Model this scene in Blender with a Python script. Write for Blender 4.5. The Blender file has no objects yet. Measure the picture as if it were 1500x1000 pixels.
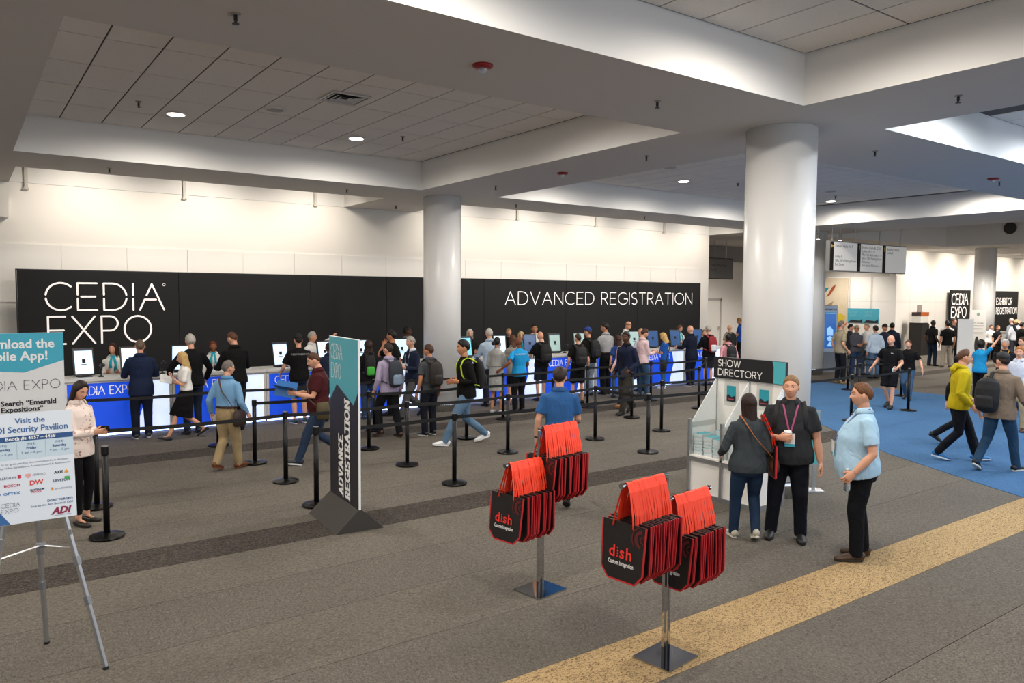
import bpy, bmesh, math, random
import numpy as np
from mathutils import Vector, Matrix

random.seed(7)
C = bpy.context.scene.collection
SC = bpy.context.scene
PI = math.pi

# ------------------------------------------------------------------ camera
CAM_H = 2.65
F_PX = 1121.39                       # focal length in pixels of a 1500 px wide frame
RX = np.array([0.81145322, -0.58438789, 0.0058704])
UP = np.array([0.03041729, 0.052263, 0.99817001])
FW = np.array([0.58362527, 0.80978971, -0.06018447])
cd = bpy.data.cameras.new('camera')
cd.sensor_width = 36.0
cd.lens = F_PX / 1500 * 36
cd.clip_end = 300
cam = bpy.data.objects.new('camera', cd)
C.objects.link(cam)
cam.matrix_world = Matrix(((RX[0], UP[0], -FW[0], 0), (RX[1], UP[1], -FW[1], 0), (RX[2], UP[2], -FW[2], CAM_H), (0, 0, 0, 1)))
SC.camera = cam

# ------------------------------------------------------------------ world, exposure, lamps
SC.view_settings.view_transform = 'Standard'
SC.view_settings.look = 'None'
SC.view_settings.exposure = -0.05
SC.view_settings.gamma = 1.0
SC.view_settings.use_curve_mapping = False
w = bpy.data.worlds.new('world')
SC.world = w
w.use_nodes = True
w.node_tree.nodes['Background'].inputs[0].default_value = (0.80, 0.88, 1.0, 1)
w.node_tree.nodes['Background'].inputs[1].default_value = 0.55

WARM = (1.0, 0.90, 0.78)
NEUT = (1.0, 0.93, 0.84)
COOL = (0.86, 0.93, 1.0)


def spot(name, loc, target, power, cone=110, blend=0.6, color=NEUT, radius=0.09):
    l = bpy.data.lights.new(name, 'SPOT')
    l.energy = power
    l.spot_size = math.radians(cone)
    l.spot_blend = blend
    l.color = color
    l.shadow_soft_size = radius
    o = bpy.data.objects.new(name, l)
    C.objects.link(o)
    d = Vector(target) - Vector(loc)
    o.location = loc
    o.rotation_euler = d.to_track_quat('-Z', 'Y').to_euler()
    return o


DOWN = []
for x in (2.83, 5.86):
    for y in (12.95, 8.9):
        DOWN.append((x, y, 1.0, NEUT))
for x in (11.35, 14.38, 17.6, 20.69):
    for y in (12.85, 8.9):
        DOWN.append((x, y, 1.0, NEUT))
for x in (2.83, 6.3):
    for y in (4.0, 0.6):
        DOWN.append((x, y, 0.9, NEUT))
for x in (11.35, 14.6, 17.6, 20.69):
    for y in (4.2, 0.6):
        DOWN.append((x, y, 1.1, COOL))
for x, y, k, c in DOWN:
    spot('downlight_lamp', (x, y, 5.43), (x, y, 0), 370 * k, 175, 0.5, c)
# wall washers inside the ceiling slot along the registration wall
for x in (2.2, 4.6, 7.0, 11.2, 13.7, 16.2, 18.7, 21.2):
    spot('wall_washer_lamp', (x, 16.55, 5.3), (x, 18.5, 3.6), 275, 112, 1.0, WARM, 0.2)
for x in (37.0, 40.2, 43.4, 46.6, 50):
    spot('wall_washer_lamp', (x, 16.3, 4.8), (x, 18.5, 2.9), 700, 120, 1.0, WARM, 0.2)
for x, y in ((28, 16.8), (28, 10.5), (32.5, 12.5), (38, 12), (43, 12), (28, 3), (36, 4), (25, 22.5), (30.5, 22.5), (33.3, 20.6), (34.6, 12.8), (34.2, 15.0)):
    spot('concourse_and_fill_lamp', (x, y, 4.8), (x, y, 0), 700, 150, 0.8, NEUT)  # those by the alcove, mural and far right column are added to brighten them

# unseen lamps added at left to brighten the sign and far column
for x, y in ((-2.6, 3.0), (-2.6, 7.5), (-2.6, 12.0), (-7.0, 5.0), (-7.0, 10.0)):
    spot('left_fill_lamp', (x, y, 4.84), (x, y, 0), 430, 165, 0.4, NEUT)

# cool fill light added behind the camera, out of view
al = bpy.data.lights.new('cool_fill_light', 'AREA')
al.shape = 'RECTANGLE'
al.size, al.size_y = 40, 4.5
al.energy = 700
al.color = (0.82, 0.90, 1.0)
ao = bpy.data.objects.new('cool_fill_light', al)
C.objects.link(ao)
ao.location = (12, -7.8, 2.6)
ao.rotation_euler = (math.radians(90), 0, 0)

# ------------------------------------------------------------------ pixel helpers
def ray(x, y):
    return RX * ((x - 750) / F_PX) - UP * ((y - 500) / F_PX) + FW


def G(x, y, z=0.0):
    d = ray(x, y)
    return np.array([0, 0, CAM_H]) + d * ((z - CAM_H) / d[2])


def onY(x, y, Y):
    d = ray(x, y)
    return np.array([0, 0, CAM_H]) + d * (Y / d[1])


def onX(x, y, X):
    d = ray(x, y)
    return np.array([0, 0, CAM_H]) + d * (X / d[0])


def proj(p):
    q = np.array(p, float) - [0, 0, CAM_H]
    z = q @ FW
    return 750 + F_PX * (q @ RX) / z, 500 - F_PX * (q @ UP) / z


def height_at(X, Y, py):
    lo, hi = -1.0, 9.0
    for _ in range(45):
        m = (lo + hi) / 2
        if proj((X, Y, m))[1] > py:
            lo = m
        else:
            hi = m
    return lo


# ------------------------------------------------------------------ materials
def lin(h):
    if not isinstance(h, str):
        return tuple(h)
    h = h.lstrip('#')
    v = [int(h[i:i + 2], 16) / 255 for i in (0, 2, 4)]
    return tuple(a / 12.92 if a <= 0.04045 else ((a + 0.055) / 1.055) ** 2.4 for a in v)


_M = {}


def mat(col, rough=0.6, metal=0.0, bump=0.0, bscale=60.0, vary=0.0, vscale=8.0, spec=0.5, emit=0.0, alpha=1.0, trans=0.0):
    key = (col, rough, metal, bump, bscale, vary, vscale, spec, emit, alpha, trans)
    if key in _M:
        return _M[key]
    m = bpy.data.materials.new('paint_%d' % len(_M))
    _M[key] = m
    m.use_nodes = True
    nt = m.node_tree
    b = nt.nodes['Principled BSDF']
    rgb = lin(col)
    b.inputs['Base Color'].default_value = (*rgb, 1)
    b.inputs['Roughness'].default_value = rough
    b.inputs['Metallic'].default_value = metal
    b.inputs['Specular IOR Level'].default_value = spec
    if emit:
        b.inputs['Emission Color'].default_value = (*rgb, 1)
        b.inputs['Emission Strength'].default_value = emit
    if trans:
        b.inputs['Transmission Weight'].default_value = trans
        b.inputs['IOR'].default_value = 1.2
    if alpha < 1:
        b.inputs['Alpha'].default_value = alpha
    if bump or vary:
        tc = nt.nodes.new('ShaderNodeTexCoord')
        if vary:
            n = nt.nodes.new('ShaderNodeTexNoise')
            n.inputs['Scale'].default_value = vscale
            n.inputs['Detail'].default_value = 4
            nt.links.new(tc.outputs['Object'], n.inputs['Vector'])
            r = nt.nodes.new('ShaderNodeValToRGB')
            r.color_ramp.elements[0].position = 0.3
            r.color_ramp.elements[1].position = 0.7
            r.color_ramp.elements[0].color = (*[max(0, a * (1 - vary)) for a in rgb], 1)
            r.color_ramp.elements[1].color = (*[min(1, a * (1 + vary)) for a in rgb], 1)
            nt.links.new(n.outputs['Fac'], r.inputs['Fac'])
            nt.links.new(r.outputs['Color'], b.inputs['Base Color'])
        if bump:
            n2 = nt.nodes.new('ShaderNodeTexNoise')
            n2.inputs['Scale'].default_value = bscale
            n2.inputs['Detail'].default_value = 3
            nt.links.new(tc.outputs['Object'], n2.inputs['Vector'])
            bp = nt.nodes.new('ShaderNodeBump')
            bp.inputs['Strength'].default_value = bump
            bp.inputs['Distance'].default_value = 0.02
            nt.links.new(n2.outputs['Fac'], bp.inputs['Height'])
            nt.links.new(bp.outputs['Normal'], b.inputs['Normal'])
    return m


def ramp_mat(name, kind, scale, c0, c1, p0, p1, rough=0.95, bump=0.3, stretch=(1, 1, 1), distort=0.0, c_extra=None, fine=None):
    """carpet-like material: a pattern texture in object space through a colour ramp"""
    m = bpy.data.materials.new(name)
    m.use_nodes = True
    nt = m.node_tree
    b = nt.nodes['Principled BSDF']
    b.inputs['Roughness'].default_value = rough
    b.inputs['Specular IOR Level'].default_value = 0.15
    tc = nt.nodes.new('ShaderNodeTexCoord')
    mp = nt.nodes.new('ShaderNodeMapping')
    mp.inputs['Scale'].default_value = stretch
    nt.links.new(tc.outputs['Object'], mp.inputs['Vector'])
    if kind == 'noise':
        t = nt.nodes.new('ShaderNodeTexNoise')
        t.inputs['Detail'].default_value = 5
        t.inputs['Roughness'].default_value = 0.65
        t.inputs['Distortion'].default_value = distort
        out = 'Fac'
    elif kind == 'wave':
        t = nt.nodes.new('ShaderNodeTexWave')
        t.inputs['Distortion'].default_value = distort
        t.inputs['Detail'].default_value = 3
        t.inputs['Detail Scale'].default_value = 1.5
        out = 'Fac'
    else:
        t = nt.nodes.new('ShaderNodeTexVoronoi')
        t.feature = 'DISTANCE_TO_EDGE'
        out = 'Distance'
    t.inputs['Scale'].default_value = scale
    nt.links.new(mp.outputs['Vector'], t.inputs['Vector'])
    r = nt.nodes.new('ShaderNodeValToRGB')
    e = r.color_ramp.elements
    e[0].position, e[1].position = p0, p1
    e[0].color, e[1].color = (*lin(c0), 1), (*lin(c1), 1)
    nt.links.new(t.outputs[out], r.inputs['Fac'])
    col = r.outputs['Color']
    n = nt.nodes.new('ShaderNodeTexNoise')        # broad wear
    n.inputs['Scale'].default_value = 0.7
    n.inputs['Detail'].default_value = 5
    nt.links.new(tc.outputs['Object'], n.inputs['Vector'])
    mr = nt.nodes.new('ShaderNodeMapRange')
    mr.inputs['To Min'].default_value = 0.82
    mr.inputs['To Max'].default_value = 1.16
    nt.links.new(n.outputs['Fac'], mr.inputs['Value'])
    mx = nt.nodes.new('ShaderNodeMix')
    mx.data_type = 'RGBA'
    mx.blend_type = 'MULTIPLY'
    mx.inputs[0].default_value = 1.0
    nt.links.new(col, mx.inputs[6])
    nt.links.new(mr.outputs['Result'], mx.inputs[7])
    nt.links.new(mx.outputs[2], b.inputs['Base Color'])
    bp = nt.nodes.new('ShaderNodeBump')
    bp.inputs['Strength'].default_value = bump
    bp.inputs['Distance'].default_value = 0.01
    nt.links.new(t.outputs[out], bp.inputs['Height'])
    nt.links.new(bp.outputs['Normal'], b.inputs['Normal'])
    return m


WHITE = mat('#e9e6e0', 0.75, bump=0.03, bscale=120)
CHROME = mat('#c4c6c9', 0.05, metal=1.0)
ALU = mat('#b9bcc0', 0.35, metal=0.9)
BLACK = mat('#0b0b0c', 0.5)
BLKMET = mat('#0d0d0e', 0.42, metal=0.3)


# ------------------------------------------------------------------ mesh builder
class MB:
    def __init__(self):
        self.v, self.f, self.mi = [], [], []

    def add(self, verts, faces, m=0):
        o = len(self.v)
        self.v.extend([tuple(p) for p in verts])
        self.f.extend([tuple(i + o for i in q) for q in faces])
        self.mi.extend([m] * len(faces))
        return self

    def box(self, x0, x1, y0, y1, z0, z1, m=0):
        v = [(x0, y0, z0), (x1, y0, z0), (x1, y1, z0), (x0, y1, z0), (x0, y0, z1), (x1, y0, z1), (x1, y1, z1), (x0, y1, z1)]
        f = [(0, 3, 2, 1), (4, 5, 6, 7), (0, 1, 5, 4), (1, 2, 6, 5), (2, 3, 7, 6), (3, 0, 4, 7)]
        return self.add(v, f, m)

    def prism(self, poly, axis, a, b, m=0):
        """poly: list of 2-D points; axis 'x','y','z' is the extrusion axis from a to b"""
        n = len(poly)

        def P(p, t):
            return {'x': (t, p[0], p[1]), 'y': (p[0], t, p[1]), 'z': (p[0], p[1], t)}[axis]
        v = [P(p, a) for p in poly] + [P(p, b) for p in poly]
        f = [tuple(range(n - 1, -1, -1)), tuple(range(n, 2 * n))]
        f += [(i, (i + 1) % n, n + (i + 1) % n, n + i) for i in range(n)]
        return self.add(v, f, m)

    def lathe(self, prof, cx=0, cy=0, n=20, m=0):
        """prof: (radius, z) from bottom to top"""
        v, f = [], []
        k = len(prof)
        for r, z in prof:
            for i in range(n):
                a = 2 * PI * i / n
                v.append((cx + r * math.cos(a), cy + r * math.sin(a), z))
        for j in range(k - 1):
            for i in range(n):
                f.append((j * n + i, j * n + (i + 1) % n, (j + 1) * n + (i + 1) % n, (j + 1) * n + i))
        f.append(tuple(range(n - 1, -1, -1)))
        f.append(tuple(range((k - 1) * n, k * n)))
        return self.add(v, f, m)

    def tube(self, pts, rad, n=8, ref=(0, 0, 1), m=0):
        """closed loft along pts; rad = list of r or (ra, rb); ra is along the side axis"""
        v, f = loft(pts, rad, n, ref)
        return self.add(v, f, m)

    def obj(self, name, mats, parent=None, smooth=False, label=None):
        me = bpy.data.meshes.new(name)
        me.from_pydata(self.v, [], self.f)
        mats = mats if isinstance(mats, (list, tuple)) else [mats]
        for q in mats:
            me.materials.append(q)
        if len(mats) > 1:
            me.polygons.foreach_set('material_index', self.mi)
        if smooth:
            me.polygons.foreach_set('use_smooth', [True] * len(me.polygons))
        return link(name, me, parent, label)


def loft(pts, rad, n=8, ref=(0, 0, 1)):
    P = [np.array(p, float) for p in pts]
    k = len(P)
    ref = np.array(ref, float)
    v = []
    side_prev = None
    for i in range(k):
        t = P[min(i + 1, k - 1)] - P[max(i - 1, 0)]
        t = t / (np.linalg.norm(t) + 1e-9)
        s = np.cross(ref, t)
        if np.linalg.norm(s) < 0.15:
            s = side_prev if side_prev is not None else np.cross((0.3, 1, 0.2), t)
        s = s / np.linalg.norm(s)
        if side_prev is not None and s @ side_prev < 0:
            s = -s
        side_prev = s
        u = np.cross(t, s)
        r = rad[i]
        ra, rb = r if isinstance(r, (tuple, list)) else (r, r)
        for j in range(n):
            a = 2 * PI * j / n
            v.append(P[i] + s * (ra * math.cos(a)) + u * (rb * math.sin(a)))
    f = []
    for i in range(k - 1):
        for j in range(n):
            f.append((i * n + j, i * n + (j + 1) % n, (i + 1) * n + (j + 1) % n, (i + 1) * n + j))
    f.append(tuple(range(n - 1, -1, -1)))
    f.append(tuple(range((k - 1) * n, k * n)))
    return v, f


def link(name, me, parent=None, label=None):
    o = bpy.data.objects.new(name, me)
    C.objects.link(o)
    if parent is not None:
        o.parent = parent
    if label:
        o['label'] = label
    return o


def thing(name, label, cat, loc=(0, 0, 0), rz=0.0, group=None):
    o = bpy.data.objects.new(name, None)
    o.empty_display_size = 0.1
    C.objects.link(o)
    o.location = loc
    o.rotation_euler = (0, 0, rz)
    o['label'] = label
    o['category'] = cat
    if group:
        o['group'] = group
    return o


def tag(o, label, cat, group=None):
    o['label'] = label
    o['category'] = cat
    if group:
        o['group'] = group
    return o


def struct(o):
    o['kind'] = 'structure'
    return o


def copy_tree(o, parent=None):
    c = o.copy()
    C.objects.link(c)
    c.parent = parent
    for ch in list(o.children):
        copy_tree(ch, c)
    return c


# ------------------------------------------------------------------ lettering
def arc(cx, cy, rx, ry, a0, a1, n=14):
    return [(cx + rx * math.cos(math.radians(a0 + (a1 - a0) * i / n)), cy + ry * math.sin(math.radians(a0 + (a1 - a0) * i / n))) for i in range(n + 1)]


GL = {
    'A': (0.82, [[(0, 0), (0.41, 1), (0.82, 0)], [(0.14, 0.34), (0.68, 0.34)]]),
    'B': (0.62, [[(0, 0), (0, 1)], [(0, 1), (0.32, 1)] + arc(0.32, 0.76, 0.24, 0.24, 90, -90) + [(0, 0.52)], [(0.3, 0.52)] + arc(0.34, 0.26, 0.28, 0.26, 90, -90) + [(0, 0)]]),
    'C': (0.82, [arc(0.5, 0.5, 0.5, 0.5, 48, 312, 20)]),
    'D': (0.8, [[(0, 0), (0, 1), (0.3, 1)] + arc(0.3, 0.5, 0.5, 0.5, 90, -90, 16) + [(0, 0)]]),
    'E': (0.58, [[(0.58, 1), (0, 1), (0, 0), (0.58, 0)], [(0, 0.5), (0.52, 0.5)]]),
    'G': (0.9, [arc(0.5, 0.5, 0.5, 0.5, 48, 340, 20) + [(0.96, 0.46), (0.6, 0.46)]]),
    'H': (0.7, [[(0, 0), (0, 1)], [(0.7, 0), (0.7, 1)], [(0, 0.5), (0.7, 0.5)]]),
    'I': (0.0, [[(0, 0), (0, 1)]]),
    'N': (0.74, [[(0, 0), (0, 1), (0.74, 0), (0.74, 1)]]),
    'O': (1.0, [arc(0.5, 0.5, 0.5, 0.5, 0, 360, 28)]),
    'P': (0.58, [[(0, 0), (0, 1), (0.3, 1)] + arc(0.3, 0.73, 0.28, 0.27, 90, -90, 12) + [(0, 0.46)]]),
    'R': (0.62, [[(0, 0), (0, 1), (0.3, 1)] + arc(0.3, 0.73, 0.28, 0.27, 90, -90, 12) + [(0, 0.46)], [(0.3, 0.46), (0.62, 0)]]),
    'S': (0.56, [arc(0.28, 0.75, 0.26, 0.25, 40, 270, 12) + arc(0.28, 0.25, 0.28, 0.25, 90, -140, 12)]),
    'T': (0.66, [[(0, 1), (0.66, 1)], [(0.33, 1), (0.33, 0)]]),
    'V': (0.8, [[(0, 1), (0.4, 0), (0.8, 1)]]),
    'W': (1.2, [[(0, 1), (0.3, 0), (0.6, 1), (0.9, 0), (1.2, 1)]]),
    'X': (0.78, [[(0, 0), (0.78, 1)], [(0, 1), (0.78, 0)]]),
    'Y': (0.74, [[(0, 1), (0.37, 0.48), (0.74, 1)], [(0.37, 0.48), (0.37, 0)]]),
    # split letters of the show's logo
    'c': (0.82, [arc(0.5, 0.5, 0.5, 0.5, 48, 172, 12), arc(0.5, 0.5, 0.5, 0.5, 188, 312, 12)]),
    'e': (0.66, [[(0.66, 1), (0, 1), (0, 0.57)], [(0, 0.43), (0, 0), (0.66, 0)], [(0.12, 0.5), (0.6, 0.5)]]),
    'd': (0.8, [[(0, 0.57), (0, 1), (0.3, 1)] + arc(0.3, 0.5, 0.5, 0.5, 90, 8, 10), [(0, 0.43), (0, 0), (0.3, 0)] + arc(0.3, 0.5, 0.5, 0.5, -90, -8, 10)]),
    'i': (0.0, [[(0, 1), (0, 0.57)], [(0, 0.43), (0, 0)]]),
    'a': (0.9, [[(0, 0), (0.18, 0.4), (0.6, 0.4)], [(0.25, 0.56), (0.45, 1), (0.9, 0)]]),
}


def strokes(text, height, weight, gap=0.24, width=None, serif=0.0, bold_x=1.0):
    """flat stroke lettering in the x-z plane facing -y, baseline z=0, starting at x=0 -> (MB, total width)"""
    segs, ends = [], []
    x = 0.0
    for ch in text:
        if ch == ' ':
            x += 0.5
            continue
        wd, st = GL[ch]
        wd *= bold_x
        for s in st:
            pts = [(x + p[0] * bold_x, p[1]) for p in s]
            segs.append(pts)
            if serif:
                for q in (pts[0], pts[-1]):
                    if (q[1] in (0, 1)) and ch not in 'OCGS':
                        ends.append(q)
        x += wd + gap
    tot = x - gap
    sx = (width / (tot * height)) if width else 1.0
    mb = MB()
    t = weight / 2

    def seg(a, b):
        ax, az, bx_, bz = a[0] * height * sx, a[1] * height, b[0] * height * sx, b[1] * height
        dx, dz = bx_ - ax, bz - az
        l = math.hypot(dx, dz) or 1e-6
        ux, uz = dx / l * t, dz / l * t
        nx, nz = -uz, ux
        e = 0.6
        pts = [(ax - ux, az - uz), (ax - ux * e + nx * -0.8, az - uz * e + nz * -0.8), (ax - nx, az - nz), (bx_ - nx, bz - nz), (bx_ + ux * e - nx * 0.8, bz + uz * e - nz * 0.8), (bx_ + ux, bz + uz), (bx_ + ux * e + nx * 0.8, bz + uz * e + nz * 0.8), (bx_ + nx, bz + nz), (ax + nx, az + nz), (ax - ux * e + nx * 0.8, az - uz * e + nz * 0.8)]
        lay = -4e-5 * (len(mb.f) % 40)
        mb.add([(p[0], lay, p[1]) for p in pts], [tuple(range(len(pts)))])
    for s in segs:
        for a, b in zip(s[:-1], s[1:]):
            seg(a, b)
    if serif:
        for q in ends:
            seg((q[0] - serif, q[1]), (q[0] + serif, q[1]))
    return mb, tot * height * sx


def lettering(text, height, weight, m, parent, loc, name='lettering', **kw):
    mb, wd = strokes(text, height, weight, **kw)
    o = mb.obj(name, m, parent)
    o.location = loc
    return o


_TX = {}


def text(body, size, m, parent, loc, align='LEFT', name='lettering', width=None, bold=0.0, rot=0.0, shear=0.0):
    """built-in font text, standing in the x-z plane facing -y"""
    cu = bpy.data.curves.new('t', 'FONT')
    cu.body = body
    cu.size = size
    cu.align_x = align
    cu.offset = bold
    cu.shear = shear
    cu.resolution_u = 2
    ob = bpy.data.objects.new('t', cu)
    me = bpy.data.meshes.new_from_object(ob)
    bpy.data.objects.remove(ob)
    bpy.data.curves.remove(cu)
    me.name = name
    n = len(me.vertices)
    co = np.empty(n * 3)
    me.vertices.foreach_get('co', co)
    co = co.reshape(-1, 3)
    if width and n:
        k = width / (co[:, 0].max() - co[:, 0].min())
        co[:, 0] *= k
    a, b = co[:, 0].copy(), co[:, 1].copy()
    cr, sr = math.cos(rot), math.sin(rot)
    co = np.stack([a * cr - b * sr, np.zeros(n), a * sr + b * cr], 1)
    me.vertices.foreach_set('co', co.ravel())
    me.materials.clear()
    me.materials.append(m)
    me.update()
    o = link(name, me, parent)
    o.location = loc
    return o


def patch(pts, m, parent, y, name='print'):
    """flat printed shape in the x-z plane"""
    mb = MB()
    mb.add([(p[0], y, p[1]) for p in pts], [tuple(range(len(pts)))])
    return mb.obj(name, m, parent)

# ================================================================== SETTING
X0, X1, YF, YW = -12.0, 62.0, -8.0, 18.5
ZS, ZC = 4.87, 5.46          # soffit and recessed ceiling heights

M_CARPET = ramp_mat('carpet_taupe', 'noise', 38, '#4a4640', '#7c756b', 0.32, 0.68, bump=0.5, stretch=(1, 1.6, 1), distort=1.2)
M_CARPET2 = ramp_mat('carpet_taupe_b', 'noise', 38, '#48443f', '#787168', 0.32, 0.68, bump=0.5, stretch=(1.6, 1, 1), distort=1.2)
M_DARK = ramp_mat('carpet_dark', 'noise', 24, '#262321', '#5b544d', 0.40, 0.62, bump=0.5, stretch=(1, 1.8, 1), distort=2.0)
M_TAN = ramp_mat('carpet_tan', 'noise', 36, '#65523c', '#b59a70', 0.40, 0.52, bump=0.4, stretch=(1, 1.7, 1), distort=1.6)
M_BLUE = ramp_mat('carpet_blue', 'wave', 9.0, '#365a80', '#45698f', 0.1, 0.9, bump=0.12, stretch=(0.6, 1, 1), distort=9.0)
M_BACK = mat('#3a3531', 0.95)

fl = struct(MB().box(X0, X1, YF, 30, -0.30, -0.012).obj('floor', M_BACK))


def strip(name, y0, y1, m, top=0.0, x0=X0, x1=X1):
    return MB().box(x0, x1, y0, y1, -0.012, top).obj(name, m, fl)


bands = [(3.56, 4.17, 'tan_band', M_TAN), (7.89, 8.52, 'dark_band', M_DARK), (12.95, 13.62, 'dark_band', M_DARK)]
edges = [YF]
y = YF
for b0, b1, nm, m in bands + [(30, 30, None, None)]:
    n = max(1, round((b0 - y) / 0.90))
    for i in range(n):
        a, c = y + (b0 - y) * i / n, y + (b0 - y) * (i + 1) / n
        strip('carpet_strip', a + 0.003, c - 0.003, M_CARPET if i % 2 else M_CARPET2)
    if nm:
        strip(nm, b0 + 0.001, b1 - 0.001, m, 0.001)
    y = b1
# blue carpet laid over the concourse side
bl = [(9.2, -0.2), (11.41, 4.16), (11.97, 5.27), (12.72, 6.69), (13.72, 8.05), (15.2, 10.0), (16.6, 12.2), (17.4, 14.3), (21.75, 14.3), (21.75, -8.0), (5.4, -8.0)]
MB().prism(bl, 'z', -0.005, 0.006).obj('blue_carpet', M_BLUE, fl)

# ---- ceiling slab with its recesses
OPEN = [(0.75, 8.03, 7.23, 14.47, ZC), (0.75, 8.03, -1.9, 5.37, ZC), (9.98, 21.72, 7.42, 14.45, ZC), (9.98, 21.72, -1.9, 5.46, ZC), (25.1, 35.0, 7.42, 16.2, 6.1), (0.87, 8.03, 16.24, 18.5, ZC + .1), (9.98, 22.1, 16.24, 18.5, ZC + .1)]
xs = sorted({X0, X1} | {o[0] for o in OPEN} | {o[1] for o in OPEN})
ys = sorted({YF, 30.0} | {o[2] for o in OPEN} | {o[3] for o in OPEN})
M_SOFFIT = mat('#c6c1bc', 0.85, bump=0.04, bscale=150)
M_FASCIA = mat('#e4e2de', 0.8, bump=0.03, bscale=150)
mb = MB()
for i in range(len(xs) - 1):
    for j in range(len(ys) - 1):
        cx, cy = (xs[i] + xs[i + 1]) / 2, (ys[j] + ys[j + 1]) / 2
        if any(o[0] < cx < o[1] and o[2] < cy < o[3] for o in OPEN):
            continue
        mb.add([(xs[i], ys[j], ZS), (xs[i], ys[j + 1], ZS), (xs[i + 1], ys[j + 1], ZS), (xs[i + 1], ys[j], ZS)], [(0, 1, 2, 3)])
for a, b, c, d, z in OPEN:
    for p, q in (((a, c), (b, c)), ((b, c), (b, d)), ((b, d), (a, d)), ((a, d), (a, c))):
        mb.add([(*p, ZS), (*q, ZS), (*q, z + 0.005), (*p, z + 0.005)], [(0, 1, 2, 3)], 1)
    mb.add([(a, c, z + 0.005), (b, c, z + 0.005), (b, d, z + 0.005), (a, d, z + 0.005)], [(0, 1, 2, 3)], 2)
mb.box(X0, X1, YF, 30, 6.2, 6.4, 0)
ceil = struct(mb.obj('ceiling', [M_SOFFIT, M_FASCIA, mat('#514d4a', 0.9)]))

M_TILE = mat('#e0dad3', 0.95, bump=0.25, bscale=220, vary=0.04, vscale=40)
tile_me = None


def tiles(x0, nx, ytop, ny, holes=()):
    global tile_me
    for i in range(nx):
        for j in range(ny):
            cx, cy = x0 + 0.6 * i + 0.3, ytop - 1.2 * j - 0.6
            if any(abs(cx - h[0]) < 0.3 and abs(cy - h[1]) < 0.6 for h in holes):
                pass
            if tile_me is None:
                o = MB().box(-0.290, 0.290, -0.588, 0.588, -0.004, 0.004).obj('ceiling_tile', M_TILE, ceil)
                tile_me = o.data
            else:
                o = link('ceiling_tile', tile_me, ceil)
            o.location = (cx, cy, ZC)


tiles(0.79, 12, 14.46, 6)
tiles(10.02, 19, 14.44, 6)
tiles(3.2, 8, 5.36, 3)
tiles(13.0, 5, 5.45, 2)

# ---- registration wall and its panels
M_WALL = mat('#ebe7df', 0.7, bump=0.02, bscale=90)
M_PANEL = mat('#eeebe5', 0.55)
M_SEAM = mat('#8f8b84', 0.8)


def wall(name, x0, x1, y0, y1, z0, z1, m=M_WALL):
    return struct(MB().box(x0, x1, y0, y1, z0, z1).obj(name, m))


wm = wall('wall_back', X0, 22.15, YW + 0.02, YW + 0.3, 0, 6.2)
wr = wall('wall_right', 35.3, X1, YW + 0.02, YW + 0.3, 0, 6.2)
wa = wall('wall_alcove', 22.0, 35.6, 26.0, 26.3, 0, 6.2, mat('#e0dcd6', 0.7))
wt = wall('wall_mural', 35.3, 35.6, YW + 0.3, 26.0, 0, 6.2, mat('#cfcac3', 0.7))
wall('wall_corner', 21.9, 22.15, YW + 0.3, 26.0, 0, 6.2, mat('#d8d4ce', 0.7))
wall('wall_left', X0 - 0.3, X0, YF, YW + 0.3, 0, 6.2)
wall('wall_far', X1, X1 + 0.3, YF, YW + 0.3, 0, 6.2)
# unseen glazed front added behind the camera as source of the cool fill
wf = struct(MB().box(X0, X1, YF - 0.1, YF, 0, 0.3).box(X0, X1, YF - 0.1, YF, 4.7, 6.2).obj('added_window_1', ALU))
for i in range(26):
    xm = X0 + i * (X1 - X0) / 25
    MB().box(xm - 0.04, xm + 0.04, YF - 0.1, YF, 0.3, 4.7).obj('mullion', ALU, wf)
for i in range(25):
    xm = X0 + i * (X1 - X0) / 25
    MB().box(xm + 0.04, xm + (X1 - X0) / 25 - 0.04, YF - 0.06, YF - 0.05, 0.3, 4.7).obj('pane', mat('#dfeaf2', 0.05, alpha=0.08), wf)
pan = {}


def panel(parent, cx, cz, wd, ht, y=YW, yaw=0.0, x=None):
    k = (round(wd, 3), round(ht, 3))
    if k not in pan:
        o = MB().box(-wd / 2 + 0.006, wd / 2 - 0.006, 0.0, 0.026, -ht / 2 + 0.006, ht / 2 - 0.006).obj('wall_panel', M_PANEL, parent)
        pan[k] = o.data
    else:
        o = link('wall_panel', pan[k], parent)
    o.location = (cx, y, cz)
    o.rotation_euler = (0, 0, yaw)
    return o


rows = [(3.05, 1.2), (1.85, 1.2), (0.625, 1.25)]
for i in range(-2, 17):
    cx = 1.74 + 1.243 * i + 0.62
    for r, (cz, ht) in enumerate(rows):
        if r == 0 or cx < 0.95 or cx > 20.8:
            if cx + 0.62 < 22.3:
                panel(wm, cx, cz, 1.243, ht)
for i in range(0, 13):
    for cz, ht in rows:
        panel(wr, 35.35 + 0.62 + 1.243 * i, cz, 1.243, ht)
for i in range(3):
    for cz, ht in rows:
        panel(wt, YW, cz, 1.243, ht).matrix_world = Matrix.Translation((35.3 - 0.002, 19.0 + 0.1 + 1.243 * i * 0.9, cz)) @ Matrix.Rotation(-PI / 2, 4, 'Z')
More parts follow.
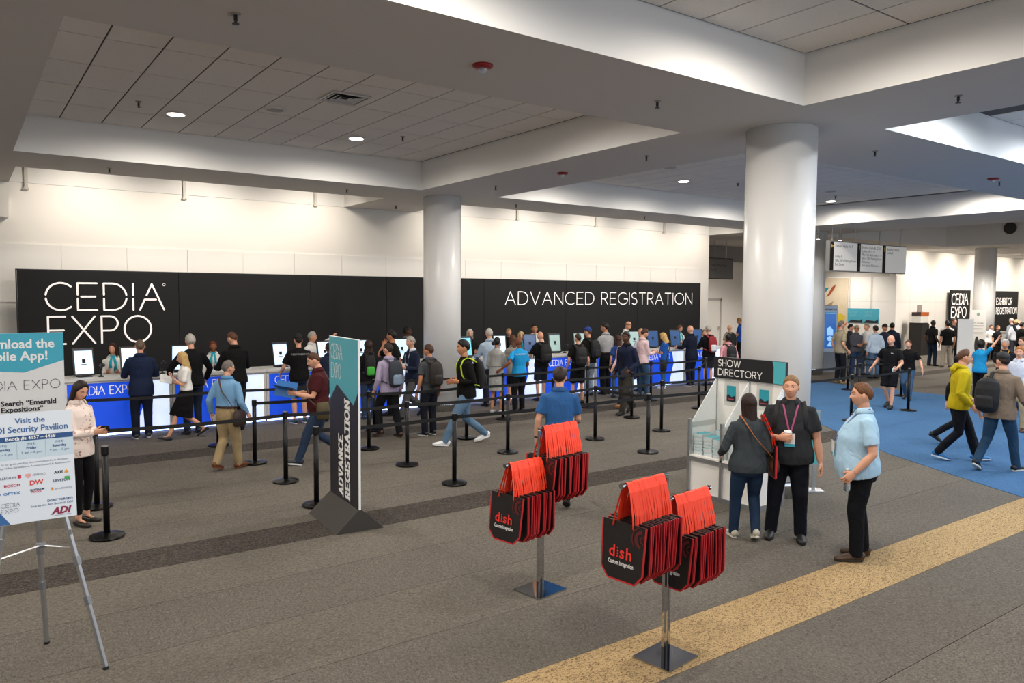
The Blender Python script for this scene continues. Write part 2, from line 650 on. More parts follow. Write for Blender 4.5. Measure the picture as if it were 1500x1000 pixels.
# thin vertical tracks hanging in the lit slot of the wall
for k, (x, z) in enumerate(((1.16, 4.75), (4.18, 4.78), (7.25, 4.85), (13.48, 4.9), (16.6, 4.87), (19.74, 4.84))):
    o = MB().box(-0.03, 0.03, -0.06, 0.02, 0, 0.75).box(-0.045, 0.045, -0.07, 0.02, -0.02, 0.02).obj('wall_track', mat('#c9c3b8', 0.6))
    o.location = (x, YW, z)
    tag(o, ['slim white wall track above the logo, leftmost in the lit slot', 'slim white wall track, second from the left in the lit slot', 'slim white wall track just left of the far column top', 'slim white wall track just right of the far column top', 'slim white wall track above the word registration', 'slim white wall track near the right end of the lit wall'][k], 'track', 'tracks hanging on the lit upper wall')
# dark beam and door of the alcove behind the wall's end
struct(MB().box(22.0, 35.6, 22.0, 22.4, 4.2, 4.9).obj('trim_1', mat('#8d8781', 0.8)))
d = onY(1043, 437, 26.0)
dr = struct(MB().box(d[0] - 1.0, d[0] + 0.55, 25.93, 26.0, 0, 2.45).obj('door_1', mat('#d9d6d0', 0.5)))
MB().box(d[0] + 0.40, d[0] + 0.46, 25.87, 25.93, 0.95, 1.1).obj('door_handle', CHROME, dr)
MB().box(d[0] + 0.55, d[0] + 0.65, 25.9, 26.0, 0, 2.55).box(d[0] - 1.1, d[0] + 0.65, 25.9, 26.0, 2.45, 2.55).obj('door_frame', mat('#a8a49e', 0.5), dr)
# low bulkhead at the left end of the slot and a small wall box
wb = onY(0, 305, YW)
struct(MB().box(wb[0] - 0.8, wb[0] + 0.13, YW - 0.25, YW + 0.02, wb[2] - 0.18, wb[2] + 0.25).obj('trim_2', M_WALL))

# ---- columns
M_COL = mat('#e9e8e6', 0.32, bump=0.01, bscale=20)


def column(x, y, r, label, top=ZS, foot=True):
    t = thing('column', label, 'column', (x, y, 0), 0, 'round white columns')
    MB().lathe([(r, 0.22 if foot else 0.0), (r, top)], n=48).obj('shaft', M_COL, t, True)
    for p in t.children[0].data.polygons:
        if abs(p.normal.z) > 0.9:
            p.use_smooth = False
    if foot:
        mb = MB()
        mb.lathe([(r + 0.012, 0.0), (r + 0.012, 0.21), (r + 0.004, 0.22)], n=48)
        mb.obj('base_ring', CHROME, t, True, 'polished metal ring at the foot')
    # narrow joint between the two shells of the cladding
    for a in (-2.35, 0.8):
        j = MB().box(-0.003, 0.003, -0.006, 0.0, 0.3, top).obj('joint', mat('#b4b2af', 0.5), t)
        j.location = (r * math.sin(a) * 1.0, -r * math.cos(a) * 1.0, 0)
        j.rotation_euler = (0, 0, a)
    return t


column(9.03, 15.29, 0.43, 'white round column standing before the black wall, between logo and registration lettering')
column(8.99, 6.33, 0.455, 'big white round column right behind the show directory stand')
c3 = onY(1187, 500, 15.4)
column(c3[0], 15.4, 0.43, 'white round column beside the blue information screen, mostly behind the big column')
column(37.2, 15.5, 0.43, 'distant white round column left of the exhibitor registration banner')

# ================================================================== CEILING FIXTURES
M_LAMP = mat((1.0, 0.93, 0.82), emit=14.0)
dl_proto = None
dl_names = {(2.83, 12.95): 'round recessed downlight, left one of two glowing above the logo wall', (5.86, 12.95): 'round recessed downlight, right one of two glowing above the logo wall', (14.38, 12.85): 'round recessed downlight glowing just left of the big column', (20.69, 12.85): 'round recessed downlight glowing just right of the big column'}
for x, y, k, c in DOWN:
    if (x, y) not in dl_names:
        continue
    t = thing('downlight', dl_names[(x, y)], 'downlight', (x, y, ZC - 0.012), 0, 'recessed downlights')
    MB().lathe([(0.145, -0.012), (0.15, 0.0)], n=24).obj('trim_ring', mat('#e8e4dd', 0.4), t)
    MB().lathe([(0.12, -0.018), (0.12, -0.012)], n=24).obj('lens', M_LAMP, t)


def sprinkler(p, label):
    t = thing('sprinkler', label, 'sprinkler', p, 0, 'fire sprinklers on the ceiling')
    MB().lathe([(0.035, -0.012), (0.045, 0.0)], n=14).obj('escutcheon', mat('#9a968f', 0.35, metal=0.8), t)
    MB().lathe([(0.008, -0.075), (0.016, -0.05), (0.014, -0.012)], n=8).obj('stem', mat('#3a3734', 0.4, metal=0.7), t)
    MB().lathe([(0.028, -0.082), (0.028, -0.076)], n=12).obj('deflector', mat('#3a3734', 0.4, metal=0.7), t)


for p, s in ((G(345, 20, ZS), 'sprinkler on the near beam, at upper left of the photo'), (G(963, 148, ZS), 'sprinkler on the wide beam just left of the big column'), (G(1404, 140, ZS), 'sprinkler under the beam at upper right'), (G(947, 228, ZS), 'sprinkler on the cross beam left of the big column, nearer than the rest there'), (G(1282, 221, ZS), 'sprinkler on the beam right of the big column'), (G(1464, 266, ZS), 'sprinkler close beside the rightmost red strobe'), (G(726, 272, ZS), 'sprinkler on the cross beam close to the far column'), (G(160, 246, ZS), 'sprinkler on the wall side soffit at far left'), (G(508, 277, ZS), 'sprinkler on the wall side soffit left of the far column'), (G(944, 317, ZS), 'sprinkler on the wall side soffit above the word registration'), (G(580, 301, ZS), 'tiny sprinkler on the soffit left beside the far column top'), (G(756, 299, ZS), 'sprinkler on the wall side soffit right of the far column'), (G(203, 149, ZC - .01), 'sprinkler in the tiled recess left of the left downlight'), (G(590, 200, ZC - .01), 'sprinkler in the tiled recess right of the right downlight'), (G(1081, 268, ZC - .01), 'sprinkler in the tiled recess at left edge of the big column'), (G(1224, 287, ZC - .01), 'sprinkler in the tiled recess right of the big column')):
    sprinkler(p, s)
for p, s in ((G(707, 95, ZS), 'red fire strobe on the near wide beam'), (G(824, 253, ZS), 'red fire strobe on the cross beam near the far column'), (G(1455, 261, ZS), 'red fire strobe on the beam at far right')):
    t = thing('fire_strobe', s, 'alarm', p, 0, 'ceiling fire strobes')
    MB().lathe([(0.075, -0.035), (0.10, -0.02), (0.10, 0.0)], n=24).obj('housing', mat('#8e1016', 0.35), t, True)
    MB().lathe([(0.014, -0.09), (0.036, -0.07), (0.04, -0.035)], n=14).obj('lens', mat('#dfe3e6', 0.1, trans=0.5), t, True)
for p, s in ((G(403, 160, ZC - .01), 'flat round ceiling speaker between the two left downlights'), (G(982, 245, ZC - .01), 'flat round ceiling speaker above the downlight left of the big column'), (G(1217, 280, ZC - .01), 'flat round ceiling speaker right of the big column')):
    t = thing('ceiling_speaker', s, 'speaker', p, 0, 'round ceiling speakers')
    MB().lathe([(0.15, -0.014), (0.16, 0.0)], n=28).obj('rim', mat('#d8d4ce', 0.5), t)
    MB().lathe([(0.13, -0.016), (0.13, -0.013)], n=28).obj('grille', mat('#a9a5a0', 0.8), t)
# square air diffuser
t = thing('air_vent', 'square metal air diffuser with stepped vanes in the tiled ceiling', 'vent', (4.55, 10.45, ZC - 0.008))
MB().box(-0.29, 0.29, -0.29, -0.26, -0.02, 0).box(-0.29, 0.29, 0.26, 0.29, -0.02, 0).box(-0.29, -0.26, -0.26, 0.26, -0.02, 0).box(0.26, 0.29, -0.26, 0.26, -0.02, 0).obj('frame', mat('#c9c5c0', 0.4, metal=0.3), t)
MB().box(-0.26, 0.26, -0.26, 0.26, -0.003, 0).obj('duct', mat('#1a1918', 0.9), t)
for s in (0.24, 0.17, 0.10):
    v, f = [], []
    for r, z in ((s, -0.018), (s - 0.045, -0.004)):
        v += [(-r, -r, z), (r, -r, z), (r, r, z), (-r, r, z)]
    f = [(i, (i + 1) % 4, 4 + (i + 1) % 4, 4 + i) for i in range(4)]
    MB().add(v, f).obj('vane', mat('#bfbbb6', 0.35, metal=0.4), t)
# two round grilles on the far fascia
for (x, y), s in (((1328, 342), 'dark round speaker grille high behind the hanging direction sign'), ((1480, 334), 'dark round speaker grille on the fascia at far right')):
    q = onX(x, y, 34.97)
    o = MB().lathe([(0.24, 0), (0.24, 0.04), (0.20, 0.05)], n=24).obj('round_grille', mat('#3b3937', 0.8))
    o.location = q
    o.rotation_euler = (0, -PI / 2, 0)
    tag(o, s, 'speaker', 'round fascia speakers')

# ================================================================== BLACK REGISTRATION WALL
M_FABRIC = mat('#161617', 0.85, bump=0.05, bscale=300)
M_PRINT_W = mat('#f2f1ef', 0.6)
BY = 17.92
bw = thing('registration_backdrop', 'long black backdrop wall with white show logo and advanced registration lettering', 'backdrop', (0, BY, 0))
be = [0.92, 3.9, 6.9, 8.93, 11.94, 14.93, 17.95, 21.0]
for a, b in zip(be[:-1], be[1:]):
    MB().box(a + 0.006, b - 0.006, 0, 0.07, 0.02, 3.09).obj('panel', M_FABRIC, bw)
MB().box(0.90, 21.02, 0.02, 0.09, 3.09, 3.115).box(0.90, 0.92, 0.0, 0.09, 0, 3.1).box(21.0, 21.03, 0.0, 0.09, 0, 3.1).obj('frame', mat('#2a2a2b', 0.4, metal=0.5), bw)
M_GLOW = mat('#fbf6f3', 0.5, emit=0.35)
p0, p1 = onY(66, 416, BY), onY(236, 455, BY)
zt, zb = onY(150, 415, BY)[2], onY(150, 454, BY)[2]
lettering('cedia', zt - zb, 0.036, M_GLOW, bw, (p0[0], -0.012, zb), 'logo', width=p1[0] - p0[0] + .06)
zt2, zb2 = onY(150, 463, BY)[2], onY(150, 502, BY)[2]
q0, q1 = onY(70, 465, BY), onY(221, 465, BY)
lettering('EXPO', zt2 - zb2, 0.036, M_GLOW, bw, (q0[0], -0.012, zb2), 'logo', width=q1[0] - q0[0])
rr = onY(240, 417, BY)
mb = MB()
for i in range(12):
    a, b = 2 * PI * i / 12, 2 * PI * (i + 1) / 12
    mb.add([(0.022 * math.cos(a), 0, 0.022 * math.sin(a)), (0.022 * math.cos(b), 0, 0.022 * math.sin(b)), (0.03 * math.cos(b), 0, 0.03 * math.sin(b)), (0.03 * math.cos(a), 0, 0.03 * math.sin(a))], [(0, 1, 2, 3)])
o = mb.obj('registered_mark', M_GLOW, bw)
o.location = (rr[0], -0.012, rr[2])
a0, a1 = onY(740, 430, BY), onY(1013, 446, BY)
zt, zb = onY(745, 427, BY)[2], onY(745, 446, BY)[2]
lettering('ADVANCED REGISTRATION', zt - zb, 0.027, M_GLOW, bw, (a0[0], -0.012, zb), width=a1[0] - a0[0])

# ================================================================== COUNTERS
CY, CZ, UW = 15.75, 1.09, 1.82
M_CW = mat('#e4e2de', 0.45)
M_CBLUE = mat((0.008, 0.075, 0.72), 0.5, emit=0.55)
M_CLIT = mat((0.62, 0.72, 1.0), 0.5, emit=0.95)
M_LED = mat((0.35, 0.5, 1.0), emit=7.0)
cnt_lab = ['registration counter left of the navy suited man, first in the row', 'registration counter behind the blonde walking woman, second in the row', 'registration counter behind the man in black cap, third in the row', 'registration counter behind the advance registration sign, fourth in the row', 'registration counter right beside the far white column, fifth in the row', 'registration counter behind the woman in the grey dress, sixth in the row', 'registration counter behind the bald man with backpack, seventh in the row', 'registration counter behind the man in blue cap, eighth in the row', 'registration counter behind the blonde woman in blue tee, ninth in the row', 'registration counter in front of the bald navy suited man, last in the row']
proto = None
for k in range(10):
    loc = (1.46 + UW * k, CY, 0)
    if proto is None:
        t = thing('registration_counter', cnt_lab[0], 'counter', loc, 0, 'white lit registration counters')
        w_ = UW - 0.008
        MB().box(0, w_, -0.03, 0.78, CZ - 0.05, CZ).obj('countertop', M_CW, t)
        MB().box(0.0, 0.05, 0.0, 0.75, 0.06, CZ - 0.05).box(w_ - 0.05, w_, 0.0, 0.75, 0.06, CZ - 0.05).box(0.05, w_ - 0.05, 0.68, 0.72, 0.06, CZ - 0.05).box(0.05, w_ - 0.05, 0.0, 0.04, CZ - 0.09, CZ - 0.05).obj('frame', M_CW, t)
        MB().box(0.0, w_, 0.06, 0.75, 0.0, 0.06).obj('plinth', mat('#2b2d33', 0.5), t)
        z0, z1 = 0.07, CZ - 0.09
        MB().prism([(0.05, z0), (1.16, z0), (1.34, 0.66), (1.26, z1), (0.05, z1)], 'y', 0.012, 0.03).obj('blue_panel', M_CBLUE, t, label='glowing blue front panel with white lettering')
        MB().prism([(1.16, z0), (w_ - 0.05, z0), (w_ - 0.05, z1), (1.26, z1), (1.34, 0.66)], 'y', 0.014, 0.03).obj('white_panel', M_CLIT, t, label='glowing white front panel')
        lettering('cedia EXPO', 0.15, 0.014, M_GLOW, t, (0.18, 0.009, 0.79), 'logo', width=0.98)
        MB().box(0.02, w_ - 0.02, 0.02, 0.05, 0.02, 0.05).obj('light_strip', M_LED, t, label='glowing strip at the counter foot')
        proto = t
    else:
        t = copy_tree(proto)
        t.location = loc
        t['label'] = cnt_lab[k]

# ================================================================== MONITORS AND SCANNERS ON THE COUNTERS
def screen_mat(c0, c1, e):
    m = mat(c0, 0.3, emit=e)
    return m


S_WHITE = mat((0.62, 0.82, 1.0), 0.3, emit=0.85)
S_TEAL = mat((0.20, 0.62, 0.75), 0.3, emit=0.6)
S_DIM = mat((0.30, 0.44, 0.42), 0.3, emit=0.45)
S_NAVY = mat((0.02, 0.07, 0.20), 0.2, emit=0.5)
S_BAR = mat((0.01, 0.03, 0.08), 0.3)
mons = [(124, S_WHITE, 6, 'touch screen at the left counter, left of the woman with brown hair', 1), (192, S_WHITE, 0, 'touch screen hidden behind the navy suited man', 0), (264, S_WHITE, -18, 'touch screen left of the grey haired man in black sweater', 0), (413, S_WHITE, 4, 'touch screen left of the man in black cap', 1), (478, S_WHITE, 0, 'touch screen in front of the white shirted clerk raising an arm', 0), (531, S_WHITE, 0, 'touch screen right behind the advance registration sign', 0), (590, S_WHITE, -14, 'touch screen left of the grey haired man in navy blazer', 0), (684, S_TEAL, -6, 'teal lit touch screen right of the far column', 1), (733, S_WHITE, -20, 'touch screen behind the woman with a hair bun', 0), (777, S_NAVY, -22, 'dark touch screen left of the bald man with backpack', 0), (814, S_DIM, -16, 'dim green grey touch screen between bald man and shorts man', 1), (850, S_DIM, -16, 'dim touch screen left of the man in blue cap', 0), (930, S_DIM, -20, 'dim touch screen left of the man in pale pink shirt', 0), (957, S_NAVY, -26, 'dark blue touch screen left of the curly blonde woman', 0), (990, S_NAVY, -18, 'dark blue touch screen left of the bald navy suited man', 0), (1022, S_NAVY, -26, 'dark blue touch screen right of the bald navy suited man', 0)]
for px, sm, yaw, lab, bar in mons:
    q = onY(px, 530, 16.12)
    t = thing('touch_screen', lab, 'monitor', (q[0], 16.12, CZ), math.radians(yaw), 'portrait touch screens on the counters')
    tilt = Matrix.Rotation(math.radians(-14), 4, 'X')
    for nm, mb, m in (('bezel', MB().box(-0.175, 0.175, 0, 0.035, 0.03, 0.55), mat('#1b1c1e', 0.35)), ('screen', MB().box(-0.15, 0.15, -0.004, 0.001, 0.06, 0.52), sm)):
        o = mb.obj(nm, m, t)
        o.matrix_local = tilt
        if nm == 'screen':
            s2 = MB().box(-0.045, 0.045, -0.006, -0.003, 0.230, 0.243).box(-0.007, 0.007, -0.006, -0.003, 0.30, 0.32).obj('button', S_BAR, t)
            s2.matrix_local = tilt
            if bar:
                s3 = MB().box(-0.15, 0.15, -0.006, -0.003, 0.495, 0.52).obj('title_bar', mat((0.02, 0.05, 0.12), 0.3), t)
                s3.matrix_local = tilt
    MB().box(-0.12, 0.12, -0.06, 0.16, 0, 0.015).box(-0.03, 0.03, 0.06, 0.10, 0.015, 0.33).obj('stand', mat('#1b1c1e', 0.4), t)
for px, lab in ((148, 'small black barcode scanner left of the woman with brown hair'), (238, 'small black scanner right of the navy suited man'), (700, 'black scanner right of the teal lit screen'), (827, 'black scanner right of the dim green grey screen'), (971, 'black scanner beside the dark blue screen left of curly blonde woman')):
    q = onY(px, 535, 16.0)
    t = thing('barcode_scanner', lab, 'scanner', (q[0], 16.0, CZ), 0.4, 'barcode scanners on the counters')
    MB().lathe([(0.05, 0), (0.05, 0.015), (0.012, 0.03), (0.012, 0.14)], n=14).obj('stand', BLACK, t, True)
    MB().tube([(0, 0.03, 0.08), (0, 0.0, 0.15), (0, -0.04, 0.22)], [0.018, 0.022, 0.02], 8).obj('handle', BLACK, t, True)
    MB().tube([(0, 0.03, 0.2), (0, -0.04, 0.23), (0, -0.09, 0.22)], [0.025, 0.035, 0.03], 8).obj('head', mat('#232326', 0.35), t, True)

# ================================================================== STANCHIONS WITH BELTS
ST = {  # name: (x, y, label)
    'a0': (1.22, 9.20, 'belt post standing alone in front of the others beside the floral blouse woman'),
    'a1': (3.56, 9.12, 'front row belt post just left of the advance registration sign'),
    'a2': (5.56, 9.08, 'front row belt post in front of the walking man in jeans'),
    'a3': (9.40, 9.08, 'front row belt post between the hanging bags and the show directory'),
    'a4': (13.3, 9.02, 'front row belt post hidden behind the show directory'),
    'a5': (15.45, 8.97, 'belt post right behind the head of the light blue polo man'),
    'a6': (17.95, 9.02, 'belt post at the front right of the bald walking man'),
    'b0': (1.30, 10.56, 'belt post directly behind the floral blouse woman'),
    'b1': (3.66, 10.52, 'belt post between the khaki trousers man and the burgundy shirt man'),
    'b2': (5.57, 10.50, 'belt post right in front of the navy blazer man with papers'),
    'b3': (7.42, 10.40, 'belt post left of the royal blue polo man'),
    'b4': (9.45, 10.47, 'belt post just right of the royal blue polo man'),
    'b5': (11.13, 10.40, 'second row belt post right of the navy blazer walking man'),
    'b6': (14.2, 10.40, 'second row belt post hidden behind the show directory'),
    'b7': (18.2, 10.38, 'belt post left of the bald walking man'),
    'b8': (20.5, 10.5, 'belt post behind the legs of the bald walking man'),
    'c0': (1.26, 11.92, 'third row belt post behind the legs of the floral blouse woman'),
    'c1': (3.67, 11.95, 'belt post at right elbow of the khaki trousers man'),
    'c2': (5.62, 11.98, 'third row belt post just right of the advance registration sign'),
    'c3': (7.53, 11.87, 'third row belt post behind the walking man in jeans'),
    'c4': (9.6, 11.9, 'third row belt post hidden behind the royal blue polo man'),
    'c5': (11.8, 11.9, 'third row belt post in front of the navy blazer walking man'),
    'c6': (14.1, 12.0, 'third row belt post near the left edge of the show directory'),
    'c7': (20.57, 12.08, 'belt post beside the man in patterned tan shirt'),
    'd0': (1.50, 13.72, 'back row belt post at far left behind the white app sign'),
    'd1': (3.58, 13.7, 'back row belt post behind the khaki trousers man'),
    'd2': (6.5, 13.6, 'back row belt post behind the man with the grey backpack'),
    'd3': (9.36, 13.3, 'back row belt post right beside the grey dress woman'),
    'd4': (12.0, 13.58, 'back row belt post in front of the man in black shorts'),
    'd5': (14.2, 13.65, 'back row belt post in front of the pink shirt writer'),
    'd6': (16.3, 13.65, 'back row belt post left of the pink shirt man with backpack'),
}
BELTS = ['a1a2', 'a2a3', 'a3a4', 'a3b4', 'a4a5', 'a5a6', 'b0b1', 'b1b2', 'b2b3', 'b3b4', 'b4b5', 'b5b6', 'b6b7', 'b7b8', 'b8c7', 'c1c2', 'c2c3', 'c3c4', 'c4c5', 'c5c6', 'd0d1', 'd1d2', 'd2d3', 'd3d4', 'd4d5', 'd5d6', 'c6d6']
M_BELT = mat('#0c0c0d', 0.75, bump=0.05, bscale=400)
proto = None
stobj = {}
for k, (x, y, lab) in ST.items():
    if proto is None:
        t = thing('belt_post', lab, 'stanchion', (x, y, 0.007), 0, 'black belt posts of the queue lanes')
        MB().lathe([(0.175, 0), (0.178, 0.012), (0.172, 0.022), (0.06, 0.042), (0.03, 0.046)], n=32).obj('base', mat('#121213', 0.3, metal=0.6), t, False)
        MB().lathe([(0.032, 0.04), (0.032, 0.90)], n=18).obj('pole', BLKMET, t, True)
        MB().lathe([(0.036, 0.90), (0.038, 0.91), (0.038, 0.985), (0.034, 0.992)], n=18).obj('belt_head', BLKMET, t, False)
        MB().lathe([(0.0345, 0.992), (0.033, 0.998)], n=18).obj('cap', mat('#8b8d90', 0.3, metal=0.8), t, False)
        proto = t
    else:
        t = copy_tree(proto)
        t.location = (x, y, 0.007)
        t['label'] = lab
    stobj[k] = t
for b in BELTS:
    k, l = b[:2], b[2:]
    a, c = np.array(ST[k][:2]), np.array(ST[l][:2])
    d = c - a
    L = np.linalg.norm(d)
    u = d / L
    nrm = np.array([-u[1], u[0]]) * 0.0015
    v, f = [], []
    N = 8
    for i in range(N + 1):
        s = i / N
        p = u * (0.036 + (L - 0.072) * s)
        sag = -0.02 * 4 * s * (1 - s)
        for sg in (-1, 1):
            for z in (0.915, 0.965):
                v.append((p[0] + nrm[0] * sg, p[1] + nrm[1] * sg, z + sag))
    for i in range(N):
        o = i * 4
        f += [(o, o + 4, o + 5, o + 1), (o + 2, o + 3, o + 7, o + 6), (o + 1, o + 5, o + 7, o + 3), (o, o + 2, o + 6, o + 4)]
    MB().add(v, f).obj('belt', M_BELT, stobj[k])

# ================================================================== ADVANCE REGISTRATION SIGN
M_TEAL = mat('#4fa9b8', 0.45)
M_INK = mat('#211f27', 0.42)
sg = thing('registration_sign', 'tall teal and black advance registration sign on dark wedge base', 'sign', (3.60, 8.33, 0), math.radians(-90 - 4))
MB().prism([(-0.28, 0.0), (0.28, 0.0), (0.02, 0.24), (-0.02, 0.24)], 'x', -0.5, 0.5).obj('wedge_base', mat('#3b3733', 0.8, bump=0.2, bscale=200), sg)
sb_ = MB().box(-0.49, 0.49, -0.012, 0.012, 0.19, 2.15).obj('panel', mat('#f0f0f0', 0.5), sg)
zz0, zz1 = 0.2, 2.145
patch([(-0.483, zz0), (0.483, zz0), (0.483, 1.56), (0.34, 1.40), (-0.22, 1.59), (-0.483, 1.37)], M_INK, sg, -0.0135)
patch([(-0.483, 1.37), (-0.22, 1.59), (0.34, 1.40), (0.483, 1.56), (0.483, zz1), (-0.483, zz1)], M_TEAL, sg, -0.0137)
lettering('cedia', 0.17, 0.010, M_PRINT_W, sg, (-0.42, -0.0155, 1.89), 'logo', width=0.40)
lettering('EXPO', 0.17, 0.010, M_PRINT_W, sg, (-0.41, -0.0155, 1.66), 'logo', width=0.34)
for s, xx, wd in (('ADVANCE', -0.02, 0.68), ('REGISTRATION', 0.20, 1.12)):
    mb, wdt = strokes(s, 0.14, 0.032, gap=0.40, width=wd, serif=0.20)
    mb.v = [(-p[2] + xx, p[1], p[0] + 0.30) for p in mb.v]
    o = mb.obj('lettering', M_PRINT_W, sg)
    o.location = (0, -0.0155, 0)

# ================================================================== EASEL WITH BOARD
ez = thing('easel', 'silver folding easel at the left edge holding the security pavilion board', 'easel', (0.375, 6.05, 0))
TOPZ = 1.76
fr, fl_, bk = (0.385, -0.12, 0), (-0.385, -0.12, 0), (0.08, 0.58, 0)


def bar(p, q, r0, r1, nm, m=ALU, par=ez):
    return MB().tube([p, q], [(r0, r0 * .7), (r1, r1 * .7)], 4, (0, 1, 0.2)).obj(nm, m, par)


apexR, apexL, apexB = (0.05, 0.20, TOPZ), (-0.05, 0.20, TOPZ), (0.0, 0.23, TOPZ)
for a, b in ((fr, apexR), (fl_, apexL), (bk, apexB)):
    l = bar(a, b, 0.017, 0.017, 'leg')
    a_, b_ = np.array(a), np.array(b)
    for s in (0.26, 0.42):
        p = a_ + (b_ - a_) * s
        q = a_ + (b_ - a_) * (s + 0.035)
        MB().tube([p, q], [(0.024, 0.018), (0.024, 0.018)], 4, (0, 1, 0.2)).obj('clamp', mat('#8f9296', 0.4, metal=0.6), l)
    MB().tube([a_, a_ + (b_ - a_) * 0.01], [0.02, 0.02], 6, (0, 1, 0.2)).obj('rubber_foot', BLACK, l)
hub = (0.045, 0.30, 0.84)
for sx, f_, ap in ((1, fr, apexR), (-1, fl_, apexL)):
    p = np.array(f_) + (np.array(ap) - np.array(f_)) * 0.49
    MB().tube([p, hub], [(0.012, 0.006), (0.012, 0.006)], 4, (0, 0, 1)).obj('brace', ALU, ez)
    p2 = np.array(f_) + (np.array(ap) - np.array(f_)) * 0.555
    MB().tube([p2 + [0, 0.02, 0], p2 + [0, -0.05, 0.0], p2 + [0, -0.055, 0.03]], [0.014, 0.014, 0.012], 6).obj('ledge', mat('#a7aaae', 0.4, metal=0.5), ez)
MB().tube([(hub[0] - .03, hub[1], hub[2]), (hub[0] + .03, hub[1], hub[2])], [0.022, 0.022], 8).obj('hub', mat('#8f9296', 0.4, metal=0.6), ez)
bd = thing('event_board', 'white security pavilion board with partner logos standing on the easel', 'sign board', (0.365, 6.0, 1.11), 0)
bd.rotation_euler = (math.radians(-9), 0, math.radians(1.5))
M_BOARD = mat('#dfe7f0', 0.4)
MB().prism([(-0.25, 0.0), (0.25, 0.0), (0.25, 0.735), (-0.25, 0.735)], 'y', 0, 0.008).obj('board', M_BOARD, bd)
B1, B2, B3 = mat('#2f64a0', 0.5), mat('#1f4f86', 0.5), mat('#c7dae6', 0.5)
patch([(-0.25, 0.002), (-0.137, 0.002), (-0.213, 0.115), (-0.25, 0.115)], B1, bd, -0.002)
text('Visit the', 0.052, B1, bd, (0, -0.002, 0.665), 'CENTER', bold=0.0008)
text('ADI Security Pavilion', 0.060, B1, bd, (-0.005, -0.002, 0.605), 'CENTER', width=0.455, bold=0.0008)
patch([(-0.25, 0.545), (0.25, 0.545), (0.25, 0.58), (-0.25, 0.58)], B2, bd, -0.002)
text('Booth #s 4157 – 4458', 0.032, M_PRINT_W, bd, (0, -0.003, 0.553), 'CENTER', bold=0.0005)
patch([(-0.25, 0.425), (0.25, 0.425), (0.25, 0.545), (-0.25, 0.545)], B3, bd, -0.001)
for cx, a, b, c in ((-0.165, '(9/12)', 'Thursday', '9 am – 6 pm'), (0.0, '(9/13)', 'Friday', '9 am – 6 pm'), (0.165, '(9/14)', 'Saturday', '9 am – 5 pm')):
    text(a, 0.022, B2, bd, (cx, -0.003, 0.515), 'CENTER')
    text(b, 0.024, B2, bd, (cx, -0.003, 0.488), 'CENTER', bold=0.0004)
    text(c, 0.023, mat('#6e86a0', 0.5), bd, (cx, -0.003, 0.458), 'CENTER')
for cx in (-0.083, 0.083):
    patch([(cx - .0008, 0.43), (cx + .0008, 0.43), (cx + .0008, 0.54), (cx - .0008, 0.54)], mat('#9fb9cc', 0.5), bd, -0.003)
GT = mat('#6d7d90', 0.5)
text('Stop by for great product demonstrations from the latest', 0.018, GT, bd, (0, -0.002, 0.392), 'CENTER', width=0.43)
text('Security, Video Surveillance, Access Control & Automation!', 0.018, GT, bd, (0, -0.002, 0.368), 'CENTER', width=0.45)
RED, NAV = mat('#c4284c', 0.5), mat('#1d2c5c', 0.5)
text('ALLEGION', 0.022, NAV, bd, (-0.20, -0.002, 0.300), width=0.105)
patch([(-0.085, 0.298), (-0.065, 0.298), (-0.065, 0.322), (-0.085, 0.322)], RED, bd, -0.002)
text('BOSCH', 0.024, RED, bd, (-0.165, -0.002, 0.248), width=0.09, bold=0.0006)
patch([(-0.2 + 0.012 * math.cos(i * PI / 6), 0.256 + 0.012 * math.sin(i * PI / 6)) for i in range(12)], mat('#7ea5b8', 0.5), bd, -0.002)
text('OPTEX', 0.024, mat('#1672b8', 0.5), bd, (-0.17, -0.002, 0.196), width=0.095, bold=0.0006)
patch([(-0.2 + 0.016 * math.cos(i * PI / 6), 0.204 + 0.01 * math.sin(i * PI / 6)) for i in range(12)], mat('#1672b8', 0.5), bd, -0.002)
text('AMARYLLO', 0.022, mat('#7f8894', 0.5), bd, (0.0, -0.002, 0.304), width=0.075)
patch([(-0.04, 0.322), (-0.012, 0.322), (-0.012, 0.305), (-0.026, 0.293), (-0.04, 0.305)], mat('#e5a5a5', 0.5), bd, -0.002)
text('DW', 0.045, mat('#d9493c', 0.5), bd, (0.02, -0.002, 0.244), 'CENTER', bold=0.0012)
text('PLATINUM', 0.018, NAV, bd, (-0.02, -0.002, 0.204), width=0.085, shear=0.25, bold=0.0005)
text('TOOLS', 0.018, RED, bd, (-0.015, -0.002, 0.190), width=0.06, shear=0.25, bold=0.0005)
text('AXIS', 0.026, mat('#1b1b1d', 0.5), bd, (0.125, -0.002, 0.302), width=0.055, shear=0.2, bold=0.0008)
patch([(0.185, 0.302), (0.213, 0.302), (0.199, 0.326)], mat('#e2a01c', 0.5), bd, -0.002)
text('LEVITON', 0.024, mat('#12335e', 0.5), bd, (0.118, -0.002, 0.246), width=0.10, bold=0.0006)
patch([(0.186, 0.256), (0.216, 0.256), (0.216, 0.277), (0.186, 0.277)], mat('#45a95a', 0.5), bd, -0.003)
text('prodatakey', 0.022, mat('#97a0aa', 0.5), bd, (0.125, -0.002, 0.194), width=0.105)
patch([(0.105, 0.192), (0.117, 0.192), (0.117, 0.212), (0.105, 0.212)], mat('#d98a3c', 0.5), bd, -0.002)
lettering('cedia', 0.026, 0.0022, mat('#5f6f80', 0.5), bd, (-0.185, -0.002, 0.115), 'logo', width=0.105)
lettering('EXPO', 0.026, 0.0022, mat('#5f6f80', 0.5), bd, (-0.185, -0.002, 0.078), 'logo', width=0.095)
text("DONT FORGET!", 0.021, B2, bd, (0.23, -0.002, 0.118), 'RIGHT', bold=0.0005)
